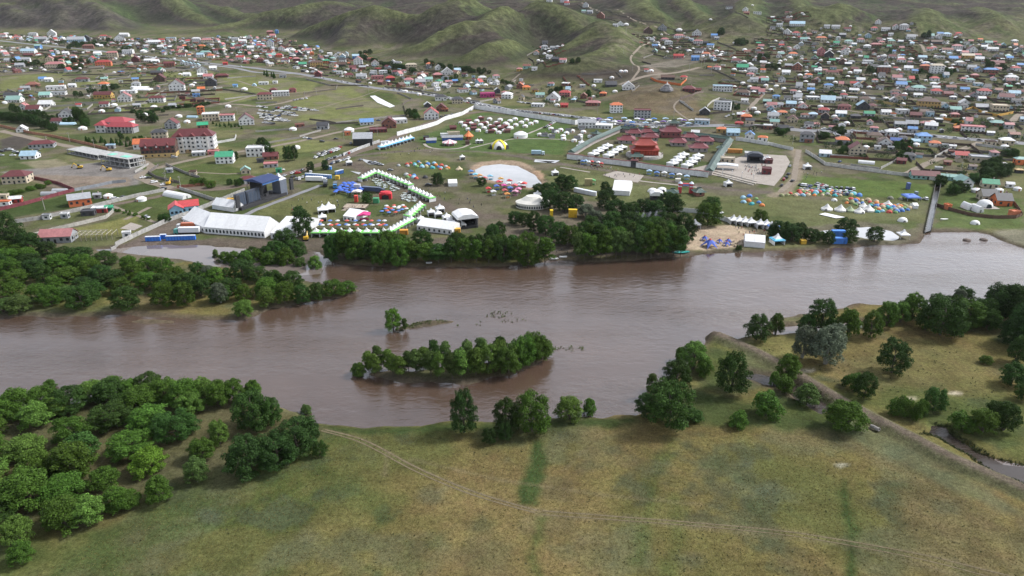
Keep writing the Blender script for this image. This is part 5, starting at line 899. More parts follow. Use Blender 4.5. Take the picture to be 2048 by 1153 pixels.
for pts in ([(820, 497), (850, 492), (900, 488), (950, 486), (962, 490), (930, 497), (880, 500)], [(720, 318), (740, 322), (752, 330), (738, 330)], [(700, 343), (722, 346), (718, 350)], [(1070, 320), (1120, 322), (1110, 327), (1068, 325)], [(1072, 322), (1110, 324), (1100, 327)]):
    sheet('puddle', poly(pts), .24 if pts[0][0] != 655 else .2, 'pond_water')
# ------------------------------------------------------------------ walls and fences
def shade(c_, lo=.88, hi=1.08):
    k = random.uniform(lo, hi); return tuple(v*k for v in c_)
def wall_line(pts, h, col, name, label, panel=None, mat='concrete', t=.25, px=True, group=None, posts=True, coping=None, cat='wall'):
    w_ = [np.array(G(*p)[:2]) for p in pts] if px else [np.array(p) for p in pts]
    o0 = w_[0]; e = ob(name, None, None, None, (o0[0], o0[1], groundz(*o0)), 0)
    q = MB(); qp = MB(); i = 0
    for a, b_ in zip(w_, w_[1:]):
        L = np.linalg.norm(b_-a); n_ = max(1, int(L/(panel or 7))); rz = math.atan2(b_[1]-a[1], b_[0]-a[0])
        for k in range(n_):
            m_ = a+(b_-a)*(k+.5)/n_; z_ = groundz(*m_)-.3-e.location.z; hh = h*random.uniform(.96, 1.04)
            if panel:
                ob('panel', UNIT, mat, e, (m_[0]-o0[0], m_[1]-o0[1], z_), rz, (L/n_-.14, t, hh+.3), shade(col))
                p0 = a+(b_-a)*k/n_; ob('post', UNIT, mat, e, (p0[0]-o0[0], p0[1]-o0[1], groundz(*p0)-.3-e.location.z), rz, (.3, .36, h+.5), tuple(v*.9 for v in col))
                if coping: ob('coping', UNIT, 'roofing', e, (m_[0]-o0[0], m_[1]-o0[1], z_+hh+.3), rz, (L/n_, t+.9, .35), coping)
            else:
                M_ = Matrix.Translation((m_[0]-o0[0], m_[1]-o0[1], z_)) @ Matrix.Rotation(rz, 4, 'Z'); s0 = len(q.v); q.box(-L/n_/2, L/n_/2, -t/2, t/2, 0, hh+.3)
                q.v[s0:] = [tuple(M_ @ Vector(v)) for v in q.v[s0:]]
                s0 = len(qp.v); qp.box(-L/n_/2-.16, -L/n_/2+.16, -t/2-.08, t/2+.08, 0, h+.55); qp.v[s0:] = [tuple(M_ @ Vector(v)) for v in qp.v[s0:]]
    if not panel:
        n0 = len(q.v); q.v += qp.v; q.f += [tuple(n0+k for k in f) for f in qp.f]; loc = tuple(e.location); bpy.data.objects.remove(e)
        e = q.build(name, mat, None, loc, color=col)
    tag(e, label, cat, group); return e
GREYW = (.40, .39, .37)
wall_line([T(5, 100, 832), T(5, 320, 800), T(5, 640, 730), T(5, 900, 665), T(5, 1130, 610), T(5, 1320, 572)], 2.2, GREYW, 'concrete_wall', 'grey panel wall behind the brick shed, along the river plots', 3.2)
wall_line([T(5, 890, 1035), T(5, 1100, 930), T(5, 1330, 825), T(5, 1560, 740), T(5, 1740, 665), T(5, 1960, 575)], 2.4, GREYW, 'concrete_wall', 'grey panel wall running from the water to the main stage', 3.2)
wall_line([T(5, 1440, 560), T(5, 1600, 612), T(5, 1740, 660)], 2.2, GREYW, 'concrete_wall', 'grey panel wall behind the long polytunnel', 3.2)
wall_line([T(5, 280, 930), T(5, 430, 890), T(5, 650, 840), T(5, 850, 790), T(5, 910, 740), T(5, 880, 710)], 2.0, (.42, .40, .36), 'concrete_wall', 'curved pale wall around the timber yard', 3.0)
wall_line([T(5, 0, 728), T(5, 200, 682), T(5, 420, 620), T(5, 600, 572), T(5, 470, 520), T(5, 230, 465)], 2.2, (.20, .045, .06), 'metal_fence', 'dark red metal fence around the weedy plot', 3.4, 'roofing', .12, cat='fence')
wall_line([T(5, 600, 572), T(5, 760, 540), T(5, 900, 510), T(5, 1010, 500)], 2.0, (.27, .29, .32), 'metal_fence', 'grey blue sheet fence below the building site', 3.4, 'roofing', .12, cat='fence')
wall_line([T(5, 0, 55), T(5, 130, 85), T(5, 260, 115), T(5, 400, 135), T(5, 600, 178), T(5, 720, 205), T(5, 865, 245)], 2.2, (.42, .2, .12), 'brick_wall', 'orange brick garden wall along the dirt road', 3.6)
wall_line([T(5, 1330, 365), T(5, 1480, 430), T(5, 1600, 470)], 1.8, (.3, .28, .26), 'concrete_wall', 'low wall below the mown lawn', 3.4); wall_line([T(5, 1270, 370), T(5, 1190, 430), T(5, 1260, 470), T(5, 1440, 510)], 1.8, (.17, .15, .14), 'plank_fence', 'dark fence around the small grey hut', 3.4, 'timber', .12, cat='fence')
wall_line([T(5, 1420, 548), T(5, 1560, 535), T(5, 1730, 510)], 2.0, (.30, .12, .08), 'brick_wall', 'red brick wall beside the dirt lane', 3.4)
wall_line([T(5, 1740, 190), T(5, 1880, 165), T(5, 1890, 130)], 2.0, (.62, .62, .6), 'concrete_wall', 'white curved wall by the four-storey block', 3.4)
wall_line([T(5, 1080, 425), T(5, 1190, 360)], 1.6, GREYW, 'concrete_wall', 'short grey wall at the end of the concrete frame', 3.4)
wall_line([T(6, 700, 290), T(6, 850, 230), T(6, 990, 180)], 2.4, (.5, .5, .5), 'concrete_wall', 'pale wall along the muddy lane by the black shed', 4)
wall_line([T(6, 1130, 130), T(6, 1300, 85), T(6, 1450, 40), (890, 241), (925, 231), (948, 218)], 3.8, (.8, .8, .8), 'camp_wall', 'white wall on the lane side of the yurt camp', 5, 'render_wall')
wall_line([(948, 218), (1000, 226), (1060, 236), (1150, 250), (1164, 247)], 4.4, (.8, .8, .8), 'camp_wall', 'white wall between the yurt camp and the road', 5, 'render_wall')
wall_line([T(7, 440, 312), T(7, 700, 345), T(7, 965, 378)], 4.0, (.76, .76, .76), 'temple_wall', 'tall white temple wall on one side of the dark gate', 4.5, 'render_wall', coping=(.2, .05, .05))
wall_line([T(7, 992, 382), T(7, 1250, 418), T(7, 1568, 462)], 4.0, (.76, .76, .76), 'temple_wall', 'tall white temple wall beside the stalls', 4.5, 'render_wall', coping=(.2, .05, .05))
wall_line([T(8, 300, 262), T(8, 380, 310), T(8, 460, 365), T(8, 700, 400), T(8, 1000, 440), T(8, 1150, 455), T(8, 1350, 490)], 2.4, (.6, .58, .54), 'concrete_wall', 'long pale panel wall above the camping field', 4)
wall_line([T(7, 1790, 165), T(7, 1900, 180), T(7, 2048, 205)], 3.0, (.72, .72, .71), 'concrete_wall', 'white wall behind the paved square', 4.5, 'render_wall')
wall_line([T(8, 0, 200), T(8, 130, 232), T(8, 200, 245)], 2.6, (.7, .69, .67), 'concrete_wall', 'white wall by the grey three-storey house', 4.5)
wall_line([T(8, 1340, 690), T(8, 1450, 725), T(8, 1620, 770), T(8, 1800, 790), T(8, 1980, 790), T(8, 2030, 770), T(8, 2000, 720), T(8, 1900, 590)], 2.0, (.13, .075, .05), 'plank_fence', 'brown board fence with pale posts around the lodge compound', 3.4, 'timber', .12, cat='fence')
wall_line([T(8, 660, 370), T(8, 780, 385), T(8, 890, 400)], 1.8, GREYW, 'concrete_wall', 'grey wall under the white greenhouse', 4); wall_line([T(8, 680, 310), T(8, 480, 290), T(8, 420, 275)], 1.8, (.6, .6, .58), 'concrete_wall', 'white wall by the pale blue shed', 4)
wall_line([T(8, 900, 395), T(8, 1000, 345), T(8, 1050, 310)], 1.8, GREYW, 'concrete_wall', 'grey wall climbing to the grey maroon-roofed house', 4)
wall_line([T(8, 1330, 310), T(8, 1400, 270), T(8, 1490, 225), T(8, 1300, 220)], 2.0, (.5, .49, .47), 'concrete_wall', 'grey wall around the orange-roofed cottage', 4)
wall_line([T(8, 1660, 205), T(8, 1800, 225), T(8, 1960, 250)], 2.0, (.5, .49, .47), 'concrete_wall', 'grey wall above the grassy plot', 4)
OR = (.62, .15, .04)
wall_line([T(3, 1110, 632), T(3, 1150, 655), T(3, 1230, 672), T(3, 1350, 688), T(3, 1395, 645)], 2.6, OR, 'plank_fence', 'bright orange fence around the hilltop compound', None, 'timber', .15, cat='fence')
wall_line([T(4, 850, 820), T(4, 950, 835), T(4, 1120, 868)], 2.6, (.55, .40, .17), 'plank_fence', 'yellow fence along the street below the brown-roofed house', None, 'timber', .15, cat='fence')
wall_line([T(4, 1580, 890), T(4, 1640, 870), T(4, 1700, 905), T(4, 1830, 935), T(4, 1960, 910)], 2.4, (.58, .33, .06), 'plank_fence', 'golden yellow fence around the cream flat-roofed house', None, 'timber', .15, cat='fence')
wall_line([T(4, 1290, 985), T(4, 1400, 960), T(4, 1560, 985), T(4, 1480, 1015)], 2.2, (.58, .26, .05), 'plank_fence', 'orange fence around the pink-roofed house', None, 'timber', .15, cat='fence')
wall_line([T(3, 410, 622), T(3, 440, 665), T(3, 480, 705)], 2.0, (.28, .09, .06), 'plank_fence', 'red brown fence climbing the grassy knoll', None, 'timber', .15, cat='fence'); wall_line([T(3, 520, 610), T(3, 570, 650), T(3, 620, 690)], 2.0, (.28, .09, .06), 'plank_fence', 'short red brown fence beside the pale flat house', None, 'timber', .15, cat='fence')
wall_line([T(3, 1340, 810), T(3, 1380, 840), T(3, 1450, 890)], 2.2, (.45, .43, .4), 'concrete_wall', 'pale wall down the side of the dry knoll'); wall_line([T(3, 1345, 800), T(3, 1440, 770), T(3, 1530, 745)], 2.2, (.16, .12, .1), 'plank_fence', 'dark fence below the maroon house on the knoll', None, 'timber', .15, cat='fence')
wall_line([T(3, 1560, 860), T(3, 1600, 820), T(3, 1660, 795), T(3, 1900, 840)], 2.2, (.5, .48, .44), 'concrete_wall', 'pale wall around the white three-storey block')
wall_line([T(1, 1090, 545), T(1, 1200, 548), T(1, 1320, 545)], 2.2, (.4, .17, .08), 'plank_fence', 'orange brown fence by the arched sheds', None, 'timber', .15, cat='fence')
for i, (a, b_, c_, d_) in enumerate(((0, 610, 220, 585), (220, 585, 560, 565), (560, 565, 960, 545), (500, 610, 830, 600), (830, 600, 1200, 572), (720, 660, 1050, 625), (930, 640, 1240, 615), (1250, 690, 1490, 660), (1490, 660, 1640, 640), (1200, 710, 1480, 700), (480, 780, 720, 760), (720, 770, 760, 700), (600, 830, 900, 830), (870, 870, 1180, 830), (1000, 880, 1250, 870), (1250, 870, 1480, 820), (1150, 830, 1330, 720), (1330, 745, 1640, 730), (1640, 730, 1780, 705), (1450, 760, 1560, 790), (1560, 790, 1760, 825), (1560, 735, 1640, 700), (1200, 940, 1350, 925), (1380, 870, 1600, 850), (60, 720, 200, 780), (280, 740, 520, 790), (0, 745, 80, 735), (1640, 560, 1760, 580), (1820, 630, 2048, 615), (1780, 720, 2048, 760), (1800, 800, 2048, 770), (1000, 440, 1240, 430), (500, 470, 700, 500), (900, 500, 1040, 500), (960, 520, 1100, 520), (0, 480, 240, 460), (300, 560, 640, 550), (1700, 430, 1900, 440))):
    wall_line([T(1, a, b_), T(1, (a+c_)/2, (b_+d_)/2-2), T(1, c_, d_)], 1.5, random.choice([(.12, .1, .085), (.25, .23, .21), (.34, .32, .30)]), 'field_fence', f'long field fence {where(*T(1, (a+c_)/2, (b_+d_)/2))}', None, 'timber', .15, cat='fence', group='field fences of the valley')
for i, (a, b_, c_, d_) in enumerate(((380, 755, 640, 720), (640, 720, 650, 690), (1170, 840, 1250, 800), (1250, 800, 1130, 750), (640, 880, 860, 850), (430, 960, 640, 990), (640, 990, 900, 960), (900, 960, 1200, 930), (0, 1060, 300, 1040), (300, 1040, 560, 1000), (560, 1000, 820, 990), (0, 830, 170, 825), (350, 1100, 520, 1050), (100, 1150, 350, 1110), (1180, 850, 1200, 920), (400, 640, 600, 690), (600, 690, 900, 690), (1030, 700, 1330, 735), (1330, 735, 1500, 770), (1500, 690, 1900, 720))):
    wall_line([T(2, a, b_), T(2, (a+c_)/2, (b_+d_)/2-2), T(2, c_, d_)], 1.5, random.choice([(.12, .1, .085), (.25, .23, .21), (.34, .32, .30)]), 'field_fence', f'field fence {where(*T(2, (a+c_)/2, (b_+d_)/2))}', None, 'timber', .15, cat='fence', group='field fences of the valley')
for a, b_, c_, d_ in ((1050, 470, 1130, 440), (1040, 500, 1110, 520), (1130, 440, 1260, 470), (1190, 310, 1280, 345), (1280, 345, 1380, 350), (680, 600, 830, 580), (830, 580, 880, 630), (880, 630, 770, 655), (120, 450, 220, 400), (130, 470, 210, 520), (450, 800, 700, 850), (640, 710, 760, 760), (960, 740, 1020, 690), (1560, 920, 1760, 900), (1780, 640, 1990, 740), (1600, 560, 1780, 640), (1500, 610, 1620, 610), (1640, 340, 1790, 400), (1740, 80, 1890, 150), (1000, 670, 880, 690), (560, 600, 680, 600), (520, 40, 700, 130), (700, 150, 1000, 215), (700, 100, 920, 140), (920, 140, 1460, 245)):
    wall_line([T(3, a, b_), T(3, (a+c_)/2, (b_+d_)/2-1), T(3, c_, d_)], 1.9, random.choice([(.1, .08, .07), (.14, .12, .1), (.22, .2, .18)]), 'hill_fence', f'dark plank fence {where(*T(3, (a+c_)/2, (b_+d_)/2))}', None, 'timber', .15, cat='fence', group='plank fences on the knolls')
# ------------------------------------------------------------------ festival: tents
def lathe4(prof, ang=math.pi/4):
    q = MB(); q.lathe([(r*math.sqrt(2), z) for r, z in prof], 4, True, ang); return q
PG_ROOF = lathe4([(.5, 0), (.5, .04), (.3, .16), (.14, .38), (.045, .66), (.01, .72)]).mesh('pagoda_canopy')
PG_BAND = lathe4([(.508, -.085), (.508, .03), (.36, .135)]).mesh('pagoda_band')
q = MB(); q.box(-.5, .5, .46, .5, 0, 1); q.box(-.5, -.46, -.5, .46, 0, 1); q.box(.46, .5, -.5, .46, 0, 1); PG_WALL = q.mesh('pagoda_wall')
PG_LEG = MB(); PG_LEG.box(-.06, .06, -.06, .06, 0, 1); PG_LEG = PG_LEG.mesh('tent_leg')
def pagoda(px, py, wm, rz, roof=(.78, .78, .78), band=None, lab='white peaked pagoda tent', group=None, wall=True, h=2.5, steep=1.0, xyz=None, wallc=None):
    x_, y_, z_ = xyz or G(px, py)
    if not xyz: y_ += wm*.35
    e = ob('pagoda_tent', None, None, None, (x_, y_, groundz(x_, y_)), rz)
    ob('canopy', PG_ROOF, 'fabric', e, (0, 0, h), 0, (wm*1.02, wm*1.02, wm*.72*steep), roof)
    ob('valance', PG_BAND, 'fabric', e, (0, 0, h), 0, (wm*1.03, wm*1.03, wm*.72), band or roof)
    if wall: ob('wall', PG_WALL, 'fabric', e, (0, 0, 0), 0, (wm*.98, wm*.98, h-.1), wallc or tuple(v*.95 for v in roof))
    for a in (-.47, .47): ob('leg', PG_LEG, 'paint', e, (a*wm, -.47*wm, 0), 0, (1, 1, h), (.6, .6, .6))
    tag(e, lab, 'tent', group); return e
def row(t, a, b_, n_, wm, rz, **k):
    for i in range(n_):
        f_ = i/max(1, n_-1); pagoda(*T(t, a[0]+(b_[0]-a[0])*f_, a[1]+(b_[1]-a[1])*f_), wm, rz, **k)
GB = (.16, .52, .10)
gk = dict(band=GB, lab='white pagoda tent with a green band in the food court row', group='green banded food court tents')
row(6, (478, 938), (1020, 938), 9, 4.6, 0, **dict(gk, lab='white pagoda tent with green band in the row facing the umbrellas'))
row(6, (1075, 925), (1240, 835), 7, 4.6, .9, **dict(gk, lab='white pagoda tent with green band in the slanting row behind the orange generator'))
row(6, (1225, 800), (1310, 722), 5, 5.2, .9, **dict(gk, lab='white pagoda tent with green band in the short row by the round tables'))
row(6, (850, 495), (945, 448), 5, 4.8, .85, **dict(gk, lab='white pagoda tent with green band beside the small truck yard')); row(6, (980, 452), (1225, 548), 9, 4.6, -.9, **dict(gk, lab='white pagoda tent with green band in the long row behind the crowded tables'))
row(6, (1255, 590), (1395, 655), 6, 5.0, -.9, **dict(gk, lab='white pagoda tent with green band at the muddy track end of the row'))
row(6, (1005, 240), (1235, 170), 9, 5.6, .5, band=(.18, .5, .75), lab='white pagoda tent with pale blue band near the camp wall', group='blue banded tents by the camp wall')
for zx, zy, wm, lab in ((530, 752, 6, 'white peaked tent, lower of a joined pair on the grass'), (580, 742, 7, 'white peaked tent, taller of a joined pair on the grass'), (528, 812, 4.5, 'small white star tent with open sides'), (1318, 826, 4, 'white pagoda by the white marquee end'), (1470, 742, 5, 'white pagoda inside the planted food garden'), (1400, 772, 4.2, 'white pagoda at the garden entrance'), (1455, 785, 4.2, 'white pagoda at the garden corner'), (1525, 812, 4.6, 'white pagoda behind the marquee'), (1560, 838, 4.8, 'white pagoda beside the black stage, first of three'), (1600, 858, 4.8, 'white pagoda beside the black stage, second of three'), (1638, 872, 5, 'white pagoda beside the black stage, touching it'), (742, 365, 4.4, 'white pagoda beside the parked cars'), (1650, 322, 3.6, 'lone small white pagoda above the camping grass'), (1772, 190, 3.2, 'white pagoda by the orange big top'), (1800, 190, 3.2, 'white pagoda beyond the orange big top')):
    pagoda(*T(6, zx, zy), wm, .3, lab=lab)
for zx, zy, wm, lab in ((205, 628, 4.5, 'white pagoda behind the oval marquee'), (345, 448, 4.5, 'white pagoda by the pond trees'), (1732, 535, 4.6, 'white pagoda by the muddy track'), (1465, 872, 5.2, 'white pagoda between trees and beach'), (560, 205, 5, 'white pagoda against the temple side wall'), (545, 235, 5, 'white pagoda near the temple corner')): pagoda(*T(7, zx, zy), wm, .2, lab=lab)
row(7, (1775, 835), (1915, 855), 4, 5.2, .1, lab='white pagoda stall behind the beach', group='beach stalls'); row(7, (1990, 868), (2040, 872), 2, 5.0, .1, lab='white pagoda stall at the end of the beach row', group='beach stalls'); row(8, (30, 885), (60, 890), 2, 4.6, .1, band=(.06, .2, .6), lab='white and blue pagoda stall by the pond trees', group='beach stalls')
pagoda(*T(8, 80, 1000), 6, .15, band=(.1, .5, .75), lab='white tent with bright blue top edge on the beach'); pagoda(*T(8, 318, 398), 5, 0, lab='white tall pagoda at the head of the dirt track'); pagoda(*T(8, 1090, 955), 5, 0, lab='white pyramid tent at the tip of the pond spit', wall=False)
e = pagoda(*T(8, 1155, 650), 8, 0, steep=.4, roof=(.12, .22, .62), band=(.12, .22, .62), lab='blue and white canopy tent on the camping field', wall=False)
# pyramid tents in the temple yard
for i, (zx, zy) in enumerate(((655, 298), (692, 275), (728, 254), (766, 232), (775, 310), (808, 288), (845, 266), (880, 244))): pagoda(*T(7, zx, zy), 6.6, .75, steep=.62, lab='white pyramid lodge tent between temple side wall and hall', group='lodge tents in the temple yard', wallc=(.7, .7, .7))
for i, (zx, zy) in enumerate(((1288, 375), (1318, 352), (1345, 328), (1375, 304), (1405, 390), (1440, 364), (1466, 338), (1494, 314))): pagoda(*T(7, zx, zy), 6.6, .7, steep=.62, lab='white pyramid lodge tent between hall and square', group='lodge tents in the temple yard', wallc=(.7, .7, .7))
ARCH = MB(); ARCH.prism([(-.5, -.5), (.5, -.5), (.5, .15), (.3, .42), (0, .5), (-.3, .42), (-.5, .15)], -.5, .5); ARCH = ARCH.mesh('arched_window')
def marquee(t, A, B, D, hw, hr, label, nwin=0, name='marquee', col=(.78, .78, .78)):
    """gabled frame tent from three ground corners: A-B front edge, A-D end"""
    A, B, D = (np.array(Gt(t, *p)[:2]) for p in (A, B, D)); u = B-A; L = np.linalg.norm(u); u /= L; v_ = np.array((-u[1], u[0])); W = abs(float((D-A) @ v_)); rz = math.atan2(u[1], u[0])
    e = ob(name, None, None, None, (A[0], A[1], groundz(*A)), rz)
    q = MB(); q.prism([(0, 0), (W, 0), (W, hw), (W/2, hr-.05), (0, hw)], 0, L); q.v = [(y_, x_, z_) for x_, y_, z_ in q.v]; o = q.build('wall', 'fabric', e, color=tuple(c*.95 for c in col))
    nb_ = max(2, int(L/5.5))
    for k in range(nb_):
        x0, x1 = k*L/nb_+.04, (k+1)*L/nb_-.04; q = MB()
        for s_ in (0, 1):
            ya, yb = (-.25, W/2) if s_ == 0 else (W+.25, W/2)
            q.quad((x0, ya, hw-.05), (x1, ya, hw-.05), (x1, yb, hr+.06), (x0, yb, hr+.06)); q.quad((x0, ya, hw+.1), (x0, yb, hr+.2), (x1, yb, hr+.2), (x1, ya, hw+.1))
        q.build('roof_panel', 'fabric', e, color=col)
    for k in range(nwin): ob('window', ARCH, 'glass', e, ((k+.5)*L/nwin, -.02, hw*.5), 0, (1.1, .14, hw*.5))
    for m_ in (e.children): 
        if m_.name.startswith('wall'):
            bm = bmesh.new(); bm.from_mesh(m_.data); bmesh.ops.recalc_face_normals(bm, faces=bm.faces); bm.to_mesh(m_.data); bm.free()
    tag(e, label, 'tent'); return e
marquee(5, (1642, 908), (2120, 948), (1420, 812), 3.6, 9.5, 'very long white marquee with a row of arched windows by the water', 17)
marquee(5, (1470, 838), (1640, 908), (1640, 770), 3.5, 8.8, 'white marquee wing angled off the end of the very long marquee', 6)
marquee(6, (120, 950), (265, 968), (235, 800), 3.2, 8.0, 'white marquee joined to the end of the long marquee', 3)
marquee(5, (1700, 712), (1870, 740), (1760, 680), 2.6, 6, 'white tent behind the long marquee, below the stage')
marquee(6, (1288, 885), (1568, 922), (1290, 822), 3.0, 5.6, 'white marquee with arched windows beside the food garden', 7)
marquee(6, (700, 805), (790, 818), (760, 745), 2.8, 5.4, 'white gabled tent beside the magenta canopy', 3)
marquee(7, (1855, 1015), (2020, 1030), (1850, 968), 3, 5.4, 'white gabled tent at the end of the sand beach')
marquee(7, (800, 600), (940, 610), (815, 530), 3.0, 7.0, 'white high-roofed pavilion tent beside the trees')
marquee(6, (1540, 535), (1612, 532), (1545, 505), 2.2, 3.6, 'small white barrel tent on the open grass'); marquee(8, (1160, 712), (1200, 712), (1160, 695), 2, 3, 'small white box tent on the camping field')
wall_line([T(7, 890, 718), T(7, 1100, 735), T(7, 1300, 735), T(7, 1500, 748), T(7, 1640, 790), T(7, 1760, 832)], 2.6, (.75, .75, .75), 'fabric_screen', 'long white fabric screen winding through the trees to the beach', 5, 'fabric', .12, cat='screen')
# oval marquee
x_, y_, z_, s = place(7, 170, 716); e = ob('oval_marquee', None, None, None, (x_, y_+6, z_), 0); a, b_ = 275/8/s, 7.5
q = MB(); q.lathe([(1, 0), (1, 3.2)], 36, False, 0, a, b_); q.build('wall', 'fabric', e, color=(.68, .66, .6)); q = MB(); q.lathe([(1.03, 3.0), (1.03, 3.2), (.7, 4.6), (.42, 6.6), (.40, 6.8), (.02, 6.9)], 36, True, 0, a, b_); q.build('roof', 'fabric', e, color=(.72, .69, .62))
for k in range(22):
    t_ = math.pi+math.pi*(k+.5)/22; ob('window', ARCH, 'glass', e, (a*math.cos(t_)*1.002, b_*math.sin(t_)*1.01, 1.3), math.atan2(b_*math.cos(t_), -a*math.sin(t_)), (.9, .12, 1.5))
tag(e, 'cream oval marquee with a ring of small windows', 'tent')
# round tents of the children's park
def roundtent(t, zx, zy, zw, hw, hr, c1, c2, name, label):
    x_, y_, z_, s = place(t, zx, zy); r = zw/8/s; e = ob(name, None, None, None, (x_, y_+r*.8, z_), 0); n_ = 16
    for k in range(n_):
        q = MB(); a0, a1 = 2*math.pi*k/n_, 2*math.pi*(k+1)/n_; P_ = lambda rr, aa, zz: (rr*math.cos(aa), rr*math.sin(aa), zz)
        q.quad(P_(r, a0, hw), P_(r, a1, hw), P_(r*.45, a1, hw+(hr-hw)*.45), P_(r*.45, a0, hw+(hr-hw)*.45)); q.quad(P_(r*.45, a0, hw+(hr-hw)*.45), P_(r*.45, a1, hw+(hr-hw)*.45), (0, 0, hr)); q.quad(P_(r*1.01, a0, hw-.5), P_(r*1.01, a1, hw-.5), P_(r*1.01, a1, hw), P_(r*1.01, a0, hw))
        q.build('roof_gore', 'fabric', e, color=c1 if k % 2 else c2)
    for k in range(8): ob('post', PG_LEG, 'paint', e, (r*.96*math.cos(k*.785), r*.96*math.sin(k*.785), 0), 0, (1.6, 1.6, hw), c2)
    q = MB(); q.lathe([(r*.5, 0), (r*.5, hw*.8)], 12); q.build('core', 'fabric', e, color=tuple(v*.6 for v in c1)); tag(e, label, 'tent'); return e
roundtent(6, 1545, 212, 120, 2.6, 5.0, (.62, .3, .34), (.75, .72, .72), 'carousel_tent', 'pink and white striped round carousel tent'); roundtent(6, 1700, 160, 78, 3.0, 7.5, (.75, .16, .05), (.75, .30, .12), 'big_top', 'orange peaked circus big top')
x_, y_, z_, s = place(6, 1945, 238); e = ob('dome_tent', None, None, None, (x_, y_+6, z_), 0); r = 150/8/s
q = MB(); q.lathe([(1, 0), (.97, .25), (.82, .55), (.55, .8), (.2, .93), (.02, .95)], 20, True, 0, r, r); q.v = [(a, b_, c_*r*.85) for a, b_, c_ in q.v]; q.build('shell', 'fabric', e, color=(.76, .75, .7), smooth=True)
for k in range(4):
    a0 = k*math.pi/2+.78; q = MB()
    for i in range(6):
        t0, t1 = i*.25, (i+1)*.25; f_ = lambda t, w_: ((r*1.02*math.cos(t))*math.cos(a0+w_/max(.2, math.cos(t))), (r*1.02*math.cos(t))*math.sin(a0+w_/max(.2, math.cos(t))), r*.9*math.sin(t))
        q.quad(f_(t0, -.16), f_(t0, .16), f_(t1, .16), f_(t1, -.16))
    q.build('inflated_leg', 'fabric', e, color=(.8, .66, .03))
for k in (-1, 0, 1): q = MB(); q.prism([(r*.3*math.cos(t), r*.42*math.sin(t)) for t in np.linspace(0, math.pi, 8)], -r*1.03, -r*.7); o = q.build('entrance', 'dark_opening', e); o.rotation_euler.z = k*1.1
tag(e, 'white dome tent on four yellow inflated legs', 'tent')
for t, zx, zy, zw, zh, kd, rc, wc, lab in ((6, 1400, 185, 80, 20, 'G', 's', 'u', 'dark blue kiosk with grey roof in the children park'), (6, 1570, 165, 165, 22, 'G', 's', 'u', 'long dark blue kiosk behind the carousel'), (6, 1580, 128, 96, 24, 'F', 'c', 'c', 'cream container cabin in the children park'), (6, 1505, 138, 60, 20, 'F', 'w', 'w', 'white cabin in the children park'), (6, 1360, 160, 44, 20, 'F', 'k', 'm', 'small dark maroon kiosk in the children park'), (6, 1690, 200, 30, 24, 'F', 'n', 'n', 'small brown ticket booth'), (6, 1575, 78, 50, 16, 'G', 'm', 'm', 'maroon cabin at the edge of the yurt camp')):
    x_, y_, z_, s = place(t, zx, zy); building(x_, y_+2, z_, .15, zw/4/s, 5, zh/4/s, kd, rc, wc, 'kiosk', False, 1, lab)
# ------------------------------------------------------------------ yurt camp
YC1 = [(1640, 995), (1795, 955), (1868, 965), (1765, 980), (1840, 995), (1952, 970), (1997, 1000), (1667, 1020), (1717, 1000), (1797, 1012), (1952, 1027), (1697, 1047), (1825, 1037), (1872, 1020), (1777, 1057), (1857, 1064), (1907, 1052), (1942, 1073), (1987, 1057), (2027, 1037), (2032, 980), (1922, 995)]
for zx, zy in YC1: yurt(*T(2, zx, zy), 11, name='camp_yurt', lab='white camp yurt in the block beside the white lane wall', group='yurts of the tourist camp')
for zx, zy in ((25, 965), (115, 972), (190, 988), (75, 992), (150, 1002), (30, 1012), (105, 1022), (-40, 1010), (-10, 1035)): yurt(*T(3, zx, zy), 11, 'white camp yurt near the large ceremonial yurt', 'yurts of the tourist camp', name='camp_yurt')
for zx, zy in ((312, 1042), (390, 1052), (357, 1068), (437, 1078), (410, 1102), (482, 1060), (547, 1098), (498, 1138), (572, 1068), (627, 1105), (307, 1098), (222, 1090), (412, 1125), (545, 1113)): yurt(*T(3, zx, zy), 11, 'white camp yurt in the block beside the temple corner', 'yurts of the tourist camp', name='camp_yurt')
yurt(*T(3, 70, 1108), 28, 'huge white ceremonial yurt at the end of the camp path')
for zx, zy in ((1680, 1008), (1740, 1020), (1820, 1005), (1890, 1032), (1740, 1045), (1880, 1068), (1960, 1045), (2010, 1065), (1800, 965), (1930, 1010), (1985, 1030), (1700, 985)):
    x_, y_, z_, s = place(2, zx, zy); building(x_, y_+1, z_, .3, 5, 3, 2.4, 'G', 'm', 'n', 'cabin', False, 1, 'small maroon-roofed cabin between the camp yurts', group='cabins of the tourist camp')
for zx, zy in ((340, 1065), (450, 1060), (320, 1108), (560, 1040), (520, 1120), (260, 1095)):
    x_, y_, z_, s = place(3, zx, zy); building(x_, y_+1, z_, .1, 5, 3, 2.3, 'G', 'k', 's', 'cabin', False, 1, 'small grey cabin between the yurts near the temple', group='cabins of the tourist camp')
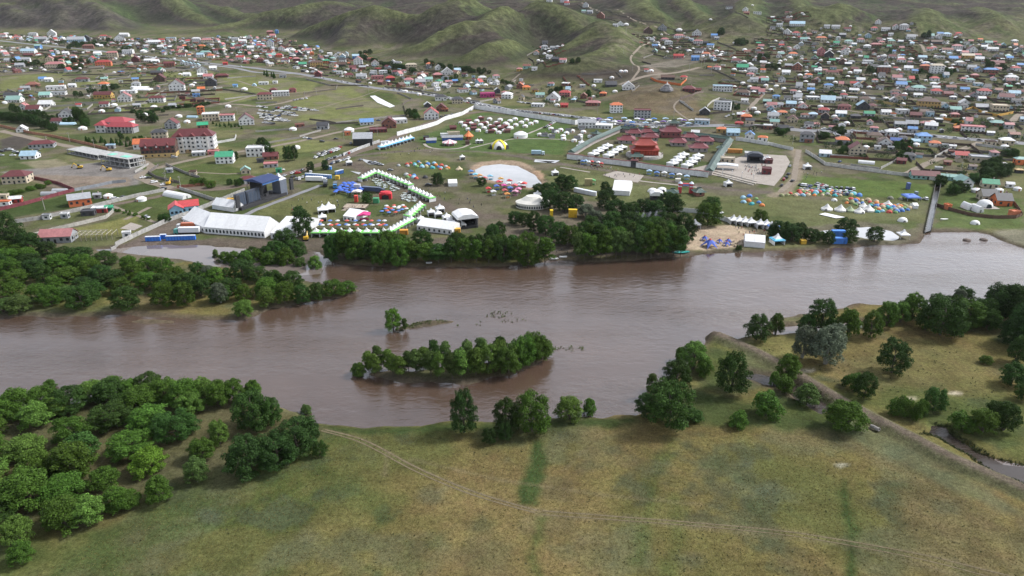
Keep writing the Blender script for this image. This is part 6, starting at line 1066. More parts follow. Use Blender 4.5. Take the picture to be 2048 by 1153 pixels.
# ------------------------------------------------------------------ temple compound
def eaves_roof(w_, d_, h, cut=.0, n_=10):
    """hipped roof with a hollow slope and lifted corners"""
    q = MB(); lv = 6; P_ = []
    for j in range(lv+1):
        f_ = j/lv; k = 1-f_; a = w_/2*(cut+(1-cut)*k) if cut else max(w_/2-d_/2*f_*.96, .1); b_ = d_/2*(cut+(1-cut)*k) if cut else d_/2*k+.02; z_ = h*(f_**1.5); ring = []
        for (x0, y0), (x1, y1) in (((-a, -b_), (a, -b_)), ((a, -b_), (a, b_)), ((a, b_), (-a, b_)), ((-a, b_), (-a, -b_))):
            for i in range(n_):
                t = i/n_; c_ = abs(2*t-1)**5; ring.append((x0+(x1-x0)*t, y0+(y1-y0)*t, z_+c_*.09*h*k*k*2.2))
        P_.append(ring)
    n4 = 4*n_
    for ring in P_: q.v += ring
    for j in range(lv):
        for i in range(n4): a, b_ = j*n4+i, j*n4+(i+1) % n4; q.f.append((a, b_, b_+n4, a+n4))
    q.f.append(tuple(lv*n4+i for i in range(n4))); q.f.append(tuple(range(n4))[::-1]); return q
def cn_house(x_, y_, z_, rz, w_, d_, h, rc, wc, name, label, tiers=1, group=None, cols=0, cat='building'):
    e = ob(name, None, None, None, (x_, y_, z_), rz)
    q = MB(); q.box(-w_/2, w_/2, -d_/2, d_/2, 0, h); q.build('wall', 'render_wall', e, color=wc)
    rf = eaves_roof(w_+2.6, d_+2.6, min(w_, d_)*.38).build('roof', 'roofing', e, (0, 0, h-.15), color=rc); q = MB(); q.box(-w_*.28, w_*.28, -.25, .25, 0, .7); q.build('ridge', 'roofing', rf, (0, 0, min(w_, d_)*.38-.2), color=tuple(v*.8 for v in rc))
    if tiers > 1:
        z2 = h+min(w_, d_)*.16; q = MB(); q.box(-w_*.38, w_*.38, -d_*.34, d_*.34, 0, h*.4); q.build('upper_wall', 'render_wall', e, (0, 0, z2), color=wc); r2 = eaves_roof(w_*.84+2.5, d_*.74+2.5, d_*.36).build('upper_roof', 'roofing', e, (0, 0, z2+h*.36), color=rc)
        q = MB(); q.box(-w_*.3, w_*.3, -.3, .3, 0, .8); q.build('ridge', 'roofing', r2, (0, 0, d_*.34), color=tuple(v*.8 for v in rc))
    for k in range(cols): ob('column', UNIT, 'paint', e, ((k+.5-cols/2)*(w_+1.6)/cols, -d_/2-1.0, 0), 0, (.45, .45, h), (.4, .05, .03))
    for k in range(max(1, int(w_/3.5))):
        if not cols: ob('window', WIN, 'glass', e, ((k+.5)*w_/max(1, int(w_/3.5))-w_/2, -d_/2-.03, h*.55), 0, (1.3, .1, 1.4))
    tag(e, label, cat, group); return e
TR, TM, TG = (.33, .05, .035), (.16, .028, .036), (.045, .085, .07)
x_, y_, z_, s = place(7, 1085, 322); cx_, cy_ = x_, y_+15
q = MB(); q.lathe([(1, 0), (1, 1.6)], 40, True, 0, 300/8/s, 16); o = q.build('temple_terrace', 'concrete', None, (cx_, cy_, z_-.1), color=(.42, .40, .37)); tag(o, 'round pale stone terrace under the red temple hall', 'terrace')
for rr in (300/8/s-.4,):
    for k in range(40):
        t = math.pi+math.pi*k/39; ob('baluster', UNIT, 'concrete', o, (rr*math.cos(t), (16-.4)*math.sin(t), 1.6), math.atan2(math.cos(t)*16, -rr*math.sin(t)), (2.0 if k % 2 else .4, .25, .9 if k % 2 else 1.2), (.5, .48, .45))
cn_house(cx_, cy_+1, z_+1.5, math.radians(-3), 230/4/s*.92, 13, 4.2, TR, (.33, .06, .03), 'temple_hall', 'red temple hall with two-tiered orange-red tiled roof', 2, cols=10, cat='temple')
for zx, zy, zw, d_, h, rc, wc, rz, lab in ((1275, 145, 180, 11, 5.5, TM, (.25, .08, .08), -6, 'dark maroon rear hall behind the red temple hall'), (920, 192, 150, 9, 3.2, TM, (.36, .33, .32), -6, 'maroon-roofed courtyard lodge nearest the yurt camp'), (980, 135, 140, 8, 3.2, TM, (.36, .33, .32), -6, 'maroon-roofed courtyard lodge by the rear corridor'), (1112, 170, 140, 9, 3.2, TM, (.36, .33, .32), -6, 'maroon-roofed courtyard lodge behind the hall'), (1085, 128, 120, 8, 3.2, TM, (.36, .33, .32), -6, 'maroon-roofed courtyard lodge between hall and rear corridor'), (1430, 168, 130, 8, 3.2, TM, (.36, .33, .32), -6, 'maroon-roofed courtyard lodge beside the dark rear hall'), (1335, 212, 140, 9, 3.2, TM, (.36, .33, .32), -6, 'maroon-roofed courtyard lodge beside the hall path'), (1500, 258, 160, 9, 3.4, TM, (.36, .33, .32), -6, 'maroon-roofed courtyard lodge nearest the square wall'), (1550, 200, 150, 9, 3.2, TM, (.36, .33, .32), -6, 'maroon-roofed courtyard lodge under the rear corridor corner'), (1003, 325, 100, 6, 3.0, TG, (.36, .16, .1), -3, 'small green-roofed gate pavilion before the temple hall'), (680, 150, 62, 7, 4.2, TG, (.25, .2, .18), 40, 'green-roofed corner tower by the yurt camp'), (1680, 268, 62, 7, 4.2, TG, (.25, .2, .18), -30, 'green-roofed corner tower by the paved square'), (1300, 62, 80, 7, 4.2, TG, (.25, .2, .18), -6, 'green-roofed rear gate tower'), (1290, 618, 80, 6, 2.8, TG, (.28, .12, .09), -10, 'green-roofed open pavilion below the white tent'), (1500, 612, 80, 6, 2.8, TG, (.28, .12, .09), 10, 'green-roofed open pavilion beside the red gateway')):
    x_, y_, z_, s = place(7, zx, zy); cn_house(x_, y_+d_/2, z_, math.radians(rz), zw/4/s*.85, d_, h, rc, wc, 'temple_pavilion', lab)
    if 'courtyard' in lab: cn_house(x_+zw/4/s*.28, y_+d_/2+7, z_, math.radians(rz+90), 10, 6, 3, rc, wc, 'temple_pavilion', 'side wing of '+lab.replace('courtyard ', ''))
def corridor(pts, name, label):
    w_ = [np.array(Gt(7, *p)[:2]) for p in pts]; o0 = w_[0]; e = ob(name, None, None, None, (o0[0], o0[1], groundz(*o0)), 0)
    for a, b_ in zip(w_, w_[1:]):
        L = np.linalg.norm(b_-a); n_ = max(1, int(L/7)); rz = math.atan2(b_[1]-a[1], b_[0]-a[0])
        for k in range(n_):
            m_ = a+(b_-a)*(k+.5)/n_; loc = (m_[0]-o0[0], m_[1]-o0[1], groundz(*m_)-e.location.z)
            ob('wall_bay', UNIT, 'render_wall', e, loc, rz, (L/n_-.05, 4.2, 3.3), (.4, .35, .33)); ob('roof_bay', CORR, 'roofing', e, (loc[0], loc[1], loc[2]+3.3), rz, (L/n_-.02, 6.4, 2.0), shade(TG, .85, 1.2))
    tag(e, label, 'corridor'); return e
q = MB(); q.prism([(-.5, 0), (.5, 0), (.5, .08), (.2, .55), (.04, 1), (-.04, 1), (-.2, .55), (-.5, .08)], -.5, .5); q.v = [(y_, x_, z_) for x_, y_, z_ in q.v]; CORR = q.mesh('corridor_roof')
bm = bmesh.new(); bm.from_mesh(CORR); bmesh.ops.recalc_face_normals(bm, faces=bm.faces); bm.to_mesh(CORR); bm.free()
corridor([(470, 292), (640, 190), (860, 92)], 'temple_corridor', 'green-roofed corridor along the yurt camp side of the temple'); corridor([(870, 92), (1180, 125)], 'temple_corridor', 'green-roofed rear corridor beside the maroon hall'); corridor([(1370, 140), (1560, 160), (1735, 182)], 'temple_corridor', 'green-roofed rear corridor towards the square'); corridor([(1740, 190), (1640, 330), (1575, 445)], 'temple_corridor', 'green-roofed corridor along the square side of the temple')
x_, y_, z_ = Gt(7, 978, 380); building(x_, y_+1, z_, math.radians(-9), 5, 3, 5.2, 'H', 'm', 'k', 'temple_gate', True, 1, 'dark gate in the white temple wall')
# monument on the dry knoll: tiered grey stupa
x_, y_, z_, s = place(3, 1245, 740); e = ob('stupa', None, None, None, (x_, y_+6, groundz(x_, y_+6)-.3), 0, (.85, .85, .6))
for nm, r0, r1, z0, z1 in (('lower_tier', 9, 8.6, 0, 3), ('middle_tier', 7.4, 6.8, 3, 6), ('upper_tier', 5.4, 4.8, 6, 8.6), ('drum', 3.2, 3.4, 8.6, 11)): q = MB(); q.lathe([(r0, z0), (r1, z1), (r1+.5, z1), (r1+.5, z1+.4)], 8, True, .39); q.build(nm, 'concrete', e, color=(.30, .29, .30))
q = MB(); q.lathe([(2.4, 11.4), (1.2, 13), (.3, 16), (.05, 17.5)], 10); q.build('spire', 'concrete', e, color=(.62, .6, .56)); tag(e, 'grey tiered stupa on top of the dry knoll', 'monument')
# ------------------------------------------------------------------ stages
def truss(q, a, b_, w_=.35):
    a, b_ = Vector(a), Vector(b_); d = (b_-a).normalized(); u = d.orthogonal().normalized()*w_; v_ = d.cross(u)
    c4 = [u+v_, u-v_, -u-v_, -u+v_]; n_ = max(2, int((b_-a).length/1.2))
    for c_ in c4: q.bar(a+c_, b_+c_, .07)
    for k in range(n_):
        p0, p1 = a+(b_-a)*k/n_, a+(b_-a)*(k+1)/n_
        for i in range(4): q.bar(p0+c4[i], p1+c4[(i+1) % 4], .045)
A = np.array(G(484, 422)[:2]); B = np.array(G(588, 386)[:2]); u = B-A; L = np.linalg.norm(u); rz = math.atan2(u[1], u[0])
e = ob('main_stage', None, None, None, (A[0], A[1], groundz(*A)), rz)
q = MB(); q.box(0, L*.86, 0, 14, 0, 1.9); q.build('deck', 'timber', e, color=(.03, .03, .035))
for k, (a, b_) in enumerate(((.0, .16), (.18, .42))):
    q = MB(); q.box(L*a, L*b_, 3, 5, 1.9, 9.5); q.build('wing_wall', 'fabric', e, color=(.05, .06, .085)); o = ob('screen', UNIT, 'gloss', e, (L*(a+b_)/2, 2.9, 2.4), 0, (L*(b_-a)*.9, .25, 6.2), (.07, .09, .13))
q = MB()
for xx in (.42, .74):
    for yy_ in (.4, 13): truss(q, (L*xx, yy_, 0), (L*xx, yy_, 13))
for yy_ in (.4, 13): truss(q, (L*.42, yy_, 12.4), (L*.74, yy_, 12.4))
q.build('truss_frame', 'paint', e, color=(.07, .07, .08))
q = MB()
for s_ in (0, 1): q.prism([(0, 0), (8, 0), (8, .25), (0, 2.0), (0, 1.7)] if s_ == 0 else [(0, 0), (-8, 0), (-8, .25), (0, 2.0), (0, 1.7)], L*.40, L*.76)
q.v = [(y_, x_+7, z_+12.6) for x_, y_, z_ in q.v]; o = q.build('roof_canopy', 'fabric', e, color=(.025, .045, .13))
bm = bmesh.new(); bm.from_mesh(o.data); bmesh.ops.recalc_face_normals(bm, faces=bm.faces); bm.to_mesh(o.data); bm.free()
q = MB(); q.box(L*.43, L*.73, 11, 11.4, 1.9, 12); q.build('backdrop', 'fabric', e, color=(.02, .02, .025)); q = MB(); q.box(L*.42, L*.74, -.1, .0, 11.2, 12.5); q.build('fascia', 'fabric', e, color=(.10, .24, .6))
for k in range(7): ob('amplifier', UNIT, 'paint', e, (L*(.46+.04*k), 5+random.random()*4, 1.9), 0, (1.4, 1.2, random.uniform(1, 2.2)), (.04, .04, .045))
q = MB(); q.box(L*.77, L*.9, 1, 8, 0, 10.5); q.build('side_tower', 'fabric', e, color=(.13, .15, .19)); o = lathe4([(3.4, 10.5), (1.4, 12.4), (.1, 14.6)]).build('side_tower_canopy', 'fabric', e, (L*.835, 4.5, 0), color=(.62, .62, .64))
for xx in (-.05, .97):
    q = MB(); truss(q, (L*xx, 1.5, 0), (L*xx, 1.5, 11), .8); q.build('speaker_mast', 'paint', e, color=(.06, .06, .065))
    for k in range(8): ob('line_array_speaker', UNIT, 'paint', e, (L*xx, .2-.05*k, 2.5+k*.95), 0, (2.6, 1.2, .85), (.035, .035, .04))
q = MB()
for k in range(6): truss(q, (L*(.02+.08*k), 1.6, 1.9), (L*(.02+.08*k), 1.6, 9.4), .25)
q.build('scaffold', 'paint', e, color=(.09, .09, .1)); tag(e, 'main stage with blue roof, black side screens and scaffold wings', 'stage')
def small_stage(t, zx, zy, zw, zh, rz, roof, side, label, dd=9):
    x_, y_, z_, s = place(t, zx, zy); w_ = zw/4/s; h = zh/4/s; e = ob('stage', None, None, None, (x_, y_+dd*.4, z_), rz)
    q = MB(); q.box(-w_/2, w_/2, -dd/2, dd/2, 0, 1.3); q.build('deck', 'timber', e, color=(.04, .04, .045)); q = MB(); q.box(-w_/2, w_/2, dd/2-.3, dd/2, 1.3, h); q.build('backdrop', 'fabric', e, color=(.025, .025, .03))
    for sg in (-1, 1): q = MB(); q.box(sg*w_/2-.15, sg*w_/2+.15, -dd/2+1, dd/2-.3, 1.3, h); q.build('side_curtain', 'fabric', e, color=side)
    q = MB(); q.prism([(-w_*.54, h), (w_*.54, h), (w_*.50, h+1.2), (w_*.2, h+2.6), (-w_*.2, h+2.6), (-w_*.50, h+1.2)], -dd*.58, dd*.56); q.build('canopy', 'fabric', e, color=roof)
    for sg in (-1, 1): q = MB(); truss(q, (sg*w_*.48, -dd/2, 0), (sg*w_*.48, -dd/2, h)); q.build('truss_tower', 'paint', e, color=(.1, .1, .11)); ob('loudspeaker', UNIT, 'paint', e, (sg*w_*.4, -dd/2-.2, h*.35), 0, (1.0, .8, h*.5), (.03, .03, .035))
    tag(e, label, 'stage'); return e
small_stage(6, 1670, 868, 165, 84, .35, (.78, .78, .78), (.03, .03, .035), 'second stage with white roof and black walls beside the marquee', 11)
small_stage(7, 1948, 345, 115, 52, -.25, (.05, .06, .08), (.05, .1, .2), 'black roofed stage on the paved square', 7); small_stage(7, 1160, 640, 100, 34, -.1, (.7, .7, .7), (.12, .2, .22), 'small truck stage with white awning beneath the trees', 6)
for zx, zy, zw, zh, kd, rc, wc, lab in ((1730, 345, 110, 34, 'F', 'c', 'c', 'beige flat-roofed pavilion on the paved square'), (2044, 440, 70, 44, 'F', 'm', 'm', 'maroon kiosk at the lower corner of the square'), (2060, 355, 60, 30, 'F', 'm', 'm', 'maroon booth by the white square tents'), (1900, 300, 60, 30, 'F', 'w', 's', 'small pale control hut behind the black roofed stage')):
    x_, y_, z_, s = place(7, zx, zy); building(x_, y_+3, z_, -.25, zw/4/s, 6, zh/4/s, kd, rc, wc, 'kiosk', True, 1, lab)
for zx, zy, lab in ((2015, 345, 'white pagoda beside the black roofed stage'), (2045, 335, 'white pagoda by the maroon booth'), (1690, 330, 'white pagoda next to the beige pavilion'), (1615, 398, 'white pagoda at the temple corner of the square')): pagoda(*T(7, zx, zy), 5, -.2, lab=lab)
for k, (a, b_) in enumerate((((1600, 408), (1960, 500)), ((1610, 430), (1950, 515)), ((1650, 452), (1930, 525)))): wall_line([T(7, *a), T(7, *b_)], .7+.0*k, (.46, .42, .36), 'terrace_step', ['upper', 'middle', 'lowest'][k]+' pale terrace step at the foot of the paved square', 5, 'concrete', 1.2, cat='step')
for k, (zx, zy) in enumerate(((1680, 455), (1755, 470), (1835, 480), (1925, 500))): x_, y_, z_ = Gt(7, zx, zy); e = ob('lamp_post', None, None, None, (x_, y_, z_), 0); q = MB(); q.lathe([(.25, 0), (.2, .4), (.12, 5)], 8); q.build('post', 'paint', e, color=(.5, .5, .5)); q = MB(); q.lathe([(.3, 5), (.45, 5.5), (.1, 5.8)], 8); q.build('lantern', 'paint', e, color=(.7, .7, .7)); tag(e, 'pale lamp post on the terrace steps of the square', 'lamp post', 'terrace lamp posts')
for k in range(16): x_, y_, z_ = Gt(7, 1860+random.uniform(0, 170), 380+random.uniform(-20, 50)); e = ob('crowd_barrier', None, None, None, (x_, y_, z_+.22), random.choice([-.25, 1.3])); [ob('rail', UNIT, 'paint', e, (0, 0, zz), 0, (2.4, .06, .07), (.5, .5, .52)) for zz in (.3, 1.0)]; [ob('post', UNIT, 'paint', e, (xx, 0, 0), 0, (.07, .5 if abs(xx) > 1 else .06, 1.0), (.5, .5, .52)) for xx in (-1.15, 0, 1.15)]; tag(e, 'grey steel crowd barrier on the paved square', 'barrier', 'crowd barriers')
x_, y_, z_, s = place(7, 1110, 905); e = ob('light_rig', None, None, None, (x_, y_+6, z_), .3)
for k in range(6): q = MB(); truss(q, (-9+k*3.6, (k % 2)*5, 0), (-9+k*3.6, (k % 2)*5, 8+2*math.sin(k)), .5); q.build('truss_tower', 'paint', e, color=(.12, .13, .15))
for k in range(4): q = MB(); truss(q, (-9+k*4, 0, 7.5), (-5+k*4, 5, 8.5), .4); q.build('truss_beam', 'paint', e, color=(.12, .13, .15))
for k in range(3): q = MB(); q.box(-8+k*5.5, -4+k*5.5, 2, 2.3, 2, 7); q.build('screen', 'fabric', e, color=(.03, .035, .05))
tag(e, 'black scaffold light rig among the riverside trees', 'stage')
# ------------------------------------------------------------------ umbrellas, tables, camping tents
q = MB(); q.lathe([(1, 0), (.98, .1), (.5, .34), (.04, .5)], 8, True); UMB = q.mesh('umbrella_canopy'); POLE = MB(); POLE.lathe([(.04, 0), (.03, 1)], 6); POLE = POLE.mesh('pole')
q = MB(); q.lathe([(.75, .7), (.75, .76)], 10); q.lathe([(.06, 0), (.06, .7)], 6); TABLE = q.mesh('table_top')
q = MB(); q.box(-.25, .25, -.25, .25, .4, .46); q.box(-.25, .25, .2, .26, .46, .95); CSEAT = q.mesh('chair_seat')
q = MB(); [q.box(a-.03, a+.03, b_-.03, b_+.03, 0, .4) for a in (-.2, .2) for b_ in (-.2, .2)]; CLEG = q.mesh('chair_leg')
def umbrella(x_, y_, r, col, lab, group, h=2.2):
    e = ob('umbrella', None, None, None, (x_, y_, groundz(x_, y_)), random.uniform(0, 3)); ob('canopy', UMB, 'fabric', e, (0, 0, h), 0, (r, r, r), col); ob('pole', POLE, 'paint', e, (0, 0, 0), 0, (1, 1, h+.2), (.6, .6, .6)); tag(e, lab, 'umbrella', group)
def scatter(t, pts, n_, gap, seed):
    rr = random.Random(seed); qd = np.array([Gt(t, *p)[:2] for p in pts]); lo, hi = qd.min(0), qd.max(0); got = []; k = 0
    while len(got) < n_ and k < n_*80:
        k += 1; a = (rr.uniform(lo[0], hi[0]), rr.uniform(lo[1], hi[1]))
        if inside(np.array([a[0]]), np.array([a[1]]), qd)[0] and all((a[0]-g[0])**2+(a[1]-g[1])**2 > gap*gap for g in got): got.append(a)
    return got
for i, (x_, y_) in enumerate(scatter(6, [(630, 605), (700, 530), (780, 525), (860, 575), (850, 600), (760, 612), (690, 590)], 34, 2.7, 1)): umbrella(x_, y_, 1.6, (.05, .13, .5), 'deep blue umbrella in the packed blue seating area', 'blue umbrellas')
for i, zx in enumerate((525, 595, 655, 730, 800, 865, 925, 985, 1030)):
    for j, (dx, dy) in enumerate(((0, -18), (-6, 12), (10, 18))):
        x_, y_, z_ = Gt(6, zx+dx, 855+dy); c_ = [(.55, .10, .07), (.10, .2, .5), (.6, .6, .62)][(i+j) % 3]; umbrella(x_, y_, 1.35, c_, f'{["red", "blue", "white"][(i+j) % 3]} umbrella in the row before the green banded tents', 'umbrellas before the food tents')
for i, (x_, y_) in enumerate(scatter(6, [(1005, 760), (1030, 715), (1190, 705), (1215, 740), (1120, 780)], 26, 3.0, 2)): c_ = i % 3; umbrella(x_, y_, 1.35, [(.55, .10, .07), (.10, .2, .5), (.66, .66, .68)][c_], f'{["red", "blue", "white"][c_]} umbrella in the cluster by the short tent row', 'umbrellas of the seating cluster')
def dining_set(x_, y_, lab, group, col=(.5, .56, .55)):
    e = ob('dining_table', TABLE, 'paint', None, (x_, y_, groundz(x_, y_)), 0, (1.35, 1.35, 1), col); tag(e, lab, 'table', group)
    for k in range(3):
        a = k*2.1+random.random(); c_ = ob('chair', CSEAT, 'paint', None, (x_+1.5*math.cos(a), y_+1.5*math.sin(a), groundz(x_, y_)), a-1.57, (1.15, 1.15, 1.1), shade(col, .7, 1.3)); ob('leg_frame', CLEG, 'paint', c_, color=(.4, .4, .4)); tag(c_, lab.replace('round table', 'plastic chair'), 'chair', group.replace('tables', 'chairs'))
for x_, y_ in scatter(6, [(935, 495), (960, 475), (1060, 500), (1140, 560), (1120, 582), (1000, 540)], 38, 3.3, 4): dining_set(x_, y_, 'pale grey round table in the crowded court behind the dark trailer', 'court tables')
for x_, y_ in scatter(6, [(1150, 620), (1190, 590), (1290, 635), (1280, 665), (1180, 655)], 20, 3.2, 5): dining_set(x_, y_, 'pale grey round table before the lower tent row', 'lower court tables')
q = MB(); q.lathe([(1, 0), (.97, .3), (.75, .75), (.35, 1.02), (.02, 1.08)], 10, False); DOME = q.mesh('dome_shell', True)
q = MB(); q.prism([(-.3, 0), (.3, 0), (.16, .5), (0, .62), (-.16, .5)], -1.0, -.55); DDOOR = q.mesh('dome_door')
q = MB(); q.lathe([(1, 0), (1, .26), (.5, .62), (.03, 1.2)], 14, False); BELL = q.mesh('bell_shell')
def camp_tent(x_, y_, r, col, lab, group, bell=False):
    e = ob('bell_tent' if bell else 'camping_tent', None, None, None, (x_, y_, groundz(x_, y_)), random.uniform(-1.2, 1.2))
    ob('shell', BELL if bell else DOME, 'fabric', e, (0, 0, 0), 0, (r, r*(1 if bell else .85), r*(.95 if bell else .8)), col); ob('door', DDOOR, 'fabric', e, (0, 0, 0), 0, (r*1.0, r*.88 if not bell else r*1.02, r*.7), tuple(v*.35 for v in col)); tag(e, lab, 'tent', group)
TC = [('orange', (.62, .2, .05)), ('blue', (.08, .2, .5)), ('green', (.16, .3, .1)), ('teal', (.05, .35, .38)), ('grey', (.36, .37, .38)), ('sand coloured', (.5, .4, .26)), ('red', (.5, .08, .06)), ('pale blue', (.3, .5, .62)), ('olive', (.25, .27, .12))]
for (t, pts, n_, gap, seed, wh) in ((8, [(230, 610), (230, 565), (420, 555), (690, 585), (690, 608), (440, 612)], 44, 2.7, 11, 'packed behind the parked cars'), (8, [(600, 665), (620, 640), (760, 640), (880, 650), (900, 690), (860, 735), (760, 700)], 26, 3.0, 12, 'between the white bell tents'), (8, [(860, 740), (900, 690), (1080, 685), (1150, 715), (1080, 745), (960, 750)], 30, 3.0, 13, 'at the channel end of the camping field'), (6, [(1130, 370), (1300, 335), (1400, 345), (1560, 385), (1540, 405), (1300, 380)], 26, 4, 14, 'on the grass above the lone tree'), (6, [(1200, 440), (1280, 450), (1285, 472), (1210, 465)], 9, 3, 15, 'beside the muddy track'), (7, [(1840, 620), (1900, 610), (1990, 640), (2020, 690), (1900, 690), (1850, 670)], 11, 5, 16, 'on the open field below the square'), (8, [(90, 600), (200, 590), (220, 610), (100, 615)], 4, 4, 17, 'at the edge of the car rows')):
    for i, (x_, y_) in enumerate(scatter(t, pts, n_, gap, seed)): c_ = random.choice(TC); camp_tent(x_, y_, random.uniform(1.3, 2.1), c_[1], f'{c_[0]} dome camping tent {wh}', 'camping tents')
for i, (zx, zy, r) in enumerate(((480, 728, 3.4), (588, 735, 3.5), (740, 750, 3.2), (812, 735, 3.6), (775, 705, 2.6), (970, 690, 2.8), (664, 738, 3.0))): x_, y_, z_ = Gt(8, zx, zy); camp_tent(x_, y_+2, r, (.74, .73, .70) if i != 6 else (.3, .36, .22), ['white bell tent standing first in the row', 'white bell tent with a dark open door', 'white bell tent leaning against its taller neighbour', 'tallest white bell tent of the camping field', 'white bell tent behind the tall pair', 'white bell tent among the mixed dome tents', 'green bell tent between white bell tents'][i], 'bell tents', True)
for zx, zy, c_, lab in ((1625, 400, (.55, .45, .3), 'sand coloured bell tent by the pond rim'), (1355, 465, (.03, .03, .035), 'black dome tent near the lone tree')): x_, y_, z_ = Gt(6, zx, zy); camp_tent(x_, y_, 2.6 if 'sand' in lab else 2.2, c_, lab, None, 'bell' in lab)
for zx, zy, zw, lab in ((985, 635, 50, 'camouflage dome tent beside the blue canopy'), (1072, 640, 50, 'camouflage dome tent nearer the field end'), (735, 612, 56, 'blue vaulted tent at the end of the tent rows')): x_, y_, z_, s = place(8, zx, zy); camp_tent(x_, y_+1, zw/8/s, (.2, .2, .15) if 'camou' in lab else (.07, .2, .5), lab, None)
for zx, zy, zw in ((1090, 820, 80), (1672, 842, 76), (540, 655, 50)):
    x_, y_, z_, s = place(8, zx, zy); e = ob('inflatable_dome', None, None, None, (x_, y_+2, z_), 0); r = zw/8/s; ob('shell', DOME, 'fabric', e, (0, 0, 0), 0, (r, r*.8, r*.75), (.74, .74, .73)); ob('door', DDOOR, 'fabric', e, (0, 0, 0), 0, (r, r*.82, r*.6), (.2, .2, .2)); tag(e, {1090: 'white flat dome tent on the field by the channel', 1672: 'white dome boat shelter on the bank beyond the channel', 540: 'white dome tent above the white bell tents'}[zx], 'tent')
for zx, zy, zw in ((1130, 585, 70), (1205, 578, 70)): x_, y_, z_, s = place(7, zx, zy); e = ob('inflatable_dome', None, None, None, (x_, y_+3, z_), .2); r = zw/8/s; ob('shell', DOME, 'fabric', e, (0, 0, 0), 0, (r*1.2, r, r*.8), (.75, .75, .75)); ob('door', DDOOR, 'dark_opening', e, (0, 0, 0), 0, (r*1.3, r*1.02, r*.8)); tag(e, 'white inflatable igloo tent beside the red gateway' if zx > 1150 else 'white inflatable igloo tent with a dark door', 'tent')
# blue star canopies on the beach
for zx, zy, r, lab in ((1580, 1015, 5.5, 'large blue star-shaped canopy on the sand'), (1540, 965, 3, 'blue star canopy behind the large one'), (1660, 985, 2.4, 'small blue star canopy on open sand'), (1728, 985, 2.6, 'small blue star canopy by the benches'), (1715, 1008, 2.6, 'small blue star canopy nearest the water')):
    x_, y_, z_ = Gt(7, zx, zy); e = ob('star_canopy', None, None, None, (x_, y_, z_), random.random()); q = MB(); n_ = 6
    for k in range(n_):
        a0 = 2*math.pi*k/n_; tip = (r*math.cos(a0), r*math.sin(a0), .3); m0, m1 = [(r*.42*math.cos(a0+d), r*.42*math.sin(a0+d), r*.34+.6) for d in (-math.pi/n_, math.pi/n_)]; q.quad(tip, m1, (0, 0, r*.62+1), m0)
    q.build('canopy', 'fabric', e, color=(.05, .10, .42)); ob('pole', POLE, 'paint', e, (0, 0, 0), 0, (2, 2, r*.62+1), (.5, .5, .5))
    q = MB(); q.lathe([(r*.16, r*.55+.75), (r*.12, r*.55+1.15), (.05, r*.62+1.3)], 8); q.build('cap', 'fabric', e, color=(.5, .12, .1)); tag(e, lab, 'canopy')
for i, (x_, y_) in enumerate(scatter(7, [(1760, 975), (1860, 965), (1850, 1015), (1765, 1015)], 12, 2.6, 21)): e = ob('picnic_bench', None, None, None, (x_, y_, groundz(x_, y_)), .2); ob('table_top', UNIT, 'timber', e, (0, 0, .7), 0, (2.4, .9, .08), (.5, .4, .28)); [ob('seat', UNIT, 'timber', e, (0, sg*.9, .42), 0, (2.4, .35, .07), (.5, .4, .28)) for sg in (-1, 1)]; [ob('leg', UNIT, 'timber', e, (sg*.9, 0, 0), 0, (.1, 1.6, .7), (.4, .3, .2)) for sg in (-1, 1)]; tag(e, 'pale wooden picnic bench on the sand', 'bench', 'picnic benches on the beach')
# ------------------------------------------------------------------ vehicles
def profile_mesh(prof, w_, name, inset=.0):
    q = MB(); q.prism(prof, -w_/2, w_/2); me = q.mesh(name); bm = bmesh.new(); bm.from_mesh(me); bmesh.ops.recalc_face_normals(bm, faces=bm.faces); bmesh.ops.bevel(bm, geom=list(bm.edges), offset=.06, segments=1, affect='EDGES'); bm.to_mesh(me); bm.free(); return me
CB = [profile_mesh([(-2.2, .35), (2.2, .35), (2.25, .75), (1.2, .95), (.55, 1.02), (-1.5, 1.02), (-2.2, .95)], 1.75, 'car_body'), profile_mesh([(-2.3, .4), (2.3, .4), (2.35, .95), (1.2, 1.15), (.6, 1.2), (-2.25, 1.2)], 1.85, 'car_body')]
CG = [profile_mesh([(-1.55, 1.02), (.95, .98), (.25, 1.42), (-1.05, 1.45)], 1.5, 'car_glass'), profile_mesh([(-2.2, 1.18), (1.0, 1.16), (.45, 1.68), (-2.05, 1.7)], 1.65, 'car_glass')]
CR = [profile_mesh([(-1.0, 1.42), (.22, 1.40), (.2, 1.47), (-.98, 1.49)], 1.42, 'car_roof'), profile_mesh([(-2.0, 1.67), (.42, 1.65), (.4, 1.74), (-1.95, 1.76)], 1.6, 'car_roof')]
q = MB(); q.lathe([(.33, -.1), (.33, .1)], 10); WHEEL = q.mesh('wheel'); WHEEL.transform(Matrix.Rotation(math.pi/2, 4, 'X'))
CARC = [('white', (.72, .72, .73), 9), ('silver', (.42, .43, .45), 5), ('black', (.025, .025, .03), 4), ('dark blue', (.03, .05, .14), 2), ('red', (.35, .03, .03), 1), ('grey', (.18, .18, .19), 3)]
CARW = [c_ for c_ in CARC for _ in range(c_[2])]; NCAR = [0]
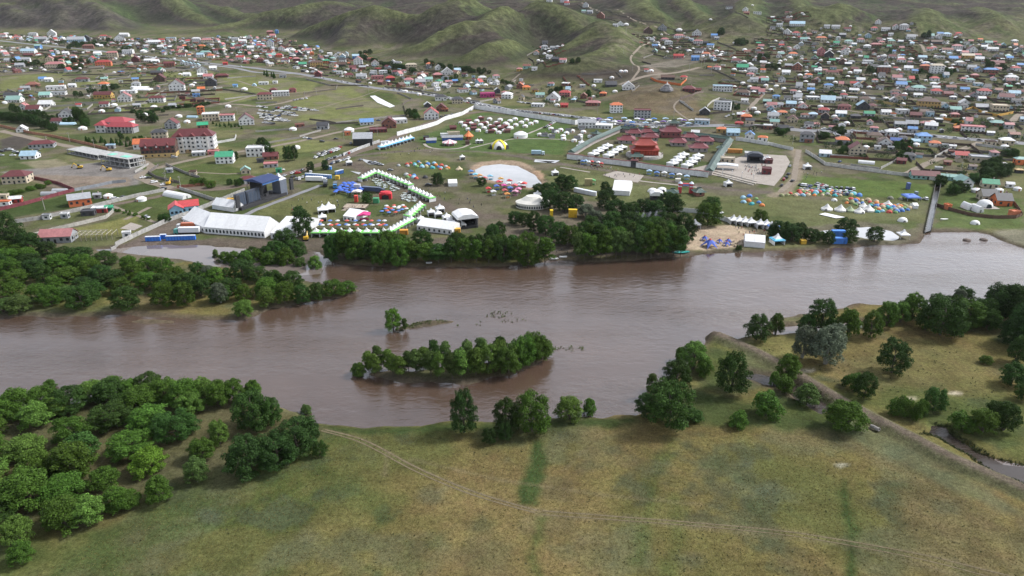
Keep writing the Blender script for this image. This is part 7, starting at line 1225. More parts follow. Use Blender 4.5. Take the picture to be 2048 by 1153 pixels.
def car(x_, y_, rz, wh, group, col=None):
    k = random.random() < .4; k = int(k); c_ = col or random.choice(CARW); z_ = groundz(x_, y_)+.1
    if wetness(np.array([x_]), np.array([y_]))[0] > -1: return
    e = ob('off_roader' if k else 'saloon_car', None, None, None, (x_, y_, z_), rz); ob('body', CB[k], 'gloss', e, color=c_[1]); ob('glasshouse', CG[k], 'glass', e); ob('roof', CR[k], 'gloss', e, color=c_[1])
    if scale_at(x_, y_, z_) > 2.6:
        for a in (-1.35, 1.4):
            for b_ in (-.8, .8): ob('wheel', WHEEL, 'dark_opening', e, (a, b_, .33))
    tag(e, f'{c_[0]} {"off-roader" if k else "saloon car"} {wh}', 'car', group); NCAR[0] += 1
def car_row(pts, n_, ang, wh, group, jit=.6, lane=0, t=None):
    w_ = [np.array(G(*(T(t, *p) if t else p))[:2]) for p in pts]; seg = [np.linalg.norm(b_-a) for a, b_ in zip(w_, w_[1:])]; tot = sum(seg)
    for i in range(n_):
        s_ = tot*(i+.5+random.uniform(-.3, .3)*jit)/n_; k = 0
        while k < len(seg)-1 and s_ > seg[k]: s_ -= seg[k]; k += 1
        d = (w_[k+1]-w_[k])/seg[k]; p = w_[k]+d*s_+np.array((-d[1], d[0]))*(lane+random.uniform(-.3, .3)*jit); r = math.atan2(d[1], d[0])
        car(p[0], p[1], r+ang+random.uniform(-.12, .12)*jit+(math.pi if random.random() < .4 else 0), wh, group)
CPK = 'cars in the packed car park'
for a, b_, n_ in (((512, 218), (560, 250), 0), ((515, 214), (535, 217), 4), ((518, 222), (548, 226), 6), ((515, 228), (560, 234), 8), ((520, 236), (575, 241), 9), ((530, 241), (580, 244), 8), ((545, 222), (590, 228), 9), ((552, 217), (612, 223), 13), ((570, 214), (636, 223), 14), ((560, 229), (595, 233), 7), ((525, 246), (550, 250), 4), ((520, 232), (545, 236), 4)): car_row([a, b_], n_, 1.2, 'in the packed car park on the meadow', CPK) if n_ else None
car_row([(585, 202), (615, 198)], 5, 1.3, 'beside the beige villa drive', 'cars at the beige villa')
for a, b_, n_, ln in (((760, 177), (880, 194), 12, 2), ((880, 194), (1010, 221), 16, 2), ((900, 198), (1010, 222), 14, -3), ((1020, 222), (1180, 240), 22, 2), ((1040, 222), (1200, 240), 18, -4), ((1200, 243), (1400, 254), 18, 3), ((620, 153), (740, 176), 10, 2), ((1550, 256), (1800, 268), 12, 2), ((1820, 270), (2040, 287), 10, -2), ((250, 108), (500, 136), 7, 2)): car_row([a, b_], n_, 0, 'queueing on the main valley road', 'cars on the main road', 1, ln)
car_row([(1035, 205), (1090, 212)], 14, 1.35, 'parked in line above the white camp wall', 'cars above the camp wall'); car_row([(880, 236), (945, 222)], 9, 0, 'on the lane beside the white camp wall', 'cars on the camp lane'); car_row([(1088, 258), (1112, 243)], 8, 1.1, 'parked on the camp path', 'cars on the camp path')
car_row([(1010, 218), (1060, 226)], 10, .4, 'crowded at the road junction', 'cars at the junction', 1, -8); car_row([(1170, 245), (1240, 252)], 10, 1.2, 'behind the long white hall', 'cars behind the white hall'); car_row([(1250, 250), (1350, 256)], 14, 1.3, 'parked before the grey concrete block', 'cars before the grey block', 1, -7)
car_row([(1440, 235), (1490, 222)], 7, .2, 'parked by the white three-storey block', 'cars by the white block', 1, -4); car_row([(1668, 266), (1682, 278)], 8, 1.4, 'parked in line by the orange-roofed house', 'cars by the orange-roofed house')
for a, b_, n_, ln in (((640, 318), (690, 300), 9, 4), ((645, 322), (700, 305), 10, -3), ((655, 312), (700, 298), 8, 9), ((660, 330), (700, 318), 7, 0), ((560, 352), (600, 340), 4, -4), ((575, 360), (600, 345), 4, -9), ((700, 290), (730, 280), 4, 0), ((735, 325), (765, 332), 4, 0)): car_row([a, b_], n_, .3, 'jammed along the muddy lane by the festival gate', 'cars on the muddy lane', 1.4, ln)
for zx, zy, a in ((1145, 468, .8), (1235, 505, .8), (1310, 525, .8), (1310, 555, .3), (1190, 470, .6), (925, 640, .2), (990, 625, .2), (1175, 785, -.5), (1490, 800, .2), (1395, 305, .1)): x_, y_, z_ = Gt(5, zx, zy); car(x_, y_, a, 'by the walled plots near the river', 'cars by the river plots')
for zx, zy in ((15, 260), (50, 245), (85, 245), (125, 262), (105, 290), (155, 275), (300, 245), (300, 268), (10, 290)): x_, y_, z_ = Gt(5, zx, zy); car(x_, y_, random.uniform(-.3, .5), 'parked at the edge of the building site', 'cars at the building site')
for zx, zy, a in ((105, 445, .5), (205, 408, .4), (300, 460, 1), (335, 432, .6), (325, 480, 2), (960, 350, -.6), (985, 360, -.5), (1075, 408, .1), (1695, 850, .3), (1740, 840, .3), (1380, 525, 0), (920, 345, -.6), (840, 325, 1.2), (215, 485, .8), (880, 195, .3), (980, 10, 0), (530, 180, -.2), (430, 158, .2), (395, 150, .3), (640, 158, .1), (480, 1130, 0)): x_, y_, z_ = Gt(6, zx, zy); (car(x_, y_, a, 'parked between the tents and the lane', 'cars among the tents') if zy < 1000 else None)
for y0, n_, x0, x1 in ((525, 5, 250, 345), (522, 4, 378, 470), (545, 8, 380, 680), (560, 10, 250, 520), (575, 9, 480, 680), (590, 6, 500, 680)): car_row([(x0, y0), (x1, y0+14)], n_, 1.45, 'parked nose to the field behind the dome tents', 'cars on the camping field', .5, 0, 8)
for zx, zy in ((175, 375), (165, 440), (145, 465), (125, 485), (195, 495), (110, 530), (1220, 640), (1262, 640), (575, 340), (1478, 285), (640, 555), (675, 560)): x_, y_, z_ = Gt(8, zx, zy); car(x_, y_, random.uniform(.6, 1.7), 'parked beside the dirt track of the square' if zx < 300 else 'parked singly beyond the camping field', 'cars by the square track' if zx < 300 else 'single cars')
for px, py, a in ((1097, 489, 0), (1092, 492, .2), (1440, 428, .5)): x_, y_, z_ = G(px, py); car(x_, y_, a, 'under the riverside trees', 'cars under the trees', CARC[0])
def lorry(t, zx, zy, rz, L, cabc, boxc, label, h=2.7):
    x_, y_, z_ = Gt(t, zx, zy); e = ob('lorry', None, None, None, (x_, y_+1.5, z_+.05), rz)
    ob('trailer', UNIT, 'gloss', e, (0, 0, 1.0), 0, (L, 2.5, h), boxc); ob('cab', profile_mesh([(-1.1, .5), (1.2, .5), (1.25, 1.6), (.9, 2.9), (-1.1, 3.0)], 2.4, 'lorry_cab'), 'gloss', e, (L/2+1.5, 0, 0), 0, (1, 1, 1), cabc); ob('windscreen', UNIT, 'glass', e, (L/2+2.58, 0, 1.75), 0, (.2, 2.1, .9))
    q = MB(); q.box(-L/2, L/2+2.2, -1, 1, .6, 1.0); q.build('chassis', 'paint', e, color=(.03, .03, .03))
    for a in (-L*.4, -L*.27, L*.3, L/2+1.6):
        for b_ in (-1.05, 1.05): ob('wheel', WHEEL, 'dark_opening', e, (a, b_, .48), 0, (1.45, 1.6, 1.45))
    tag(e, label, 'lorry')
lorry(5, 1510, 918, math.pi+.06, 11, (.1, .35, .3), (.74, .74, .75), 'white articulated lorry with green cab by the long marquee'); lorry(5, 1530, 880, math.pi+.06, 11, (.6, .6, .6), (.5, .14, .06), 'orange lorry trailer parked behind the white lorry')
lorry(6, 465, 500, -.1, 12, (.72, .72, .72), (.75, .75, .76), 'long white lorry by the blue cabins'); lorry(6, 555, 530, -1.4, 6, (.02, .02, .025), (.04, .05, .06), 'black flatbed lorry facing the stage walkway', 2.2); lorry(6, 632, 542, -1.4, 6, (.04, .2, .45), (.05, .06, .08), 'blue cabbed lorry beside the black one', 2.2)
lorry(6, 925, 585, -.25, 13, (.05, .06, .1), (.05, .07, .13), 'long dark trailer with screen behind the blue umbrellas'); lorry(7, 195, 285, -.08, 8, (.5, .6, .65), (.35, .5, .6), 'pale blue bus-like lorry on the muddy field'); lorry(6, 1030, 205, .4, 7, (.7, .7, .7), (.72, .72, .74), 'white box lorry by the blue banded tents', 2.4)
def container(t, zx, zy, wpx, h, col, rz, label, d_=2.5, group=None, name='container', cat='container'):
    x_, y_, z_, s = place(t, zx, zy); w_ = wpx/4/s; e = ob(name, None, None, None, (x_, y_+d_/2, groundz(x_, y_+d_/2)), rz)
    ob('body', UNIT, 'roofing', e, (0, 0, .1), 0, (w_, d_, h), col); ob('lid', UNIT, 'paint', e, (0, 0, h+.1), 0, (w_+.12, d_+.12, .14), tuple(min(.8, v*1.15) for v in col))
    for k in (-1, 1): ob('skid', UNIT, 'paint', e, (k*w_*.35, 0, 0), 0, (.3, d_*.9, .12), (.05, .05, .05))
    if w_ > 4: ob('door', DOOR, 'paint', e, (w_*.3, -d_/2-.03, .15), 0, (1, .08, min(2, h*.85)), tuple(v*.6 for v in col))
    tag(e, label, cat, group); return e
for i in range(17):
    f_ = i/16; x_, y_, z_ = Gt(5, 1175+375*f_, 975-12*f_-(14 if 5 <= i <= 6 else 0)); e = ob('portable_toilet', None, None, None, (x_, y_+.8, z_), .04)
    ob('cabin', UNIT, 'paint', e, (0, 0, .1), 0, (1.5, 1.4, 2.3), (.03, .16, .62)); ob('roof', UNIT, 'paint', e, (0, 0, 2.4), 0, (1.55, 1.45, .25), (.62, .66, .72)); ob('door', DOOR, 'paint', e, (0, -.72, .15), 0, (.9, .05, 1.95), (.05, .22, .7)); tag(e, 'bright blue portable toilet in the row by the long marquee', 'toilet', 'toilets by the marquee')
for a, b_, n_ in (((400, 455), (600, 470), 11), ((545, 388), (600, 400), 4), ((640, 440), (695, 425), 5)):
    for i in range(n_): f_ = (i+.5)/n_; x_, y_, z_ = Gt(6, a[0]+(b_[0]-a[0])*f_, a[1]+(b_[1]-a[1])*f_); e = ob('portable_toilet', None, None, None, (x_, y_, z_), math.atan2(-(b_[1]-a[1]), b_[0]-a[0])); ob('cabin', UNIT, 'paint', e, (0, 0, .1), 0, (2.2, 1.6, 2.3), (.04, .2, .6)); ob('roof', UNIT, 'paint', e, (0, 0, 2.4), 0, (2.25, 1.65, .22), (.6, .65, .72)); ob('door', DOOR, 'paint', e, (0, -.82, .15), 0, (.9, .05, 1.95), (.3, .4, .6)); tag(e, 'blue and white portable toilet in the yard by the white lorry', 'toilet', 'toilets by the lorry yard')
for t, zx, zy, w_, h, c_, rz, lab in ((6, 1182, 922, 64, 2.4, (.62, .28, .04), .05, 'orange generator behind the green banded tents'), (6, 1612, 910, 44, 2.4, (.62, .33, .04), 0, 'orange generator by the white marquee'), (5, 1845, 665, 60, 2.4, (.65, .36, .05), -.1, 'yellow orange generator behind the stage'), (7, 487, 785, 68, 4.6, (.75, .45, .02), -.1, 'yellow cube booth under the trees'), (7, 316, 775, 24, 3.5, (.75, .5, .02), 0, 'yellow post sign booth beside the trees'), (7, 612, 530, 60, 4.5, (.35, .3, .15), 0, 'multicoloured stall cube by the screen'), (7, 1785, 268, 112, 3, (.6, .26, .06), -.15, 'long orange container on the grass behind the square'), (8, 565, 935, 100, 3, (.05, .2, .62), -.02, 'blue container between the pond trees'), (8, 575, 995, 112, 3, (.05, .2, .62), 0, 'blue container with white roof by the water'), (8, 285, 998, 42, 2, (.62, .38, .04), 0, 'yellow skip on the grass by the water'), (6, 960, 670, 46, 3, (.06, .3, .14), 0, 'green kiosk with white roof beside the red arch'), (6, 800, 662, 26, 4, (.6, .06, .04), 0, 'tall red booth on the wooden platform'), (6, 1165, 170, 20, 2, (.1, .3, .6), 0, 'small blue bin box'), (6, 650, 480, 30, 2.5, (.62, .4, .05), 0, 'yellow crate by the lorry yard'), (8, 1125, 558, 22, 4, (.08, .12, .3), 0, 'dark blue booth on the mown field'), (8, 1190, 612, 18, 2.6, (.2, .25, .3), 0, 'grey blue booth behind the blue canopy'), (7, 1330, 500, 40, 2, (.6, .57, .5), -.1, 'pale low box beside the paved stage square'), (6, 810, 575, 50, 4.5, (.5, .5, .52), 0, 'pale control cabin behind the blue umbrellas')):
    container(t, zx, zy, w_, h, c_, rz, lab)
for i in range(12): f_ = i/11; x_, y_, z_ = Gt(7, 510+150*f_, 575+32*f_); e = ob('changing_cubicle', None, None, None, (x_, y_, z_), -.3); ob('wall', PG_WALL, 'fabric', e, (0, 0, 0), 0, (2.2, 2.2, 2.6), (.74, .74, .75)); ob('front', UNIT, 'fabric', e, (0, -1.0, 0), 0, (2.0, .06, 2.4), (.7, .7, .72)); ob('top', UNIT, 'fabric', e, (0, 0, 2.55), 0, (2.2, 2.2, .1), (.7, .75, .8)); tag(e, 'white cubicle in the row between trees and pavilion', 'cubicle', 'white cubicles')
# canopies, arch, platform, kiosks
def canopy(t, zx, zy, wpx, d_, h, col, rz, label, legs=4):
    x_, y_, z_, s = place(t, zx, zy); w_ = wpx/4/s; e = ob('canopy', None, None, None, (x_, y_+d_/2, z_), rz); q = MB(); q.prism([(-w_/2, h), (w_/2, h), (w_/2, h+.15), (0, h+.9), (-w_/2, h+.15)], -d_/2, d_/2); o = q.build('cover', 'fabric', e, color=col)
    for a in (-.47, .47):
        for b_ in (-.47, .47): ob('leg', PG_LEG, 'paint', e, (a*w_, b_*d_, 0), 0, (1, 1, h), (.5, .5, .5))
    ob('counter', UNIT, 'paint', e, (0, -d_*.2, 0), 0, (w_*.7, .6, 1), tuple(v*.7 for v in col)); tag(e, label, 'canopy')
canopy(6, 860, 808, 100, 6, 3, (.55, .03, .18), .1, 'magenta canopy attached to the white gabled tent'); canopy(6, 805, 625, 76, 5, 3.6, (.72, .66, .6), 0, 'pale awning over the red booth'); canopy(7, 1720, 405, 185, 7, 3.4, (.6, .62, .64), -.25, 'long pale awning on the paved square'); canopy(7, 640, 525, 60, 4, 3, (.1, .35, .12), 0, 'green and blue stall awning by the screen')
for i, (zx, zy, c_) in enumerate(((1720, 445, (.08, .2, .45)), (1755, 470, (.2, .5, .65)), (1790, 478, (.6, .3, .1)), (1830, 500, (.55, .1, .1)), (1860, 585, (.6, .06, .06)), (1900, 610, (.75, .75, .76)), (1945, 530, (.6, .08, .1)), (1985, 560, (.6, .08, .3)), (2020, 545, (.7, .7, .7)), (2010, 630, (.7, .3, .08)), (1925, 565, (.08, .15, .45)), (1960, 500, (.6, .35, .1)), (2030, 520, (.55, .1, .1)), (1875, 480, (.2, .45, .6)), (1990, 600, (.5, .1, .1)), (2035, 580, (.1, .2, .5)))): canopy(6, zx, zy, 42, 3.5, 2.5, c_, .3, f'{["navy", "sky blue", "orange", "dark red", "bright red", "white", "crimson", "magenta", "pale", "amber", "royal blue", "ochre", "brick red", "light blue", "ruby", "cobalt"][i]} stall canopy in the colourful market by the pond')
for i, (zx, zy, c_) in enumerate(((20, 560, (.55, .1, .12)), (50, 590, (.62, .2, .35)), (95, 545, (.6, .05, .05)), (25, 610, (.6, .3, .4)), (65, 540, (.7, .7, .7)))): canopy(7, zx, zy, 50, 3.5, 2.6, c_, -.2, f'{["wine red", "pink", "scarlet", "rose", "plain white"][i]} stall canopy at the market end near the oval marquee')
SC = [('red', (.5, .06, .05)), ('blue', (.1, .2, .45)), ('white', (.74, .74, .74)), ('pale blue', (.35, .5, .65)), ('black', (.05, .05, .055))]
for i in range(14):
    zx = 540+i*25 if i < 8 else 1100+(i-8)*60; zy = 352+(zx-540)*.125+(6 if i % 2 else 0); c_ = SC[[4, 1, 3, 2, 0, 4, 2, 0, 3, 1, 2, 1, 2, 3][i]]; canopy(7, zx, zy+(18 if i > 7 else 0), 34 if i < 8 else 44, 3, 2.4, c_[1], -.12, f'{c_[0]} market stall against the white temple wall, {"beyond the gate by the pyramid tents" if i < 8 else "below the square side tents"}')
x_, y_, z_, s = place(6, 1037, 634); e = ob('inflatable_arch', None, None, None, (x_, y_+2, z_), 0); r = 100/8/s
q = MB(); q.lathe([(1, 0), (1, .75), (.85, .95), (.05, 1.02)], 16, False, 0, r, r*.7); q.v = [(a, b_, c_*4.6) for a, b_, c_ in q.v]; q.build('dome_roof', 'fabric', e, color=(.6, .035, .05)); [ob('pillar', UNIT, 'fabric', e, (sg*r*.8, -r*.6, 0), 0, (1.4, 1.2, 3.6), (.55, .03, .04)) for sg in (-1, 1)]; q = MB(); q.prism([(-r*.55, 0), (r*.55, 0), (r*.5, 2.4), (0, 3.1), (-r*.5, 2.4)], -r*.74, -r*.5); q.build('entrance', 'dark_opening', e); tag(e, 'red round inflatable entrance tent beside the dark trailer', 'tent')
x_, y_, z_, s = place(6, 790, 712); e = ob('wooden_platform', None, None, None, (x_, y_+3, z_), -.1); q = MB(); q.box(-7, 7, -4, 4, 0, .9); q.build('base', 'timber', e, color=(.12, .09, .07))
for k in range(14): ob('plank', UNIT, 'timber', e, (-6.5+k, 0, .9), 0, (.94, 8.2, .12), shade((.38, .31, .24), .8, 1.2))
q = MB(); q.quad((-5, -4, .9), (-2, -4, .9), (-4, -7.5, .05), (-7, -7.5, .05)); q.build('ramp', 'timber', e, color=(.3, .25, .2)); tag(e, 'low wooden platform with ramp on the festival grass', 'platform')
x_, y_, z_, s = place(7, 1390, 592); e = ob('gateway', None, None, None, (x_, y_+2, z_), -.1)
for sg in (-1, 1): ob('tower', UNIT, 'fabric', e, (sg*3.6, 0, 0), 0, (2.2, 2, 6.5), (.55, .05, .07)); ob('tower_cap', YR, 'fabric', e, (sg*3.6, 0, 6.5), 0, (1.6, 1.6, 1.2), (.6, .65, .75)); ob('white_band', UNIT, 'fabric', e, (sg*3.6, 0, 4.2), 0, (2.3, 2.1, .7), (.72, .72, .75))
ob('cross_beam', UNIT, 'fabric', e, (0, 0, 4.6), 0, (5.2, 1.6, 1.8), (.55, .05, .07)); ob('sign_board', UNIT, 'fabric', e, (0, -.95, 4.9), 0, (4.2, .2, 1.1), (.2, .25, .5)); tag(e, 'red and white inflatable gateway with two towers', 'gateway')
# machines on the building site, forklift
def digger(t, zx, zy, rz, label):
    x_, y_, z_ = Gt(t, zx, zy); e = ob('excavator', None, None, None, (x_, y_, z_), rz); Yc = (.62, .38, .04)
    for sg in (-1, 1): ob('crawler', UNIT, 'paint', e, (0, sg*1.1, 0), 0, (3.6, .6, .9), (.03, .03, .03))
    ob('body', UNIT, 'gloss', e, (-.4, 0, .9), 0, (3, 2.4, 1.3), Yc); ob('cab', UNIT, 'glass', e, (.4, .6, 2.2), 0, (1.4, 1.1, 1.2)); q = MB(); q.bar((1, -.4, 1.6), (3.6, -.4, 4.2), .3); q.bar((3.6, -.4, 4.2), (5.4, -.4, 1.6), .24); q.build('boom', 'gloss', e, color=Yc); ob('bucket', UNIT, 'paint', e, (5.4, -.4, .6), 0, (.9, 1.1, 1.0), (.12, .1, .08)); tag(e, label, 'excavator')
digger(5, 640, 390, 3.4, 'yellow excavator on the gravel yard'); digger(5, 870, 410, 3.3, 'yellow excavator beside the concrete frame'); digger(6, 402, 962, 1.7, 'yellow loader beside the tall tree by the marquee'); digger(5, 1350, 520, 1.6, 'orange yellow crane truck in the lane')
# ------------------------------------------------------------------ channel, culvert, river debris
def strip(name, L_, R_, z0, mat, label=None, cat=None, col=None):
    q = MB(); q.quad((*L_[0], z0), (*L_[1], z0), (*R_[1], z0), (*R_[0], z0)); return q.build(name, mat, None, color=col)
la, lb, ra, rb = (flat(*p) for p in ((1873, 360), (1849, 466), (1883, 361), (1862, 462)))
o = strip('channel_bed', (la, lb), (ra, rb), .12, 'creek_water'); o['kind'] = 'structure'
for a, b_, lab, h in ((la, lb, 'concrete edge of the dark channel on the camping side', 1.4), (ra, rb, 'concrete edge of the dark channel on the lodge side', 2.6)): wall_line([a, b_], h, (.16, .16, .15), 'channel_wall', lab, 4, px=False)
wall_line([flat(1848, 470), flat(1870, 480), flat(1880, 486)], .5, (.25, .22, .19), 'jetty', 'low broken concrete jetty at the channel mouth', 3, px=False, t=2.2, cat='jetty')
for zx, zy in ((1594, 952), (1728, 948)): x_, y_ = flat(*T(8, zx, zy)); q = MB(); q.lathe([(2.2, -.6), (1.9, .5), (.8, .9), (.05, 1)], 9); o = q.build('boulder', 'concrete', None, (x_, y_, WZ), color=(.13, .1, .085)); tag(o, 'dark boulder rising from the calm river by the channel', 'boulder', 'river boulders')
for i, (px, py) in enumerate(((1742, 853), (1750, 857))): x_, y_, z_ = G(px, py); q = MB(); q.lathe([(.6, 0), (.6, 1.4), (.45, 1.4), (.45, 0)], 14, False); o = q.build('culvert_pipe', 'concrete', None, (x_, y_, WZ+.9), color=(.32, .3, .28)); o.rotation_euler = (math.radians(80), 0, .5); tag(o, 'pale concrete culvert pipe under the gravel levee', 'pipe', 'culvert pipes')
V = []; rr = np.random.default_rng(5)
def tuft_field(pts, n_, size, hgt, zz=None):
    out_ = []; qd = poly(pts); lo, hi = qd.min(0), qd.max(0)
    P_ = rr.uniform(lo, hi, (n_*4, 2)); P_ = P_[inside(P_[:, 0], P_[:, 1], qd)][:n_]
    zs = height(P_[:, 0], P_[:, 1]) if zz is None else np.full(len(P_), zz)
    for k in range(7):
        a = rr.uniform(0, 6.28, len(P_)); s = size*rr.uniform(.5, 1.3, len(P_)); h = hgt*rr.uniform(.5, 1.3, len(P_)); dx, dy = np.cos(a)*s, np.sin(a)*s; ox, oy = rr.normal(0, size*.6, len(P_)), rr.normal(0, size*.6, len(P_))
        b0 = np.stack([P_[:, 0]+ox-dy*.3, P_[:, 1]+oy+dx*.3, zs], 1); b1 = np.stack([P_[:, 0]+ox+dy*.3, P_[:, 1]+oy-dx*.3, zs], 1); t1 = np.stack([P_[:, 0]+ox+dx+dy*.12, P_[:, 1]+oy+dy-dx*.12, zs+h], 1); t0 = np.stack([P_[:, 0]+ox+dx-dy*.12, P_[:, 1]+oy+dy+dx*.12, zs+h], 1)
        out_.append(np.stack([b0, b1, t1, t0], 1).reshape(-1, 3))
    return np.concatenate(out_)
def tufts(name, fields, col, label, cat='weeds'):
    V = np.concatenate([tuft_field(*f) for f in fields]); o = ob(name, npmesh(name, V, np.arange(len(V)).reshape(-1, 4)), 'leaf', color=col); tag(o, label, cat, kind='stuff')
tufts('flooded_weeds', [([(800, 659), (850, 648), (905, 639), (880, 637), (800, 650)], 90, .3, .4), ([(965, 628), (990, 618), (1030, 622), (1000, 634)], 34, .32, .4, WZ), ([(1100, 690), (1170, 688), (1165, 700), (1110, 695)], 20, .35, .4, WZ), ([(905, 645), (1060, 632), (1050, 640), (920, 650)], 16, .3, .35, WZ)], (.07, .095, .03), 'scattered weeds poking out of the brown river')
tufts('creek_reeds', [([(1840, 868), (1880, 878), (1930, 908), (1990, 946), (2060, 985), (2060, 975), (1990, 938), (1930, 900), (1880, 870), (1850, 860)], 420, .3, .5), ([(1865, 842), (1895, 848), (1915, 865), (1955, 893), (1995, 912), (2050, 924), (2050, 930), (1990, 918), (1945, 898), (1905, 870), (1885, 852)], 420, .3, .5), ([(1490, 744), (1550, 750), (1600, 768), (1665, 804), (1650, 822), (1600, 795), (1530, 764)], 200, .25, .5)], (.06, .075, .03), 'green reeds fringing the side channels of the levee')
tufts('meadow_grass', [([(640, 872), (900, 862), (1300, 852), (1700, 872), (2048, 1060), (2048, 1160), (60, 1160), (300, 1020), (560, 950)], 20000, .10, .15)], (.165, .142, .052), 'short dry grass tufts of the near meadow', 'grass')
tufts('meadow_shrubs', [([(640, 880), (900, 870), (1300, 860), (1700, 880), (2048, 1060), (2048, 1153), (60, 1153), (300, 1020), (560, 950)], 220, .2, .25), ([(1250, 1050), (1500, 1070), (1700, 1150), (1100, 1150)], 70, .2, .25), ([(1500, 700), (1900, 690), (2040, 800), (1900, 840), (1650, 760)], 120, .25, .35)], (.05, .06, .028), 'low dark weeds dotted over the meadow', 'weeds')
# ------------------------------------------------------------------ utility poles
for i, (px, py, h) in enumerate(((738, 190, 12), (755, 272, 9), (688, 280, 9), (650, 322, 9), (748, 300, 9), (572, 312, 9), (1094, 186, 14), (1252, 66, 9), (1280, 90, 10), (1247, 108, 12), (1252, 70, 11), (1265, 143, 12), (1402, 135, 14), (1408, 132, 14), (1378, 145, 12), (1422, 150, 12), (1195, 228, 12), (1347, 243, 11), (1465, 230, 10), (1498, 62, 9), (1711, 278, 10), (1846, 262, 10), (1920, 350, 10), (1972, 300, 10), (2038, 285, 10), (1585, 290, 9), (1756, 232, 8), (1812, 100, 8), (2040, 150, 8), (90, 420, 8), (332, 370, 9), (362, 378, 9), (333, 362, 10), (95, 290, 8), (140, 285, 9), (190, 300, 9), (475, 230, 8), (610, 195, 8), (633, 190, 8), (1480, 245, 10), (1900, 235, 9), (1700, 240, 9), (1600, 215, 9), (1550, 235, 9))):
    x_, y_, z_ = G(px, py); e = ob('utility_pole', None, None, None, (x_, y_, z_-.3), random.uniform(-.5, .5)); ob('pole', POLE, 'timber', e, (0, 0, 0), 0, (4.5, 4.5, h), (.36, .34, .31)); ob('crossarm', UNIT, 'timber', e, (0, 0, h-.9), 0, (2.4, .16, .16), (.3, .28, .25)); [ob('insulator', UNIT, 'paint', e, (k, 0, h-.74), 0, (.12, .12, .25), (.6, .6, .6)) for k in (-1, 0, 1)]
    tag(e, f'weathered utility pole with crossarm {where(px, py)}', 'pole', 'utility poles')
# ------------------------------------------------------------------ hillside town and valley: plots with fences, cottages, sheds, yurts
def taken(x_, y_, r): return any(abs(a-x_) < r+c_ and abs(b_-y_) < r+c_ for a, b_, c_ in BUILT)
NF = NY = NCt = NS = 0
SHRUB = []
def fill(pts, rot, pw, pd, pf, py_, pc, ps, seed, wh, maxf, fw=1.0):
    global NF, NY, NCt, NS
    rr_ = random.Random(seed); qd = np.array([G(*p)[:2] for p in pts]); c_, s_ = math.cos(rot), math.sin(rot); R_ = np.array(((c_, s_), (-s_, c_))); uv = qd @ R_.T; lo, hi = uv.min(0), uv.max(0); nf = 0
    u = lo[0]; k = 0
    cells = [(a, b_) for b_ in np.arange(lo[1], hi[1], pd) for a in np.arange(lo[0], hi[0], pw)]; rr_.shuffle(cells)
    for a, b_ in cells:
        a += rr_.uniform(-5, 5); p = np.array((a+pw/2, b_+pd/2)) @ R_
        if not inside(np.array([p[0]]), np.array([p[1]]), qd)[0]: continue
        px, py = pix(p[0], p[1], groundz(*p))
        if not (-30 < px < 2080 and py > -5): continue
        if rr_.random() < pf and nf < maxf:
            nf += 1; NF += 1; cs = [np.array(v) @ R_ for v in ((a+.5, b_+.5), (a+pw-1.5, b_+.5), (a+pw-1.5, b_+pd-2), (a+.5, b_+pd-2))]; st = rr_.randrange(4); cs = (cs+cs)[st:st+rr_.choice([3, 4, 4, 5])]
            fc = rr_.choice([('dark brown', (.075, .05, .04)), ('dark brown', (.09, .06, .045)), ('grey', (.17, .16, .15)), ('weathered', (.14, .115, .095)), ('pale', (.34, .32, .29)), ('rust red', (.2, .07, .05))])
            wall_line(cs, 1.8, fc[1], 'sheet_metal_fence' if fc[0] in ('grey', 'pale', 'rust red') else 'plot_fence', f'{fc[0]} {"sheet" if fc[0] in ("grey", "pale", "rust red") else "plank"} plot fence {where(px, py)}', None, 'timber', .15, False, 'plot fences of '+wh, cat='fence')
        SHRUB.extend([tuple(np.array((a+rr_.uniform(0, pw), b_+rr_.uniform(0, pd))) @ R_) for _ in range(rr_.choice([1, 2, 4, 6, 9]))])
        for nm, pr in (('yurt', py_), ('cottage', pc), ('shed', ps)):
            if rr_.random() > pr: continue
            z2 = np.array((a+rr_.uniform(5, pw-5), b_+rr_.uniform(5, pd-5))) @ R_; x_, y_ = z2
            if taken(x_, y_, 3.6) or any((x_-t[0])**2+(y_-t[1])**2 < (t[2]*.5+2)**2 for t in TREES[-420:]) or wetness(np.array([x_]), np.array([y_]))[0] > -3: continue
            if nm == 'yurt': NY += 1; yurt(0, 0, xyz=(x_, y_, groundz(x_, y_)), size=rr_.uniform(2.5, 3.2), group='yurts of '+wh, col=rr_.choice([(.74, .74, .74), (.7, .7, .68), (.66, .66, .66)]))
            else:
                wd = rr_.uniform(6.5, 10.5) if nm == 'cottage' else rr_.uniform(4, 6); d_ = wd*rr_.uniform(.65, .85); h = rr_.uniform(2.6, 3.6) if nm == 'cottage' else 2.3
                wc_ = rr_.choice('wwwcqsnlkcwss'); nm = 'cabin' if nm == 'cottage' and wc_ in 'qnk' else nm
                building(x_, y_, groundz(x_, y_), rot+rr_.choice([0, 0, math.pi/2])+rr_.uniform(-.1, .1), wd, d_, h, rr_.choice('GGHE') if nm == 'cottage' else rr_.choice('GF'), rr_.choice('rmobgtwwwsssskkqppplnnm'), wc_, nm, nm != 'shed', 1, group=nm+'s of '+wh)
                if nm == 'cottage': NCt += 1
                else: NS += 1
RT = math.radians(-17)
fill([(1440, 262), (1520, 205), (1500, 150), (1470, 110), (1540, 60), (1540, 35), (1640, 55), (1740, 58), (1900, 72), (2060, 92), (2060, 285), (1800, 272), (1600, 262)], RT, 30, 26, .62, .26, .5, .36, 31, 'the hillside town', 230)
fill([(1560, 268), (1740, 270), (1900, 285), (2060, 300), (2060, 340), (1880, 345), (1780, 330), (1620, 300)], RT, 30, 28, .5, .2, .3, .5, 32, 'the lower town', 30)
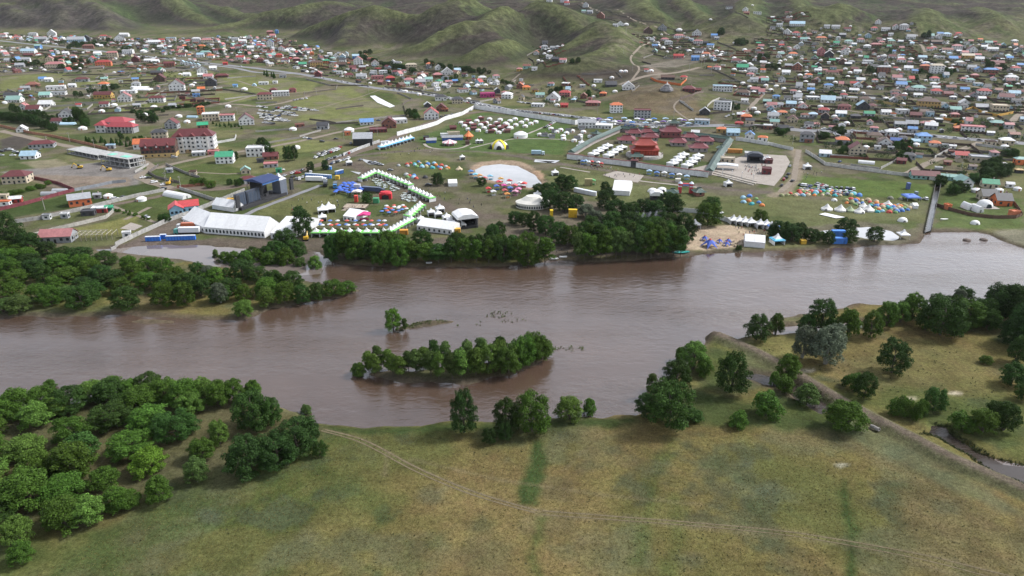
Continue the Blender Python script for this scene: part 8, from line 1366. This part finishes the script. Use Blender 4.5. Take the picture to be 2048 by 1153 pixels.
fill([(1270, 70), (1350, 70), (1440, 100), (1520, 150), (1500, 195), (1440, 170), (1420, 120), (1330, 118), (1290, 100)], math.radians(-25), 32, 28, .6, .5, .3, .5, 33, 'the upper knoll', 40)
fill([(0, 70), (160, 74), (300, 80), (440, 76), (540, 74), (640, 100), (740, 118), (850, 138), (1000, 156), (1020, 180), (1000, 210), (880, 188), (740, 168), (600, 143), (400, 120), (200, 98), (0, 80)], math.radians(-38), 31, 28, .45, .22, .5, .4, 34, 'the valley road village', 120)
fill([(0, 90), (200, 104), (400, 124), (380, 150), (150, 150), (0, 145)], math.radians(-30), 42, 36, .45, .18, .36, .45, 35, 'the valley gardens', 60)
fill([(120, 160), (420, 145), (440, 200), (300, 235), (130, 220), (0, 215), (0, 185)], math.radians(20), 44, 38, .35, .18, .22, .35, 36, 'the walled fields', 40)
fill([(1030, 160), (1200, 180), (1200, 205), (1100, 215), (1030, 205)], math.radians(-15), 34, 30, .4, .3, .35, .4, 37, 'the knoll foot', 14)
fill([(1080, 92), (1130, 95), (1125, 128), (1085, 130)], .2, 26, 24, .7, .6, .4, .4, 38, 'the hollow', 10)
fill([(1880, 345), (2048, 330), (2048, 395), (1960, 375)], RT, 34, 30, .5, .2, .2, .5, 39, 'the compound edge', 8)
SH = []
for x_, y_ in SHRUB:
    if taken(x_, y_, .5): continue
    r_ = random.uniform(1.3, 3.3); SH.append((x_, y_, groundz(x_, y_)+r_*.5, r_, r_*random.uniform(.6, .95)))
SV = leaf_cloud([(a, b_, 100+c_, d, e_) for a, b_, c_, d, e_ in SH], 11, .42, np.random.default_rng(8)); SV[:, 2] -= 100
tag(ob('garden_shrubs', npmesh('garden_shrubs', SV, np.arange(len(SV)).reshape(-1, 4)), 'leaf', color=(.035, .062, .02)), 'dark garden shrubs scattered between the plots of both villages', 'shrubs', kind='stuff')
for i in range(26):
    f_ = i/25; zx = 590+850*f_; c_ = [('white', (.76, .76, .76)), ('blue', (.08, .22, .55)), ('white', (.74, .74, .76)), ('purple', (.2, .12, .35)), ('pale blue', (.4, .55, .7))][i % 5]
    canopy(3, zx+random.uniform(-10, 10), 985+18*math.sin(i*1.9)+10*f_, 46, 4, 2.6, c_[1], random.uniform(-.3, .1), f'{c_[0]} market canopy by the road before the temple, {"near the orange-roofed house" if f_ < .4 else ("below the grey concrete block" if f_ < .7 else "by the pale blue gate building")}')
# ------------------------------------------------------------------ people
def person_mesh(stride, arm, seed):
    bm = bmesh.new(); me = bpy.data.meshes.new('person_body')
    J = {'pel': (0, 0, .95), 'che': (0, .02, 1.32), 'neck': (0, .02, 1.5), 'head': (0, 0, 1.64), 'top': (0, 0, 1.76), 'hl': (-.1, 0, .9), 'kl': (-.11, -.12*stride-.03, .5), 'fl': (-.11, .02-.2*stride, .07), 'tl': (-.11, -.14-.2*stride, .04), 'hr': (.1, 0, .9), 'kr': (.11, .06*stride-.03, .5), 'fr': (.11, .22*stride, .07), 'tr': (.11, .22*stride-.15, .04), 'sl': (-.2, .02, 1.42), 'el': (-.27, .04+.1*arm, 1.14), 'wl': (-.26, -.1*arm-.04, .9), 'nl': (-.25, -.14*arm-.06, .8), 'sr': (.2, .02, 1.42), 'er': (.27, .04-.08*arm, 1.14), 'wr': (.26, -.2*arm, .92), 'nr': (.25, -.28*arm, .85)}
    R_ = {'pel': .16, 'che': .17, 'neck': .07, 'head': .11, 'top': .07, 'hl': .11, 'kl': .075, 'fl': .05, 'tl': .04, 'hr': .11, 'kr': .075, 'fr': .05, 'tr': .04, 'sl': .075, 'el': .055, 'wl': .04, 'nl': .04, 'sr': .075, 'er': .055, 'wr': .04, 'nr': .04}
    K_ = list(J); me.from_pydata([J[k] for k in K_], [(K_.index(a), K_.index(b_)) for a, b_ in (('pel', 'che'), ('che', 'neck'), ('neck', 'head'), ('head', 'top'), ('pel', 'hl'), ('hl', 'kl'), ('kl', 'fl'), ('fl', 'tl'), ('pel', 'hr'), ('hr', 'kr'), ('kr', 'fr'), ('fr', 'tr'), ('che', 'sl'), ('sl', 'el'), ('el', 'wl'), ('wl', 'nl'), ('che', 'sr'), ('sr', 'er'), ('er', 'wr'), ('wr', 'nr'))], [])
    o = bpy.data.objects.new('tmp', me); COL.objects.link(o); md = o.modifiers.new('s', 'SKIN'); 
    for i, k in enumerate(K_): me.skin_vertices[0].data[i].radius = (R_[k], R_[k]*(.75 if k in ('pel', 'che') else 1)); me.skin_vertices[0].data[i].use_root = (k == 'pel')
    o.modifiers.new('d', 'SUBSURF').levels = 1; dg = bpy.context.evaluated_depsgraph_get(); m2 = bpy.data.meshes.new_from_object(o.evaluated_get(dg)); bpy.data.objects.remove(o)
    return m2
PM = [person_mesh(a, b_, i) for i, (a, b_) in enumerate(((0, .2), (1, .8), (.6, .5)))]
m, n, b = nmat('clothes'); oi = n.nodes.new('ShaderNodeObjectInfo'); tc = n.nodes.new('ShaderNodeTexCoord'); sx = n.nodes.new('ShaderNodeSeparateXYZ'); n.links.new(tc.outputs['Object'], sx.inputs[0])
def step(v, lo): return mr(n, v, lo-.01, lo+.01, 0, 1)
c1 = mixc(n, step(sx.outputs['Z'], .93), (.03, .035, .05), oi.outputs['Color']); c2 = mixc(n, step(sx.outputs['Z'], 1.5), c1, (.42, .27, .19)); c3 = mixc(n, step(sx.outputs['Z'], 1.68), c2, (.02, .016, .013)); n.links.new(c3, b.inputs['Base Color']); b.inputs['Roughness'].default_value = .85
PCOL = [('black', (.02, .02, .022)), ('dark blue', (.03, .05, .14)), ('red', (.4, .04, .04)), ('white', (.65, .65, .65)), ('grey', (.2, .2, .21)), ('olive', (.14, .15, .07))]
for t, pts, n_, wh in ((6, [(240, 640), (480, 620), (700, 660), (900, 700), (760, 740), (640, 700), (300, 760)], 16, 'on the lawn before the main stage'), (6, [(830, 440), (1000, 570), (1300, 680), (1420, 600), (1240, 520), (1000, 420)], 12, 'beside the food tents'), (6, [(960, 280), (1300, 210), (1450, 250), (1350, 280), (1000, 290)], 10, 'on the path by the children park'), (6, [(1320, 540), (1550, 560), (1850, 700), (1700, 720), (1400, 640)], 12, 'on the worn grass by the muddy track'), (7, [(720, 440), (1020, 440), (1000, 490), (800, 480)], 9, 'on the pale paved stage floor'), (7, [(1850, 380), (2040, 360), (2030, 420), (1900, 450)], 18, 'on the paved square'), (7, [(560, 370), (900, 400), (880, 420), (600, 400)], 12, 'before the white temple wall'), (7, [(1120, 430), (1500, 470), (1480, 490), (1150, 460)], 12, 'by the stalls under the temple wall'), (8, [(200, 470), (330, 400), (480, 410), (300, 500)], 8, 'near the dirt track of the square'), (7, [(1780, 860), (2040, 900), (2030, 940), (1800, 930)], 10, 'between the stalls and the beach'), (6, [(480, 660), (700, 660), (1040, 880), (520, 880)], 8, 'between the white tents and the umbrellas'), (3, [(600, 960), (1400, 960), (1400, 1020), (900, 1040)], 14, 'by the road before the temple'), (7, [(330, 1040), (360, 1030), (470, 1075), (340, 1075)], 3, 'on the bare landing by the river')):
    for x_, y_ in scatter(t, pts, int(n_*1.5), 2.0, 51+n_+len(wh)):
        if wetness(np.array([x_]), np.array([y_]))[0] > -1: continue
        c_ = random.choice(PCOL); o = ob('person', random.choice(PM), 'clothes', None, (x_, y_, groundz(x_, y_)), random.uniform(0, 6.28), (1, 1, random.uniform(.95, 1.05)), c_[1]); tag(o, f'person in {c_[0]} top {wh}', 'person', 'festival visitors')
# small loose things: white litter, boats
for px, py, L_, c_, lab in ((1108, 517, 4.5, (.7, .7, .68), 'white inflatable boat moored at the landing'), (1126, 515, 4, (.72, .72, .72), 'second white boat at the landing rope'), (858, 527, 3, (.7, .7, .7), 'small white boat under the shore trees'), (1362, 506, 9, (.05, .35, .32), 'long teal canoe on the beach shore'), (1888, 440, 5, (.6, .6, .55), 'pale upturned boat on the grass beyond the channel')):
    x_, y_, z_ = G(px, py); q = MB(); n_ = 9; pr = []
    for i in range(n_):
        f_ = i/(n_-1)*2-1; w_ = L_*.17*(1-abs(f_)**2.5)+.05; pr.append([(f_*L_/2, -w_, .55+.2*f_*f_), (f_*L_/2, -w_*.6, 0), (f_*L_/2, w_*.6, 0), (f_*L_/2, w_, .55+.2*f_*f_), (f_*L_/2, w_*.8, .5+.2*f_*f_), (f_*L_/2, -w_*.8, .5+.2*f_*f_)])
    for r_ in pr: q.v += r_
    for i in range(n_-1):
        for k in range(6): a, b_ = i*6+k, i*6+(k+1) % 6; q.f.append((a, a+6, b_+6, b_))
    e = ob('boat', None, None, None, (x_, y_, max(z_, WZ)), .1); q.build('hull', 'gloss', e, color=c_); [ob('bench', UNIT, 'timber', e, (k*L_*.2, 0, .42), 0, (.25, L_*.26, .06), (.4, .35, .3)) for k in (-1, 1)]; tag(e, lab, 'boat')
# ------------------------------------------------------------------ haze over the valley
HZ = nmat('haze')[0]; hn_ = HZ.node_tree; hn_.nodes.remove(hn_.nodes['Principled BSDF']); pv = hn_.nodes.new('ShaderNodeVolumePrincipled'); pv.inputs['Color'].default_value = (.86, .9, .96, 1); pv.inputs['Density'].default_value = HAZE_D; pv.inputs['Anisotropy'].default_value = .2
hn_.links.new(pv.outputs[0], hn_.nodes['Material Output'].inputs['Volume'])
if HAZE_D > 0: q = MB(); q.box(-6500, 6500, -300, 6500, -6, 420); tag(q.build('haze', 'haze'), kind='stuff')
# ------------------------------------------------------------------ labels: things that share one share a group
seen_ = {}
for o in COL.objects:
    if o.parent is None and 'label' in o: seen_.setdefault(o['label'], []).append(o)
for lb_, os_ in seen_.items():
    if len(os_) > 1:
        g_ = os_[0].get('group') or ' '.join(lb_.split()[:6])
        for o in os_: o['group'] = g_
print('COUNTS', len(COL.objects), 'cars', NCAR[0], 'fences', NF, 'yurts', NY, 'cottages', NCt, 'sheds', NS, 'tris', sum(len(m_.polygons) for m_ in bpy.data.meshes)*2)
